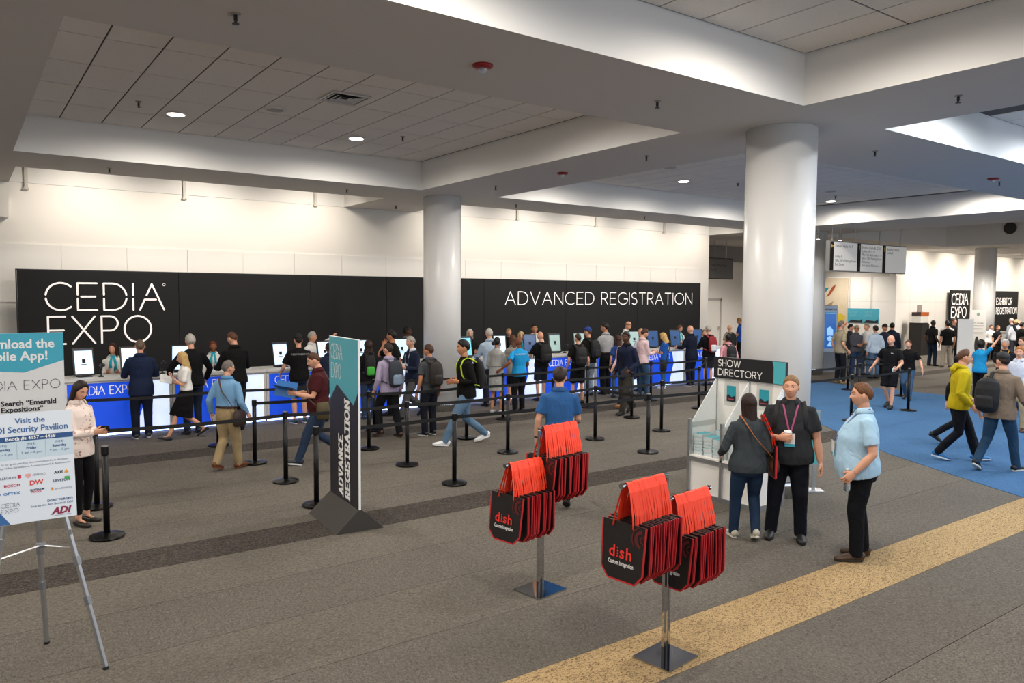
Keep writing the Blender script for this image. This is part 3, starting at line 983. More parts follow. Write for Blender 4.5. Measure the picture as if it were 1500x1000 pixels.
text('Stop by the ADI Booth # 1308', 0.020, B2, bd, (0.23, -0.002, 0.094), 'RIGHT')
text('ADI', 0.062, mat('#8c1d45', 0.5), bd, (0.155, -0.002, 0.030), 'CENTER', width=0.125, shear=0.3, bold=0.003)
patch([(0.115, 0.018), (0.215, 0.018), (0.215, 0.0205), (0.115, 0.0205)], GT, bd, -0.002)

# ================================================================== MOBILE APP SIGN
ap = thing('app_sign', 'tall teal and white mobile app sign behind the floral blouse woman', 'sign', (0.52, 11.2, 0))
MB().box(-0.53, 0.53, 0, 0.02, 0.03, 2.15).obj('panel', mat('#d9dbdd', 0.5), ap)
MB().box(-0.45, 0.45, -0.18, 0.2, 0, 0.03).obj('foot_plate', mat('#4a4744', 0.5), ap)
T2 = mat('#3ca3bd', 0.5)
patch([(-0.53, 1.72), (0.10, 1.66), (0.53, 1.80), (0.53, 2.148), (-0.53, 2.148)], T2, ap, -0.002)
M_SL = mat('#e3e8ea', 0.5)
text('Download the', 0.155, M_SL, ap, (0.43, -0.004, 1.965), 'RIGHT', width=0.86, bold=0.004)
text('Mobile App!', 0.155, M_SL, ap, (0.36, -0.004, 1.815), 'RIGHT', width=0.74, bold=0.004)
DK = mat('#1c1a24', 0.5)
lettering('cedia EXPO', 0.11, 0.006, DK, ap, (-0.42, -0.004, 1.45), 'logo', width=0.90)
for s, z in (('Search “Emerald', 1.255), ('Expositions”', 1.175), ('Look for the', 1.095)):
    text(s, 0.088, DK, ap, (-0.155, -0.004, z), 'LEFT', bold=0.0025)
patch([(-0.5, 0.75), (-0.22, 0.75), (-0.22, 1.27), (-0.24, 1.30), (-0.48, 1.30), (-0.5, 1.27)], mat('#c3c6ca', 0.4), ap, -0.003, 'phone_print')
patch([(-0.49, 0.85), (-0.235, 0.85), (-0.235, 1.22), (-0.49, 1.22)], T2, ap, -0.005, 'phone_print')

# ================================================================== BAG RACKS AND TOTES
M_RED = mat('#fb4320', 0.6, bump=0.1, bscale=200)
M_RED2 = mat('#c01d24', 0.6)
M_BAG = mat('#140d0d', 0.55, bump=0.08, bscale=90)
M_SWIRL = mat('#5c0f12', 0.6)
BW, BH, BT = 0.37, 0.40, 0.015


def make_bag(seed=0):
    rb = random.Random(seed)
    wig = [rb.uniform(-0.006, 0.006) for _ in range(18)]
    """one tote: plane across the arm (local y = width, z = down from its handle), local x = thickness, origin on the bar"""
    t = thing('tote_bag', 'x', 'tote bag')
    zt, zb = -0.26, -0.26 - BH
    c = 0.07
    poly = [(-BW / 2, zt), (-BW / 2 + 0.01, zb + c), (-BW / 2 + c, zb), (BW / 2 - c, zb), (BW / 2 - 0.01, zb + c), (BW / 2, zt)]
    MB().prism(poly, 'x', -BT / 2, BT / 2).obj('bag_body', M_BAG, t)
    # red binding along sides and bottom
    mb = MB()
    for a, b in zip(poly[:-1], poly[1:]):
        d = np.array([b[0] - a[0], b[1] - a[1]])
        d = d / np.linalg.norm(d)
        n = np.array([d[1], -d[0]]) * 0.0055
        q = [(a[0] - n[0], a[1] - n[1]), (b[0] - n[0], b[1] - n[1]), (b[0] + n[0], b[1] + n[1]), (a[0] + n[0], a[1] + n[1])]
        mb.prism(q, 'x', -BT / 2 - 0.001, -BT / 2 + 0.007)
    mb.obj('binding', M_RED2, t)
    for sx in (-1, 1):
        v, f = [], []
        path = [(-0.085, zt - 0.03), (-0.075, zt + 0.05), (-0.04, -0.05), (-0.014, 0.010), (0.0, 0.016), (0.014, 0.010), (0.04, -0.05), (0.075, zt + 0.05), (0.085, zt - 0.03)]
        for y_, z_ in path:
            k = 0.009 * sx * min(1, (y_ / 0.08) ** 2) + 0.0075 * sx
            tw = wig[len(v) // 2 % 9 + (9 if sx > 0 else 0)]
            for dx in (-0.0105, 0.0105):
                v.append((k + dx + tw, y_ + (0.25 * tw if dx > 0 else 0), z_))
        for i in range(len(path) - 1):
            f.append((2 * i, 2 * i + 1, 2 * i + 3, 2 * i + 2))
        MB().add(v, f).obj('handle', M_RED, t)
    return t


def front_print(t):
    """logo side (faces -x of the bag)"""
    x = -BT / 2 - 0.004
    def flat(mb, nm, m):
        mb.v = [(x + p[1], -p[0], p[2]) for p in mb.v]
        return mb.obj(nm, m, t)
    # lower-case word mark with dotted i
    for ch, y0, wd in (('d', -0.115, 0.062), ('s', -0.022, 0.045), ('h', 0.030, 0.052)):
        o = text(ch, 0.115, mat('#e8352c', 0.5), t, (0, 0, 0), 'LEFT', 'logo', bold=0.0022)
        me = o.data
        co = np.empty(len(me.vertices) * 3)
        me.vertices.foreach_get('co', co)
        co = co.reshape(-1, 3)
        a, b = co[:, 0].copy(), co[:, 2].copy()
        co = np.stack([np.full(len(a), x), -(a + y0), b - 0.505], 1)
        me.vertices.foreach_set('co', co.ravel())
        me.update()
    mb = MB()
    for i, (yy, r) in enumerate(((0.0, 0.006), (0.004, 0.0075), (0.004, 0.0075), (0.0, 0.006))):
        z = -0.498 + i * 0.019
        mb.add([(-0.040 + yy + r * math.cos(k * PI / 4), 0, z + r * math.sin(k * PI / 4)) for k in range(8)], [tuple(range(8))])
    flat(mb, 'logo', mat('#e8352c', 0.5))
    o = text('Custom Integration', 0.042, M_PRINT_W, t, (0, 0, 0), 'LEFT', 'lettering', width=0.215, bold=0.0008)
    me = o.data
    co = np.empty(len(me.vertices) * 3)
    me.vertices.foreach_get('co', co)
    co = co.reshape(-1, 3)
    a, b = co[:, 0].copy(), co[:, 2].copy()
    me.vertices.foreach_set('co', np.stack([np.full(len(a), x), -(a - 0.115), b - 0.555], 1).ravel())
    me.update()
    # dark red swirl in the upper corner
    mb = MB()
    for r0, r1, a0, a1 in ((0.05, 0.075, 100, 250), (0.09, 0.10, 110, 220), (0.02, 0.03, 60, 300)):
        for i in range(10):
            aa, ab = math.radians(a0 + (a1 - a0) * i / 10), math.radians(a0 + (a1 - a0) * (i + 1) / 10)
            mb.add([(0.17 + r * math.cos(q), 0.001, -0.345 + r * 0.9 * math.sin(q)) for r, q in ((r0, aa), (r1, aa), (r1, ab), (r0, ab))], [(0, 1, 2, 3)])
    mb.v = [(min(p[0], 0.172), p[1], p[2]) for p in mb.v]
    flat(mb, 'swirl_print', M_SWIRL)


bags = [make_bag(s_) for s_ in range(1, 6)]
bag_front = make_bag()
front_print(bag_front)
used = [False] * 6
ORD = ['first', 'second', 'third', 'fourth', 'fifth', 'sixth', 'seventh', 'eighth', 'ninth', 'tenth', 'eleventh', 'twelfth', 'thirteenth', 'fourteenth', 'fifteenth', 'sixteenth', 'seventeenth', 'eighteenth']


def rack(base, rz, armsz, lens, label, arm_names, group, counts):
    t = thing('bag_rack', label, 'rack', (*base, 0), rz, 'chrome bag racks')
    MB().box(-0.18, 0.18, -0.165, 0.165, 0.0, 0.012).obj('base_plate', CHROME, t)
    zU, zL = armsz
    MB().box(-0.037, -0.013, -0.012, 0.012, 0.012, zU - 0.02).obj('upright', CHROME, t)
    MB().box(0.013, 0.037, -0.012, 0.012, 0.012, zL + 0.02).obj('upright', CHROME, t)
    for sgn, z, L in ((lens[0][0], zU, lens[0][1]), (lens[1][0], zL, lens[1][1])):
        x0 = -0.025 if z == zU else 0.025
        a = MB().tube([(x0 - sgn * 0.015, 0, z), (x0 + sgn * L, 0, z)], [0.0125, 0.0125], 10).obj('arm', CHROME, t)
        MB().tube([(x0 + sgn * L, 0, z), (x0 + sgn * (L + 0.02), 0, z)], [0.02, 0.02], 12).obj('end_knob', CHROME, a)
    R = Matrix.Rotation(rz, 4, 'Z')
    for (sgn, L), z, nm, n in zip(lens, (zU, zL), arm_names, counts):
        x0 = -0.025 if z == zU else 0.025
        xa, xb = x0 + sgn * 0.06, x0 + sgn * (L - 0.05)
        lo, hi = min(xa, xb), max(xa, xb)
        for i in range(n):
            f = i == 0
            u = 0 if f else 1 + i % 5
            src = bag_front if f else bags[u - 1]
            if not used[u]:
                b, used[u] = src, True
            else:
                b = copy_tree(src)
            xx = lo + (hi - lo) * i / (n - 1) + random.uniform(-0.005, 0.005)
            p = R @ Vector((xx, 0, 0)) + Vector((*base, z + random.uniform(0, 0.006)))
            b.location = p
            b.rotation_euler = (random.uniform(-0.03, 0.03), random.uniform(-0.035, 0.035) + (0.10 if f else 0.0), rz + random.uniform(-0.07, 0.07))
            b['label'] = ('black tote bag showing its logo, foremost on the %s' % nm) if f else ('black tote bag, %s from the left on the %s' % (ORD[i], nm))
            b['group'] = group
    return t


rack((4.13, 3.78), math.radians(7.5), (1.365, 1.175), ((-1, 0.50), (1, 0.50)), 'chrome bag rack nearest the camera on the tan stripe', ('upper arm of the nearer rack', 'lower arm of the nearer rack'), 'totes on the nearer rack', (17, 16))
rack((4.17, 5.33), math.radians(9), (1.47, 1.20), ((1, 0.52), (-1, 0.46)), 'chrome bag rack farther back in front of the royal blue polo man', ('upper arm of the farther rack', 'lower arm of the farther rack'), 'totes on the farther rack', (16, 14))

# ================================================================== SHOW DIRECTORY STAND
DX, DY0, DY1 = 7.86, 5.78, 6.85
W2 = DY1 - DY0
sd = thing('directory_stand', 'white show directory stand with aluminium frame, two brochure bins and black header', 'stand', (DX, (DY0 + DY1) / 2, 0), math.radians(-90))
hw, dp = W2 / 2, 0.58
MB().box(-hw, hw, 0.03, dp, 0.05, 0.50).obj('cabinet', mat('#ece9e4', 0.5), sd)
for x in (-hw, 0.0, hw):
    MB().box(x - 0.02, x + 0.02, 0.0, 0.045, 0.0, 1.02).obj('front_post', ALU, sd)
    MB().box(x - 0.02, x + 0.02, dp - 0.04, dp, 0.0, 1.56).obj('back_post', ALU, sd)
MB().box(-hw, hw, 0.005, 0.04, 0.0, 0.06).box(-hw, hw, 0.005, 0.04, 0.47, 0.53).box(-hw - .005, -hw + 0.02, 0.0, dp, 0.0, 0.06).box(hw - 0.02, hw + .005, 0, dp, 0, 0.06).obj('rail', ALU, sd)
MB().box(-hw, hw, 0.0, dp, 0.525, 0.545).obj('shelf', mat('#f0ede8', 0.4), sd)
MB().box(-hw, hw, dp - 0.03, dp - 0.015, 0.545, 1.56).obj('back_panel', mat('#efece6', 0.5), sd)
for x in (-hw, 0.0, hw):
    MB().prism([(0.045, 0.545), (dp - 0.04, 0.545), (dp - 0.04, 1.53), (0.045, 0.96)], 'x', x - 0.006, x + 0.006).obj('side_panel', mat('#eef0ef', 0.35), sd)
    MB().box(x - 0.009, x + 0.009, 0.045, dp - 0.04, 0.90, 0.97).obj('guard_strip', mat('#dfe3e0', 0.15, trans=0.3), sd)
MB().box(-hw - 0.03, hw + 0.03, dp - 0.06, dp - 0.015, 1.545, 1.83).obj('header', mat('#17171a', 0.5), sd, label='black header board with white lettering')
patch([(hw - 0.145, 1.547), (hw + 0.028, 1.547), (hw + 0.028, 1.828), (hw - 0.165, 1.828), (hw - 0.145, 1.76)], mat('#4fb3bd', 0.45), sd, dp - 0.0615)
lettering('SHOW', 0.085, 0.011, M_PRINT_W, sd, (-hw + 0.05, dp - 0.063, 1.71), width=0.36)
lettering('DIRECTORY', 0.085, 0.011, M_PRINT_W, sd, (-hw + 0.05, dp - 0.063, 1.585), width=0.70)
for k, x in enumerate((-0.28, 0.24)):
    MB().box(x - 0.12, x + 0.12, dp - 0.035, dp - 0.03, 1.18, 1.52).obj('plastic_pocket', mat('#f3f3f0', 0.15, alpha=0.5), sd)
    g = MB().box(x - 0.07, x + 0.07, dp - 0.042, dp - 0.036, 1.24, 1.45).obj('sample_guide', mat('#2b98a9', 0.45), sd)
    patch([(x - 0.07, 1.24), (x + 0.07, 1.24), (x + 0.07, 1.325), (x + 0.01, 1.30), (x - 0.04, 1.335), (x - 0.07, 1.315)], mat('#1d1c22', 0.5), sd, dp - 0.0435)
    patch([(x - 0.05, 1.265), (x + 0.045, 1.265), (x + 0.045, 1.277), (x - 0.05, 1.277)], mat('#b4455f', 0.5), sd, dp - 0.0445)
# brochure stacks: every guide is a thing of its own
guide = None
BIN = {0: 'left bin', 1: 'right bin'}
stacks = [(0, -0.43, 0.17, 22, 'front left'), (0, -0.27, 0.18, 20, 'front middle'), (0, -0.11, 0.17, 19, 'front right'), (0, -0.25, 0.40, 25, 'back'), (1, 0.14, 0.17, 18, 'front left'), (1, 0.30, 0.18, 16, 'front middle'), (1, 0.43, 0.17, 10, 'front right')]
Rz = Matrix.Rotation(math.radians(-90), 4, 'Z')
for bi, x, yy, n, nm in stacks:
    for i in range(n):
        if guide is None:
            guide = thing('show_guide', 'x', 'brochure')
            MB().box(-0.07, 0.07, -0.105, 0.105, 0.0, 0.0115).obj('pages', mat('#d9dcdc', 0.7), guide)
            MB().box(-0.0705, 0.0705, -0.1055, 0.1055, 0.0115, 0.0125).obj('cover', mat('#52b4c2', 0.4), guide)
            t = guide
        else:
            t = copy_tree(guide)
        p = Rz @ Vector((x + random.uniform(-0.004, 0.004), yy + random.uniform(-0.006, 0.006), 0))
        t.location = (DX + p.x, (DY0 + DY1) / 2 + p.y, 0.545 + i * 0.0128)
        t.rotation_euler = (0, 0, math.radians(-90) + random.uniform(-0.03, 0.03))
        t['label'] = ('topmost show guide of the %s stack in the %s of the directory stand' if i == n - 1 else 'show guide lying within the %s stack in the %s of the directory stand') % (nm, BIN[bi])
        t['group'] = '%s stack of guides, %s' % (nm, BIN[bi])
# teal sign stand half hidden behind the man in black polo
tp = G(1191, 722)
tn = thing('poster_stand', 'narrow teal poster on silver stand, half hidden behind the black polo man', 'sign', (tp[0] + .08, tp[1] + .05, 0), math.radians(-40))
MB().box(-0.30, 0.06, -0.01, 0.01, 0.35, 1.12).obj('frame', ALU, tn)
MB().box(-0.28, 0.035, -0.014, -0.009, 0.38, 1.09).obj('poster', mat('#4fb3bd', 0.4), tn)
MB().box(-0.02, 0.02, -0.015, 0.015, 0.02, 0.35).obj('post', ALU, tn)
MB().box(-0.25, 0.12, -0.10, 0.12, 0, 0.025).obj('foot', ALU, tn)

# ================================================================== HANGING SIGNS AND THE FAR RIGHT CONCOURSE
HY = 13.8
sa, sb2 = onY(1216, 352, HY), onY(1326, 401, HY)
zt, zb = onY(1270, 356.5, HY)[2], onY(1270, 399.2, HY)[2]
hs = thing('hanging_direction_sign', 'white three panel direction sign hanging from the ceiling on rods', 'sign', (sa[0], HY, 0))
Wd = sb2[0] - sa[0]
MB().box(0, Wd, 0, 0.14, zb, zt).obj('housing', mat('#8d8b88', 0.45), hs)
M_SIGN = mat('#e2e0dc', 0.5, emit=0.25)  # faint emission in the panel colour stands in for more light on the sign
for k in range(3):
    a = Wd * k / 3
    MB().box(a + 0.02, a + 0.20, -0.012, 0, zb + 0.03, zt - 0.03).obj('arrow_strip', mat('#1a1a1a', 0.5), hs)
    MB().box(a + 0.21, a + Wd / 3 - 0.005, -0.012, 0, zb + 0.03, zt - 0.03).obj('panel', M_SIGN, hs)
    ar = MB().prism([(-0.02, -0.07), (0.02, -0.07), (0.02, 0.02), (0.06, 0.02), (0, 0.09), (-0.06, 0.02), (-0.02, 0.02)], 'y', -0.004, 0).obj('arrow', mat('#d9b24a', 0.5), hs)
    ar.location = (a + 0.11, -0.013, zt - 0.16)
    if k == 0:
        ar.rotation_euler = (0, math.radians(-90), 0)
GR = mat('#55534f', 0.6)
for k, lines in enumerate(((('Exhibit Halls A, F', 0.14), ('Lobby A', 0.49), ("100's, 200's Meeting Rooms", 0.62), ('Exit Show', 0.75)), (('Exhibit Halls B, C, D', 0.14), ('Lobby  B, C, D', 0.26), ('Mile High Ballrooms 1 - 4', 0.38), ("300's - 700's Meeting Rooms", 0.50), ('Restrooms', 0.62), ('Four Seasons Ballrooms 1 - 4', 0.74)), (('Exhibit Hall E', 0.14), ('Lobby E', 0.26)))):
    for s, dz in lines:
        text(s, 0.115, GR, hs, (Wd * k / 3 + 0.28, -0.014, zt - 0.05 - dz * (zt - zb)), width=min(1.2, 0.055 * len(s)))
for px in (1222, 1256, 1292, 1322):
    x = onY(px, 345, HY)[0] - sa[0]
    MB().tube([(x, 0.07, zt), (x, 0.07, ZS + (0.02 if x + sa[0] < 25.1 else 1.2))], [0.022, 0.022], 8).obj('rod', mat('#b9b6b1', 0.4), hs)
for px, py in ((1199, 348), (1231, 350)):
    q = G(px, py - 14, ZS)
    t = thing('spot_fixture', 'small cylindrical ceiling spot light %s' % ('left of the hanging direction sign' if px < 1210 else 'in front of the hanging direction sign'), 'spotlight', (q[0], q[1], ZS), 0, 'small cylinder spots')
    MB().lathe([(0.012, -0.16), (0.012, 0)], n=8).obj('stem', ALU, t)
    MB().lathe([(0.055, -0.36), (0.055, -0.16), (0.03, -0.15)], n=16).obj('can', mat('#9c9a97', 0.35, metal=0.6), t, False)
    MB().lathe([(0.045, -0.365), (0.045, -0.355)], n=16).obj('lens', M_LAMP, t)
MY = 20.0
m0, m1 = onY(1036, 378, MY), onY(1073, 408, MY)
ms = thing('meeting_room_sign', 'dark grey hanging meeting rooms sign left of the big column', 'sign', (m0[0], MY, 0))
MB().box(0, m1[0] - m0[0], 0, 0.1, m1[2], m0[2]).obj('panel', mat('#77736e', 0.5), ms)
MB().box(-0.03, m1[0] - m0[0] + 0.03, 0.01, 0.09, m0[2], m0[2] + 0.03).box(-0.03, m1[0] - m0[0] + 0.03, 0.01, 0.09, m1[2] - 0.03, m1[2]).box(m1[0] - m0[0], m1[0] - m0[0] + 0.03, 0.01, 0.09, m1[2], m0[2]).obj('frame', mat('#2a2826', 0.5), ms)
text("100's Meeting", 0.13, mat('#2a2826', 0.6), ms, (0.2, -0.004, m0[2] - 0.3), width=0.9)
text('Rooms', 0.13, mat('#2a2826', 0.6), ms, (0.2, -0.004, m0[2] - 0.48), width=0.42)
for x in (0.5, 1.2):
    MB().box(x - .02, x + .02, 0.03, 0.07, m0[2], ZS + 0.01).obj('rod', ALU, ms)
# mural on the return wall: generic abstract shapes
mu = thing('mural', 'large cream abstract wall painting with teal, rust and yellow strokes', 'painting', (35.272, 22.1, 0), math.radians(-90))
MB().box(-1.25, 1.25, 0, 0.02, 0.6, 3.6).obj('canvas', mat('#d3c4ab', 0.7, vary=0.05, vscale=3), mu)
for pts, c in (([(-0.6, 2.2), (-0.35, 2.4), (0.15, 3.0), (0.25, 3.15), (0.05, 3.1), (-0.5, 2.7)], '#1d7f92'), ([(0.1, 2.65), (0.3, 2.75), (0.55, 3.1), (0.6, 3.3), (0.4, 3.15)], '#9c4a2c'), ([(-0.1, 2.0), (0.35, 2.1), (0.5, 2.45), (0.1, 2.25)], '#a08260'), ([(0.62, 1.6 + .0), (0.8, 1.45), (1.1, 1.5), (1.15, 1.75), (0.9, 1.85), (0.7, 1.8)], '#d8bb3c'), ([(0.88, 2.2), (1.0, 2.15), (0.98, 2.3)], '#dcc91e'), ([(0.3, 1.1), (0.9, 1.25), (1.24, 1.4), (1.24, 1.33), (0.9, 1.1), (0.7, 1.0)], '#d3552a')):
    patch(pts, mat(c, 0.7), mu, -0.004, 'brush_stroke')
po = thing('teal_poster', 'pair of teal show posters with black zigzag on the grey wall', 'poster', (35.272, 20.05, 0), math.radians(-90))
MB().box(-0.78, 0.78, 0, 0.02, 1.42, 2.12).obj('panel', mat('#4aa3ba', 0.5), po)
for x in (-0.78, 0.0):
    patch([(x + 0.03, 1.43), (x + 0.76, 1.43), (x + 0.76, 1.62), (x + 0.62, 1.53), (x + 0.2, 1.57)], mat('#22262b', 0.5), po, -0.003)
    lettering('cedia', 0.11, 0.008, mat('#8cc9d6', 0.5), po, (x + 0.12, -0.004, 1.88), 'logo', width=0.36)
    lettering('EXPO', 0.11, 0.008, mat('#8cc9d6', 0.5), po, (x + 0.12, -0.004, 1.72), 'logo', width=0.32)
# information kiosk
kp = G(1214, 545)
ki = thing('information_kiosk', 'tall grey information kiosk with a blue lit screen beside the column', 'kiosk', (kp[0], kp[1], 0), math.radians(-42))
MB().box(-0.24, 0.24, 0, 0.18, 0, 2.36).obj('body', mat('#7e8794', 0.4), ki)
MB().box(-0.23, 0.23, -0.012, 0, 0.72, 2.34).obj('front', mat('#9fb2cc', 0.35, emit=0.12), ki)
MB().box(-0.19, 0.19, -0.018, -0.01, 0.85, 2.12).obj('screen', mat((0.02, 0.10, 0.34), 0.2, emit=0.9), ki)
text('INFORMATION', 0.09, mat('#20242c', 0.5), ki, (0, -0.015, 2.19), 'CENTER', width=0.40, bold=0.002)
LB = mat((0.30, 0.55, 0.95), 0.3, emit=0.8)
patch([(-0.17, 2.07), (0.17, 2.07), (0.17, 2.10), (-0.17, 2.10)], mat((0.2, 0.6, 0.5), 0.3, emit=0.7), ki, -0.019)
for pts in ([(-0.12, 1.55), (0.0, 1.62), (0.1, 1.5), (0.1, 1.3), (-0.1, 1.3)], [(-0.11 + 0.11 + 0.10 * math.cos(i * PI / 5), 1.19 + 0.09 * math.sin(i * PI / 5)) for i in range(10)], [(-0.1, 0.92), (0.12, 0.92), (0.1, 1.05), (-0.02, 1.08)]):
    patch(pts, LB, ki, -0.020, 'screen_graphic')
# cash machine against the right wall
am = thing('cash_machine', 'dark cash machine with orange topped white sign by the right wall', 'cash machine', (36.0, 17.72, 0), 0)
MB().prism([(-0.35, 0), (0.5, 0), (0.5, 0.8), (0.38, 0.95), (0.34, 1.45), (0.2, 1.5), (-0.35, 1.5)], 'y', -0.28, 0.28).obj('body', mat('#242120', 0.5), am)
MB().prism([(0.5, 0.02), (0.56, 0.02), (0.56, 0.82), (0.44, 0.97), (0.40, 1.44), (0.34, 1.45), (0.38, 0.95), (0.5, 0.8)], 'y', -0.27, 0.27).obj('fascia', mat('#86837d', 0.4), am)
MB().prism([(0.43, 1.02), (0.445, 1.02), (0.42, 1.36), (0.405, 1.36)], 'y', -0.2, 0.2).obj('screen', mat('#2f3b44', 0.2), am)
MB().box(-0.33, 0.35, -0.22, 0.2, 1.5, 1.98).obj('sign_box', mat('#d4d0c8', 0.5, emit=0.08), am)
MB().box(-0.33, 0.42, -0.225, 0.2, 1.8, 1.98).obj('orange_band', mat('#b35a2a', 0.5), am)
MB().box(0.22, 0.6, 0.2, 0.24, 1.9, 2.32).obj('advert_card', mat('#9a8f88', 0.5), am)
# banners and panels right
EY = 18.3
e0, e1 = onY(1393, 424.5, EY), onY(1422, 425, EY)
eb = thing('logo_banner', 'small black show logo banner on the far right wall', 'banner', (e0[0], EY, 0))
MB().box(0, e1[0] - e0[0], 0, 0.05, 0.0, e0[2]).obj('panel', M_FABRIC, eb)
wdd = e1[0] - e0[0]
lettering('cedia', 0.52, 0.07, M_GLOW, eb, (0.12, -0.01, e0[2] - 0.72), 'logo', width=wdd - 0.4)
lettering('EXPO', 0.52, 0.07, M_GLOW, eb, (0.12, -0.01, e0[2] - 1.38), 'logo', width=wdd - 0.55)
e0, e1 = onY(1451, 426, EY), onY(1492, 427, EY)
eb = thing('exhibitor_banner', 'black exhibitor registration banner at the far right', 'banner', (e0[0], EY, 0))
wdd = e1[0] - e0[0]
MB().box(0, wdd, 0, 0.05, 0.0, e0[2]).obj('panel', M_FABRIC, eb)
lettering('EXHIBITOR', 0.34, 0.05, M_GLOW, eb, (0.75, -0.01, e0[2] - 0.72), width=1.95)
lettering('REGISTRATION', 0.34, 0.05, M_GLOW, eb, (0.75, -0.01, e0[2] - 1.24), width=2.6)
wp = G(1411, 563)
wpn = thing('white_panel_stand', 'plain white standing panel behind the yellow jacket man', 'panel', (wp[0], wp[1], 0), math.radians(-54))
MB().box(-0.21, 0.21, -0.02, 0.02, 0.02, 2.01).obj('panel', mat('#dcd9d4', 0.5), wpn)
MB().box(-0.23, 0.23, -0.16, 0.16, 0, 0.025).obj('foot', mat('#8f8c88', 0.5), wpn)
gp = G(1430, 528.5)
gs = thing('speaker_advert_stand', 'white standing advert with a dark oval device picture near the far column', 'sign', (gp[0], gp[1], 0), math.radians(-54))
MB().box(-0.30, 0.30, -0.02, 0.02, 0.15, 2.15).obj('panel', mat('#dad7d2', 0.5), gs)
MB().box(-0.36, 0.36, -0.3, 0.3, 0, 0.15).obj('foot', mat('#26231f', 0.6), gs)
for pts, c in (([(0.06 * math.cos(i * PI / 5), 1.97 + 0.07 * math.sin(i * PI / 5)) for i in range(10)], '#7d9b8b'), ([(-0.02 + 0.085 * math.cos(i * PI / 8), 0.68 + 0.36 * math.sin(i * PI / 8)) for i in range(16)], '#2c2826')):
    patch(pts, mat(c, 0.5), gs, -0.022)
text('The Google', 0.085, GR, gs, (0, -0.023, 1.58), 'CENTER')
for z_, w_ in ((1.47, 0.24), (1.35, 0.18), (1.20, 0.23), (1.14, 0.2), (0.22, 0.12)):
    patch([(-w_, z_), (w_, z_), (w_, z_ + (0.035 if z_ > 1.3 else 0.015)), (-w_, z_ + (0.035 if z_ > 1.3 else 0.015))], mat('#aaa7a2', 0.6), gs, -0.0225, 'fine_print')
# exhibitor desk at the right edge
dk = onY(1497, 490, 15.2)
ed = thing('exhibitor_desk', 'blue lit exhibitor desk at the right edge of the photo', 'counter', (dk[0], 15.2, 0))
MB().box(-0.6, 1.6, -0.02, 0.7, 1.04, 1.09).obj('countertop', M_CW, ed)
MB().box(-0.55, 1.55, 0.02, 0.65, 0.0, 1.04).obj('body', M_CW, ed)
MB().box(-0.5, 1.5, 0.0, 0.02, 0.1, 1.0).obj('front_panel', M_CBLUE, ed)

# ================================================================== PEOPLE
JOBS = []          # remesh jobs: (target object, verts, faces, voxel, smoothing, extra (verts, faces, slots))


def n3(v):
    v = np.array(v, float)
    return v / (np.linalg.norm(v) + 1e-9)


def rotx(a):
    c, s = math.cos(a), math.sin(a)
    return np.array([[1, 0, 0], [0, c, -s], [0, s, c]])


def rotz(a):
    c, s = math.cos(a), math.sin(a)
    return np.array([[c, -s, 0], [s, c, 0], [0, 0, 1]])


def roty(a):
    c, s = math.cos(a), math.sin(a)
    return np.array([[c, 0, s], [0, 1, 0], [-s, 0, c]])


def ik(a, b, l1, l2, pole):
    a, b = np.array(a, float), np.array(b, float)
    d = b - a
    L = np.linalg.norm(d)
    mx = (l1 + l2) * 0.998
    if L > mx:
        b = a + d / L * mx
        d = b - a
        L = mx
    u = d / L
    x = (l1 * l1 - l2 * l2 + L * L) / (2 * L)
    h = math.sqrt(max(0, l1 * l1 - x * x))
    p = np.array(pole, float)
    p = p - u * (p @ u)
    p = n3(p)
    return a + u * x + p * h, b


# ---- head ---------------------------------------------------------------
HRX, HRY, HRZ = 0.076, 0.097, 0.117
HC = np.array([0, 0.012, 0.105])


def head_pt(th, ph, off=0.0):
    d = np.array([math.sin(th) * math.sin(ph), math.sin(th) * math.cos(ph), math.cos(th)])
    rx, ry, rz = HRX + off, HRY + off, HRZ + off
    x, y, z = d[0] * rx, d[1] * ry, d[2] * rz
    t = max(0.0, -z / rz)
    x *= 1 - 0.30 * t ** 1.6
    if y < 0:
        y *= 1 - 0.42 * t ** 1.2
        y *= 1.03
    else:
        y *= 0.93 + 0.10 * t
        if t > 0.55:
            y += 0.012 * (t - 0.55) / 0.45 * math.exp(-(x / 0.03) ** 2)
    return np.array([x, y, z])


def face_relief(p):
    x, y, z = p
    if y < 0.02:
        return p
    q = p.copy()
    nb = math.exp(-(x / 0.011) ** 2)
    if z < 0.012:
        prof = max(0.0, 1 - abs(z + 0.030) / 0.042) if z < -0.030 else max(0.0, (0.014 - z) / 0.044)
        if z < -0.030:
            prof = max(0.0, 1 - (abs(z + 0.030) / 0.012) ** 2)
        q[1] += 0.024 * nb * prof
    nw = math.exp(-((abs(x) - 0.013) / 0.007) ** 2) * math.exp(-((z + 0.032) / 0.009) ** 2)
    q[1] += 0.007 * nw
    q[1] -= 0.009 * math.exp(-((abs(x) - 0.032) / 0.016) ** 2) * math.exp(-((z - 0.004) / 0.013) ** 2)
    q[1] += 0.005 * math.exp(-((z - 0.022) / 0.010) ** 2) * math.exp(-(x / 0.045) ** 2)
    q[1] += 0.005 * math.exp(-((z + 0.058) / 0.009) ** 2) * math.exp(-(x / 0.022) ** 2)
    q[1] += 0.004 * math.exp(-((z + 0.069) / 0.007) ** 2) * math.exp(-(x / 0.020) ** 2)
    q[1] -= 0.003 * math.exp(-((z + 0.081) / 0.007) ** 2) * math.exp(-(x / 0.03) ** 2)
    q[1] += 0.004 * math.exp(-((abs(x) - 0.045) / 0.018) ** 2) * math.exp(-((z + 0.025) / 0.02) ** 2)
    return q


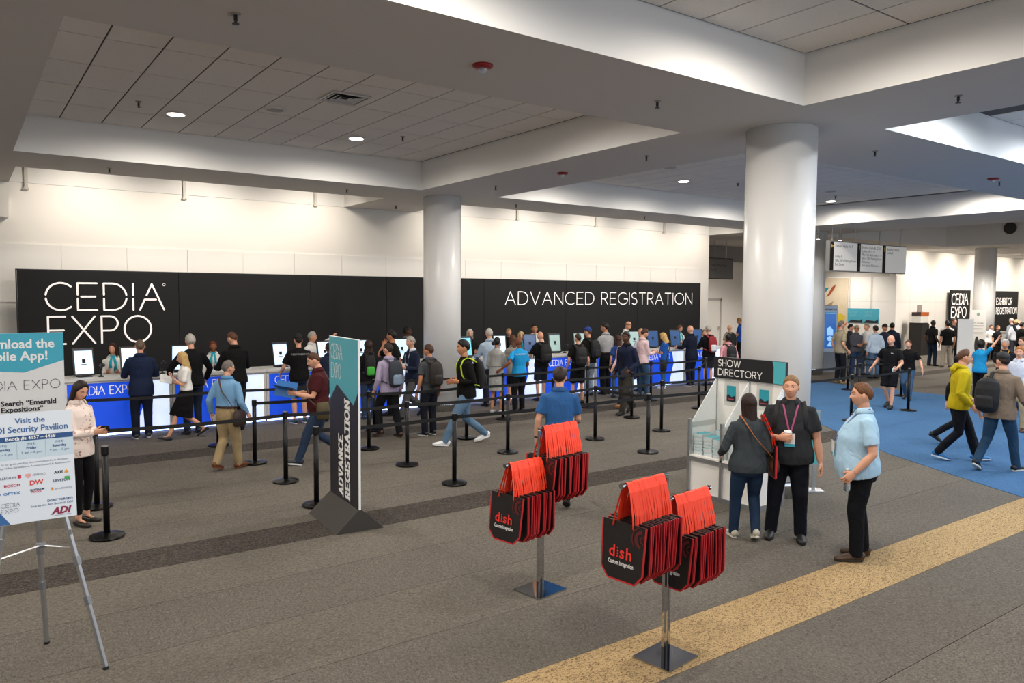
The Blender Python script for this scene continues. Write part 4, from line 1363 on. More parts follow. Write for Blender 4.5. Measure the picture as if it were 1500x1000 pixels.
def face_y(x, z):
    th = math.acos(max(-1, min(1, z / HRZ)))
    best = None
    lo, hi = 0, PI / 2
    for _ in range(30):
        m = (lo + hi) / 2
        if head_pt(th, m)[0] < x:
            lo = m
        else:
            hi = m
    return face_relief(head_pt(th, lo))[1]


_HEAD = {}


def head_mesh(res):
    """verts, faces, slots for the head (0 skin, 1 eye white, 2 iris, 3 brow/hair, 4 lip) relative to neck pivot"""
    if res in _HEAD:
        return _HEAD[res]
    nu, nv = (40, 44) if res else (22, 22)
    V, F, S = [], [], []
    # finer columns on the face
    phs = []
    for i in range(nu):
        t = i / nu * 2 - 1
        phs.append(PI * (0.45 * t + 0.55 * t ** 3))
    for j in range(nv + 1):
        th = PI * (j / nv)
        th = min(max(th, 0.03), PI - 0.03)
        for ph in phs:
            V.append(face_relief(head_pt(th, ph)) + HC)
    for j in range(nv):
        for i in range(nu):
            a, b = j * nu + i, j * nu + (i + 1) % nu
            c, d = a + nu, b + nu
            F.append((a, c, d, b))
            ctr = (V[a] + V[b] + V[c] + V[d]) / 4 - HC
            lip = ctr[1] > 0.05 and abs(ctr[0]) < 0.022 and -0.071 < ctr[2] < -0.056
            S.append(4 if lip else 0)

    def ell(c, r, n=8, k=5, slot=0):
        o = len(V)
        for j in range(k + 1):
            th = PI * j / k
            for i in range(n):
                a = 2 * PI * i / n
                V.append(np.array([c[0] + r[0] * math.sin(th) * math.cos(a), c[1] + r[1] * math.sin(th) * math.sin(a), c[2] + r[2] * math.cos(th)]) + HC)
        for j in range(k):
            for i in range(n):
                a, b = o + j * n + i, o + j * n + (i + 1) % n
                F.append((a, b, b + n, a + n))
                S.append(slot)
    for s in (-1, 1):
        ell((s * 0.077, -0.006, -0.006), (0.010, 0.019, 0.031), 8, 6, 0)
        ell((s * 0.081, 0.004, -0.002), (0.004, 0.010, 0.018), 6, 4, 0)
        ey = face_y(0.032, 0.004)
        ell((s * 0.032, ey - 0.0055, 0.004), (0.0140, 0.009, 0.0085), 8, 6, 1)
        ell((s * 0.032, ey + 0.0005, 0.004), (0.0066, 0.0036, 0.0070), 8, 4, 2)
        # upper lid and brow
        by = face_y(0.034, 0.024)
        o = len(V)
        for i in range(6):
            t = i / 5
            x = s * (0.016 + 0.036 * t)
            z = 0.024 + 0.007 * math.sin(PI * t * 0.8)
            yy = face_y(abs(x), z) + 0.002
            for dz in (-0.0045, 0.0045):
                V.append(np.array([x, yy, z + dz * (1.1 - 0.5 * t)]) + HC)
        for i in range(5):
            F.append((o + 2 * i, o + 2 * i + 2, o + 2 * i + 3, o + 2 * i + 1))
            S.append(3)
        o = len(V)
        for i in range(6):
            t = i / 5
            x = s * (0.020 + 0.026 * t)
            z = 0.0085 + 0.0035 * math.sin(PI * t)
            yy = ey + 0.003 - 0.004 * abs(t - 0.45)
            V.append(np.array([x, yy, z]) + HC)
            V.append(np.array([x, yy - 0.002, z + 0.006]) + HC)
        for i in range(5):
            F.append((o + 2 * i, o + 2 * i + 2, o + 2 * i + 3, o + 2 * i + 1))
            S.append(0)
    _HEAD[res] = (np.array(V), F, S)
    return _HEAD[res]


def interp(x, xs_, ys_):
    return float(np.interp(x, xs_, ys_))


def hair_shell(lines, thick, nu=32, nv=12, z_from=None, bumps=0.0):
    """shell over the skull; lines = hairline height by angle from the front (deg -> z); z_from keeps only a band below it"""
    V, F = [], []
    rnd = random.Random(5)
    ang, zz = zip(*lines)
    for i in range(nu):
        ph = 2 * PI * i / nu - PI
        zl = interp(abs(math.degrees(ph)), ang, zz)
        t1 = math.acos(max(-1, min(1, zl / HRZ)))
        t0 = 0.02 if z_from is None else math.acos(max(-1, min(1, z_from / HRZ)))
        for j in range(nv + 1):
            s = j / nv
            th = t0 + (t1 - t0) * s
            k = min(1.0, (1 - s) / 0.22)
            if z_from is not None:
                k = min(k, min(1.0, s / 0.3))
            off = -0.003 + (thick + 0.003 + bumps * rnd.uniform(-1, 1)) * math.sqrt(max(0, k))
            V.append(head_pt(th, ph, off) + HC)
    for i in range(nu):
        for j in range(nv):
            a = i * (nv + 1) + j
            b = ((i + 1) % nu) * (nv + 1) + j
            F.append((a, a + 1, b + 1, b))
    return V, F


SHORT = [(0, 0.068), (25, 0.066), (42, 0.055), (58, 0.033), (70, 0.012), (82, 0.008), (95, 0.018), (110, 0.0), (130, -0.045), (180, -0.062)]
WIDE = [(0, 0.080), (25, 0.070), (45, 0.045), (60, 0.02), (75, -0.03), (95, -0.055), (130, -0.07), (180, -0.075)]
RECEDE = [(0, 0.098), (25, 0.102), (42, 0.085), (58, 0.05), (70, 0.016), (82, 0.01), (95, 0.018), (110, 0.0), (130, -0.045), (180, -0.062)]


def curtain(length, back=0.05, spread=1.0, a0=70, thick=0.022, wave=0.0):
    """long hair falling from the crown behind and beside the head"""
    V, F = [], []
    nu, nv = 20, 12
    for layer in (0, 1):
        for i in range(nu + 1):
            ph = math.radians(a0 + (360 - 2 * a0) * i / nu)
            for j in range(nv + 1):
                s = j / nv
                z = 0.07 - (0.07 + length) * s
                if z > -0.02:
                    th = math.acos(max(-1, min(1, z / HRZ)))
                    p = head_pt(th, ph, 0.016 - 0.02 * layer)
                else:
                    k = min(1, (-0.02 - z) / max(0.05, length))
                    th = math.acos(-0.02 / HRZ)
                    p = head_pt(th, ph, 0.016 - thick * layer)
                    p = np.array([p[0] * (1 + 0.12 * k * spread) * (1 - 0.25 * k * (1 - spread)), p[1] * (1 - 0.2 * k) - back * k, z])
                    p[0] += wave * math.sin(z * 60 + i * 1.3)
                    p[1] += wave * math.cos(z * 50 + i * 2.1)
                V.append(p + HC)
    n1 = (nu + 1) * (nv + 1)
    for l, o in ((0, 0), (1, n1)):
        for i in range(nu):
            for j in range(nv):
                a = o + i * (nv + 1) + j
                b = a + nv + 1
                F.append((a, a + 1, b + 1, b) if l else (a, b, b + 1, a + 1))
    for i in range(nu):
        a, b = i * (nv + 1) + nv, (i + 1) * (nv + 1) + nv
        F.append((a, b, b + n1, a + n1))
    for i in (0, nu):
        for j in range(nv):
            a = i * (nv + 1) + j
            F.append((a, a + 1, a + 1 + n1, a + n1))
    return V, F


def ball(c, r, n=12, k=8):
    V, F = [], []
    for j in range(k + 1):
        th = PI * j / k
        for i in range(n):
            a = 2 * PI * i / n
            V.append(np.array([c[0] + r[0] * math.sin(th) * math.cos(a), c[1] + r[1] * math.sin(th) * math.sin(a), c[2] + r[2] * math.cos(th)]))
    for j in range(k):
        for i in range(n):
            a, b = j * n + i, j * n + (i + 1) % n
            F.append((a, b, b + n, a + n))
    return V, F


def hair_mesh(style):
    out = [[], []]

    def add(vf):
        o = len(out[0])
        out[0].extend(vf[0])
        out[1].extend([tuple(i + o for i in f) for f in vf[1]])
    if style == 'short':
        add(hair_shell(SHORT, 0.013))
    elif style == 'thick':
        add(hair_shell(SHORT, 0.022, bumps=0.003))
    elif style == 'buzz':
        add(hair_shell(SHORT, 0.005))
    elif style == 'recede':
        add(hair_shell(RECEDE, 0.010))
    elif style == 'fringe':
        add(hair_shell([(0, 0.06), (70, 0.016), (82, 0.01), (95, 0.018), (110, 0.0), (130, -0.045), (180, -0.062)], 0.007, z_from=0.066))
    elif style == 'long':
        add(hair_shell(WIDE, 0.016))
        add(curtain(0.30, 0.045, 1.0))
    elif style == 'verylong':
        add(hair_shell(WIDE, 0.016))
        add(curtain(0.42, 0.06, 0.6))
    elif style == 'shoulder':
        add(hair_shell(WIDE, 0.020))
        add(curtain(0.21, 0.02, 1.2, 62))
    elif style == 'curly':
        add(hair_shell(WIDE, 0.026, bumps=0.006))
        add(curtain(0.24, 0.03, 1.9, 62, 0.03, 0.010))
    elif style == 'bob':
        add(hair_shell(WIDE, 0.026, bumps=0.003))
        add(curtain(0.10, 0.0, 0.8, 66, 0.03))
    elif style == 'bun':
        add(hair_shell(WIDE, 0.012))
        add(ball((0, -0.125, 0.085), (0.05, 0.045, 0.05)))
    elif style == 'crop':
        add(hair_shell(SHORT, 0.020, bumps=0.005))
    return out


# ---- hand ---------------------------------------------------------------
def hand_geo(curl, res):
    """right hand: wrist at origin, fingers along +y, thumb side +x, palm faces -z"""
    mb = MB()
    n = 7 if res else 5
    mb.tube([(0, -0.045, 0), (0, -0.01, 0), (0.002, 0.035, 0), (0.002, 0.075, -0.002), (0, 0.098, -0.003)], [(0.017, 0.015), (0.0265, 0.0205), (0.040, 0.017), (0.042, 0.015), (0.036, 0.011)], 10, (0, 0, 1))
    for x, ln, ex in ((0.030, 0.070, 0.06), (0.0105, 0.078, 0.02), (-0.010, 0.072, -0.03), (-0.029, 0.057, -0.09)):
        a = 0.12 + 0.25 * curl
        p = np.array([x, 0.088, -0.002])
        pts, rad = [p - [0, 0.012, 0]], [0.0098]
        d = np.array([math.sin(ex), math.cos(ex), 0])
        for seg, r in ((0.45, 0.0092), (0.30, 0.0086), (0.25, 0.0070)):
            dd = np.array([d[0] * math.cos(a), d[1] * math.cos(a), -math.sin(a)])
            p = p + dd * ln * seg
            pts.append(p)
            rad.append(r)
            a += 0.18 + 1.05 * curl
        pts.insert(1, np.array([x, 0.088, -0.002]))
        rad.insert(1, 0.0098)
        mb.tube(pts, rad, n, (1, 0, 0.1))
    b = 0.55 + 0.5 * curl
    p = np.array([0.026, 0.022, -0.004])
    d1 = n3([0.75, 0.65, -0.25 - 0.4 * curl])
    d2 = n3([0.30, 0.9, -0.2 - 0.9 * curl])
    mb.tube([p - d1 * 0.015, p, p + d1 * 0.032, p + d1 * 0.034 + d2 * 0.026, p + d1 * 0.034 + d2 * 0.044], [0.014, 0.0145, 0.0115, 0.010, 0.007], n, (0, 0, 1))
    return np.array(mb.v), mb.f


SKIN_L, SKIN_M, SKIN_D = '#d9a184', '#c08463', '#6b4230'
HANG = (0.075, 0.03, -0.52)
POSES = {
    'stand': dict(lf=(-0.11, 0.0), rf=(0.11, 0.03), la=HANG, ra=HANG),
    'stand_b': dict(lf=(-0.12, 0.06), rf=(0.11, -0.04), la=(0.08, 0.08, -0.50), ra=(0.09, 0.02, -0.52)),
    'counter': dict(lf=(-0.10, 0.0), rf=(0.11, 0.05), la=(0.02, 0.33, -0.28), ra=(0.02, 0.33, -0.28), lean=0.06),
    'clerk': dict(lf=(-0.10, 0.0), rf=(0.11, 0.0), la=(-0.05, 0.27, -0.23), ra=(-0.05, 0.27, -0.23)),
    'phone': dict(lf=(-0.10, 0.0), rf=(0.10, 0.07), la=(-0.10, 0.31, -0.26), ra=(-0.10, 0.31, -0.25), hp=0.4),
    'fold': dict(lf=(-0.10, 0.0), rf=(0.11, 0.03), la=(-0.12, 0.24, -0.30), ra=(-0.12, 0.24, -0.30)),
    'walk': dict(lf=(-0.07, 0.33, 0.0, 0.2), rf=(0.07, -0.30, 0.07, -0.55), la=(0.08, -0.17, -0.49), ra=(0.08, 0.20, -0.48), lean=0.05),
    'walk_b': dict(lf=(-0.07, -0.30, 0.07, -0.55), rf=(0.07, 0.33, 0.0, 0.2), la=(0.08, 0.20, -0.48), ra=(0.08, -0.17, -0.49), lean=0.05),
    'pocket': dict(lf=(-0.11, 0.0), rf=(0.12, 0.04), la=(0.06, 0.03, -0.50), ra=(0.02, 0.10, -0.46)),
}
BODY_SCALE = 1.75
PEOPLE = {}
CUST = 'visitors at the counters'


_FM = {}


def fold_mat(c, rough=0.85):
    if c in _FM:
        return _FM[c]
    m = bpy.data.materials.new('cloth_%d' % len(_FM))
    _FM[c] = m
    m.use_nodes = True
    nt = m.node_tree
    b = nt.nodes['Principled BSDF']
    b.inputs['Base Color'].default_value = (*lin(c), 1)
    b.inputs['Roughness'].default_value = rough
    b.inputs['Specular IOR Level'].default_value = 0.2
    tc = nt.nodes.new('ShaderNodeTexCoord')
    mp = nt.nodes.new('ShaderNodeMapping')
    mp.inputs['Scale'].default_value = (1, 1, 0.6)
    mp.inputs['Rotation'].default_value = (0.3, 0.4, 0)
    nt.links.new(tc.outputs['Object'], mp.inputs['Vector'])
    prev = None
    for sc_, st_, ds_ in ((6.0, 0.5, 0.06), (18.0, 0.16, 0.015)):
        n = nt.nodes.new('ShaderNodeTexNoise')
        n.inputs['Scale'].default_value = sc_
        n.inputs['Detail'].default_value = 2
        n.inputs['Distortion'].default_value = 1.2
        nt.links.new(mp.outputs['Vector'], n.inputs['Vector'])
        bp = nt.nodes.new('ShaderNodeBump')
        bp.inputs['Strength'].default_value = st_
        bp.inputs['Distance'].default_value = ds_
        nt.links.new(n.outputs['Fac'], bp.inputs['Height'])
        if prev:
            nt.links.new(prev.outputs['Normal'], bp.inputs['Normal'])
        prev = bp
    nt.links.new(prev.outputs['Normal'], b.inputs['Normal'])
    return m


_HM = {}


def hair_mat(c):
    if c in _HM:
        return _HM[c]
    m = bpy.data.materials.new('hair_%d' % len(_HM))
    _HM[c] = m
    m.use_nodes = True
    nt = m.node_tree
    b = nt.nodes['Principled BSDF']
    b.inputs['Roughness'].default_value = 0.5
    b.inputs['Specular IOR Level'].default_value = 0.3
    tc = nt.nodes.new('ShaderNodeTexCoord')
    mp = nt.nodes.new('ShaderNodeMapping')
    mp.inputs['Scale'].default_value = (1, 1, 0.12)
    n = nt.nodes.new('ShaderNodeTexNoise')
    n.inputs['Scale'].default_value = 110
    n.inputs['Detail'].default_value = 3
    r = nt.nodes.new('ShaderNodeValToRGB')
    k = lin(c)
    r.color_ramp.elements[0].position, r.color_ramp.elements[1].position = 0.3, 0.7
    r.color_ramp.elements[0].color = (*[a * 0.55 for a in k], 1)
    r.color_ramp.elements[1].color = (*[min(1, a * 1.35) for a in k], 1)
    bp = nt.nodes.new('ShaderNodeBump')
    bp.inputs['Strength'].default_value = 0.6
    bp.inputs['Distance'].default_value = 0.01
    nt.links.new(tc.outputs['Object'], mp.inputs['Vector'])
    nt.links.new(mp.outputs['Vector'], n.inputs['Vector'])
    nt.links.new(n.outputs['Fac'], r.inputs['Fac'])
    nt.links.new(r.outputs['Color'], b.inputs['Base Color'])
    nt.links.new(n.outputs['Fac'], bp.inputs['Height'])
    nt.links.new(bp.outputs['Normal'], b.inputs['Normal'])
    return m


def cloth(c, bump=0.35, bs=14.0, rough=0.85):
    return fold_mat(c, rough)


def person(key, label, head, feet=None, Y=None, Z=None, H=None, h=0.0, sex='m', fat=None, belly=0.0, skin=SKIN_L, hair=('short', '#3a2a20'), top=('tee', '#111111'), bot=('trousers', '#15161c'), shoes='#15130f', sole=None, pose='stand', group=None, near=0, extras=(), sleeve=None, tuck=False, inner=None, **kw):
    P = dict(POSES['clerk' if group and group.startswith('clerks') and pose == 'counter' else pose])
    fat = fat or (1.0 if sex == 'f' else 1.06)
    P.update(kw)
    lean, hy, hp = P.get('lean', 0.0), P.get('hy', 0.0), P.get('hp', 0.0)
    side = P.get('side', 0.0)
    # ---------- joints for a 1.75 m figure
    L1, L2 = 0.416, 0.408
    hipz = 0.905
    ft = {}
    for s, k in ((-1, 'lf'), (1, 'rf')):
        q = list(P[k]) + [0, 0, 0, 0]
        ft[s] = (q[0], q[1], q[2], q[3])
        az = 0.085 + q[2] + max(0, -math.sin(q[3])) * 0.06
        d = math.hypot(q[0] - s * 0.09, q[1])
        hipz = min(hipz, az + math.sqrt((L1 + L2 - 0.003) ** 2 - d * d))
    pel = np.array([0, 0, hipz])
    RT = roty(side) @ rotx(-lean)
    fem = sex == 'f'
    shw = (0.160 if fem else 0.186) * (0.68 + 0.32 * fat)

    def T(p):
        return pel + RT @ (np.array(p, float) - [0, 0, 0.905])
    neck = T((0, 0.0, 1.485))
    piv = T((0, 0.012, 1.53))
    RH = rotz(hy) @ rotx(-hp) @ RT
    top_z = (piv + RH @ np.array([0, 0.0, 0.222]))[2]
    # ---------- place in the hall
    if feet is not None and group == CUST and G(*feet)[1] > 15.15:
        feet, Y = None, 15.2
    if feet is not None:
        g = G(*feet)
        x, y = g[0], g[1]
        hgt = H or height_at(x, y, head[1])
    elif Y is not None:
        q = onY(head[0], head[1], Y)
        x, y, hgt = q[0], Y, q[2]
    else:
        q = G(head[0], head[1], Z or 1.75)
        x, y, hgt = q[0], q[1], Z or 1.75
    hgt0 = hgt
    hgt = min(max(hgt, 1.5 * top_z / 1.75), 1.98)
    S = hgt / top_z
    # put the head (not the root) on the sight line when the figure leans
    off = rotz(math.radians(h)) @ ((piv) * S)
    if feet is None:
        x, y = x - off[0], y - off[1]
    root = thing('person', label, 'person', (x, y, 0.007), math.radians(h), group)
    PEOPLE[key] = dict(root=root, S=S, T=T, RT=RT, h=hgt, xy=(x, y), raw=hgt0, rz=math.radians(h), near=near, fat=fat, shw=shw, label=label, fem=fem)
    vox = 0.011 if near else (0.0185 if math.hypot(x, y) < 18 else 0.023)
    sm = 5 if near else 3

    def sc(v):
        return np.array(v) * S
    # ---------- arms
    arms = {}
    for s, k, pk in ((-1, 'la', 'lp'), (1, 'ra', 'rp')):
        sh = T((s * shw, 0.0, 1.382))
        tgt = np.array(P[k], float)
        wr = sh + np.array([s * tgt[0], tgt[1], tgt[2]])
        pole = P.get(pk, (0.35, -1.0, -0.35))
        el, wr = ik(sh, wr, 0.295, 0.25, (s * pole[0], pole[1], pole[2]))
        arms[s] = (sh, el, wr)
    # ---------- legs
    legs = {}
    for s in (-1, 1):
        fx, fy, fz, fp = ft[s]
        hp_ = pel + np.array([s * 0.09, 0, 0])
        an = np.array([fx, fy, 0.085 + fz + max(0, -math.sin(fp)) * 0.06])
        kn, an = ik(hp_, an, L1, L2, (s * 0.12, 1.0, 0.1))
        legs[s] = (hp_, kn, an)
    fa = fat
    kind, tcol = top[0], top[1]
    longs = sleeve == 'long' if sleeve else kind in ('shirt', 'jacket', 'hoodie', 'blouse', 'dress', 'suit')
    wm_ = 0.88 if fem else 1.0
    # ---------- body core
    core = MB()
    sh_r = [(0.82, 0.13, 0.09, 0), (0.93, 0.155, 0.10, 0), (1.08, 0.128 * wm_, 0.09, belly * .8), (1.2, 0.14 * wm_, 0.10, belly * .5), (1.3, 0.15 * wm_, 0.105, 0.0), (1.38, 0.15 * wm_, 0.09, 0), (1.44, 0.11, 0.07, 0)]
    core.tube([T((0, b * 0.6, z)) for z, a, d, b in sh_r], [(a * fa, d * fa + b * 0.5) for z, a, d, b in sh_r], 14, (0, 1, 0))
    core.tube([T((0, 0, 1.40)), T((0, -0.004, 1.47)), T((0, 0.0, 1.53)), piv + RH @ np.array([0, 0.005, 0.06])], [(0.075, 0.065), (0.058 * (0.88 if fem else 1), 0.058), (0.052 * (0.88 if fem else 1), 0.055), (0.05, 0.055)], 12, (0, 1, 0))
    af = 0.86 if fem else 1.0
    af *= 0.75 + 0.25 * fa
    for s in (-1, 1):
        sh, el, wr = arms[s]
        m1, m2 = (sh + el) / 2, el * 0.62 + wr * 0.38
        core.tube([T((s * 0.07, 0, 1.37)), sh, m1, el, m2, wr], [0.05 * af, 0.048 * af, 0.046 * af, 0.040 * af, 0.041 * af, 0.027 * af], 10, (0.2, 1, 0.1))
        hp_, kn, an = legs[s]
        core.tube([hp_ + [0, 0, 0.04], (hp_ + kn) / 2, kn, kn * 0.62 + an * 0.38 + [0, -0.012, 0], an], [0.078, 0.068, 0.050, 0.051, 0.036], 10, (0, 1, 0.1))
        core.tube([an + [0, -0.02, -0.01], an + rotx(ft[s][3]) @ np.array([0, 0.10, -0.045])], [0.022, 0.016], 8, (1, 0, 0))
    hv, hf, hs_ = head_mesh(near)
    hk = 0.96 if fem else 1.0
    EV = [(RH @ (v * hk)) + piv for v in hv]
    EF = list(hf)
    ES = list(hs_)
    hands = {}
    for s, ck in ((-1, 'lc'), (1, 'rc')):
        sh, el, wr = arms[s]
        d = n3(wr - el)
        hd = P.get('lh' if s < 0 else 'rh')
        if hd is not None:
            d = n3((s * hd[0], hd[1], hd[2]))
        tv = np.array(P.get('lt' if s < 0 else 'rt', (0, 1, 1)), float)
        tv[0] *= s
        tv = n3(tv - d * (tv @ d))
        up = -np.cross(tv, d) * s         # back of the hand
        gv, gf = hand_geo(P.get(ck, 0.35), near)
        o = len(EV)
        hs2 = 0.92 if fem else 1.0
        M = np.stack([tv, d, up], 1)
        EV += [M @ (v * hs2) + wr for v in gv]
        EF += [tuple(i + o for i in (f if s < 0 else f[::-1])) for f in gf]
        ES += [0] * len(gf)
        hands[s] = (wr * S, d, tv, up)
    PEOPLE[key]['hands'] = hands
    sk = mat(skin, 0.55, bump=0.05, bscale=120, spec=0.35)
    me = bpy.data.meshes.new('body')
    for m in (sk, mat('#d8d4cf', 0.3), mat('#2a1d16', 0.3), mat(hair[1] if hair[1] else '#6a5a4c', 0.8), mat(tuple(a * b for a, b in zip(lin(skin), (0.86, 0.62, 0.60))), 0.5)):
        me.materials.append(m)
    bo = link('body', me, root)
    JOBS.append((bo, [sc(v) for v in core.v], core.f, vox * 1.1, sm - 1, ([sc(v) for v in EV], EF, ES)))
    # ---------- hair
    if hair[0] not in ('bald', None):
        hvf = hair_mesh(hair[0])
        mb = MB()
        mb.add([sc(RH @ (np.array(v) * hk) + piv) for v in hvf[0]], hvf[1])
        ho = mb.obj('hair', hair_mat(hair[1]), root, True)

    def job(name, mb, m, v=None, s_=None, parent=root, label_=None):
        me_ = bpy.data.meshes.new(name)
        me_.materials.append(m)
        o_ = link(name, me_, parent, label_)
        JOBS.append((o_, [sc(q) for q in mb.v], mb.f, v or vox, s_ if s_ is not None else sm, None))
        return o_
    # ---------- lower garment
    bkind, bcol = bot
    if bkind != 'none':
        mb = MB()
        pr = [(0.80, 0.150, 0.112), (0.90, 0.178, 0.128), (0.97, 0.172, 0.122), (1.03, 0.160 * (0.93 if fem else 1), 0.115)]
        if bkind in ('trousers', 'jeans', 'shorts', 'leggings'):
            mb.tube([T((0, belly * 0.12, z)) for z, a, d in pr], [(a * fa * .97, d * fa * .95 + belly * 0.1) for z, a, d in pr], 14, (0, 1, 0))
            for s in (-1, 1):
                hp_, kn, an = legs[s]
                lf_ = 0.78 + 0.22 * fa
                if bkind == 'shorts':
                    e = hp_ * 0.06 + kn * 0.94
                    mb.tube([hp_ + [0, 0, 0.05], hp_ * .6 + kn * .4, e], [(0.092 * lf_, 0.10 * lf_), (0.095 * lf_, 0.10 * lf_), (0.092 * lf_, 0.098 * lf_)], 12, (0, 1, 0.1))
                else:
                    lo = an + (kn - an) * (-0.10 if bkind in ('trousers', 'jeans') else 0.10)
                    if bkind == 'leggings':
                        rr_ = [0.092, 0.086, 0.060, 0.060, 0.040]
                    elif bkind == 'jeans':
                        rr_ = [0.094, 0.090, 0.070, 0.064, 0.057]
                    else:
                        rr_ = [0.096, 0.094, 0.077, 0.071, 0.066]
                    pts = [hp_ + [0, 0, 0.05], (hp_ + kn) / 2, kn, kn * 0.55 + lo * 0.45 + [0, -0.010, 0], lo]
                    mb.tube(pts, [r * (lf_ if i < 3 else 1) for i, r in enumerate(rr_)], 12, (0, 1, 0.1))
            job('trousers' if bkind in ('trousers', 'jeans') else bkind, mb, cloth(bcol, 0.5, 9.0))
        elif bkind == 'skirt':
            zz = [(0.50, 0.165, 0.15), (0.65, 0.175, 0.145), (0.90, 0.178, 0.13), (1.04, 0.145, 0.105)]
            mid = (legs[-1][1] + legs[1][1]) / 2
            mb.tube([np.array([0, mid[1] * (1 - (z - .5) / .5), z - 0.905 + hipz]) for z, a, d in zz], [(a * fa, d * fa + abs(ft[1][1] - ft[-1][1]) * 0.12 * (1 - (z - .5) / .54)) for z, a, d in zz], 16, (0, 1, 0))
            job('skirt', mb, cloth(bcol, 0.4, 10))
        if bkind in ('trousers', 'jeans', 'shorts') and tuck:
            mb = MB()
            zz = [(1.005, 0.166, 0.121), (1.04, 0.163, 0.119)]
            mb.tube([T((0, belly * 0.3, z)) for z, a, d in zz], [(a * fa + .006, d * fa + belly * 0.25 + .006) for z, a, d in zz], 18, (0, 1, 0))
            mb.v = [sc(q) for q in mb.v]
            mb.obj('belt', mat('#2a1a12', 0.4), root, True)
    # ---------- upper garment
    mb = MB()
    loose = {'tee': 1.0, 'polo': 1.0, 'shirt': 1.0, 'jacket': 1.08, 'hoodie': 1.10, 'blouse': 1.04, 'dress': 1.02, 'suit': 1.07, 'sweater': 1.06}[kind]
    if kind == 'sweater':
        longs = True
    hem = {'suit': 0.76, 'jacket': 0.80, 'hoodie': 0.84, 'dress': 0.50, 'blouse': 0.82}.get(kind, 0.84)
    if tuck:
        hem = 0.99
    k = loose * fa
    rings = []
    if kind == 'dress':
        rings += [(0.50, 0.185, 0.15, 0), (0.72, 0.185, 0.145, 0)]
    if not tuck:
        if kind != 'dress':
            rings += [(hem, 0.184, 0.136, 0.45)]
        rings += [(0.93, 0.186, 0.138, 0.75)]
    rings += [(1.0, 0.172, 0.128, 1.0), (1.09, (0.158 if not fem else 0.140), 0.118, 1.0), (1.20, 0.168 * (wm_ + .02), 0.124, 0.8), (1.30, 0.178 * wm_, 0.128, 0.3), (1.37, 0.184 * wm_, 0.118, 0.1), (1.405, 0.172 * wm_, 0.102, 0), (1.435, 0.142 * wm_, 0.088, 0), (1.462, 0.104, 0.076, 0), (1.483, 0.074, 0.067, 0), (1.50, 0.063, 0.061, 0)]
    bust = 0.022 if fem else 0.0
    def kz(z):
        return k if z < 1.22 else k + (loose * (0.66 + 0.34 * fa) - k) * min(1.0, (z - 1.22) / 0.14)
    ctr = [belly * b * 0.55 + (bust if 1.2 <= z <= 1.32 else 0) for z, a, d, b in rings]
    dep = [d * kz(z) + belly * b * 0.45 for z, a, d, b in rings]
    mb.tube([T((0, c_, z)) for (z, a, d, b), c_ in zip(rings, ctr)], [(a * kz(z), d_) for (z, a, d, b), d_ in zip(rings, dep)], 18, (0, 1, 0))
    zr = [r_[0] for r_ in rings]

    def fy_(z, x_=0.0):
        d_ = interp(z, zr, dep)
        a_ = interp(z, zr, [r_[1] * kz(r_[0]) for r_ in rings])
        return interp(z, zr, ctr) + d_ * math.sqrt(max(0.05, 1 - min(0.95, (x_ / a_) ** 2)))

    def by_(z):
        return interp(z, zr, ctr) - interp(z, zr, dep)
    PEOPLE[key]['front'], PEOPLE[key]['back'] = fy_, by_
    sr = (0.80 + 0.2 * fa) * (0.9 if fem else 1.0) * loose
    for s in (-1, 1):
        sh, el, wr = arms[s]
        a0 = T((s * 0.08, 0, 1.372))
        if longs:
            e = wr + n3(el - wr) * 0.012
            mb.tube([a0, sh, (sh + el) / 2, el, (el + e) / 2, e], [0.068 * sr, 0.057 * sr, 0.060 * sr, 0.055 * sr, 0.050 * sr, 0.040 * sr], 12, (0.2, 1, 0.1))
        else:
            q = P.get('slv', 0.72)
            e = sh + (el - sh) * q
            mb.tube([a0, sh, sh + (e - sh) * 0.6, e], [0.068 * sr, 0.058 * sr, 0.065 * sr, 0.069 * sr], 12, (0.2, 1, 0.1))
    gname = {'tee': 't_shirt', 'polo': 'polo_shirt', 'shirt': 'shirt', 'jacket': 'jacket', 'hoodie': 'hooded_top', 'blouse': 'blouse', 'dress': 'dress', 'suit': 'suit_jacket', 'sweater': 'sweater'}[kind]
    tm = top[2] if len(top) > 2 else cloth(tcol, 0.45, 10.0)
    g = job(gname, mb, tm)
    # ---------- open front of jackets: shirt wedge
    if inner:
        mb = MB()
        kk = k
        pts = [(-0.055, 1.475, 0.068), (0.055, 1.475, 0.068), (0.075, 1.36, 0.125), (0.05, 1.2, 0.128), (0.018, 1.02, 0.124), (-0.018, 1.02, 0.124), (-0.05, 1.2, 0.128), (-0.075, 1.36, 0.125)]
        vv = [sc(T((x_, fy_(z_, x_) + 0.005, z_))) for x_, z_, d_ in pts]
        vb = [sc(T((x_ * 0.9, fy_(z_, x_) - 0.03, z_))) for x_, z_, d_ in pts]
        n = len(pts)
        mb.add(vv + vb, [tuple(range(n)), tuple(range(2 * n - 1, n - 1, -1))] + [(i, (i + 1) % n, n + (i + 1) % n, n + i) for i in range(n)])
        mb.obj('shirt_front', cloth(inner, 0.3), root, False)
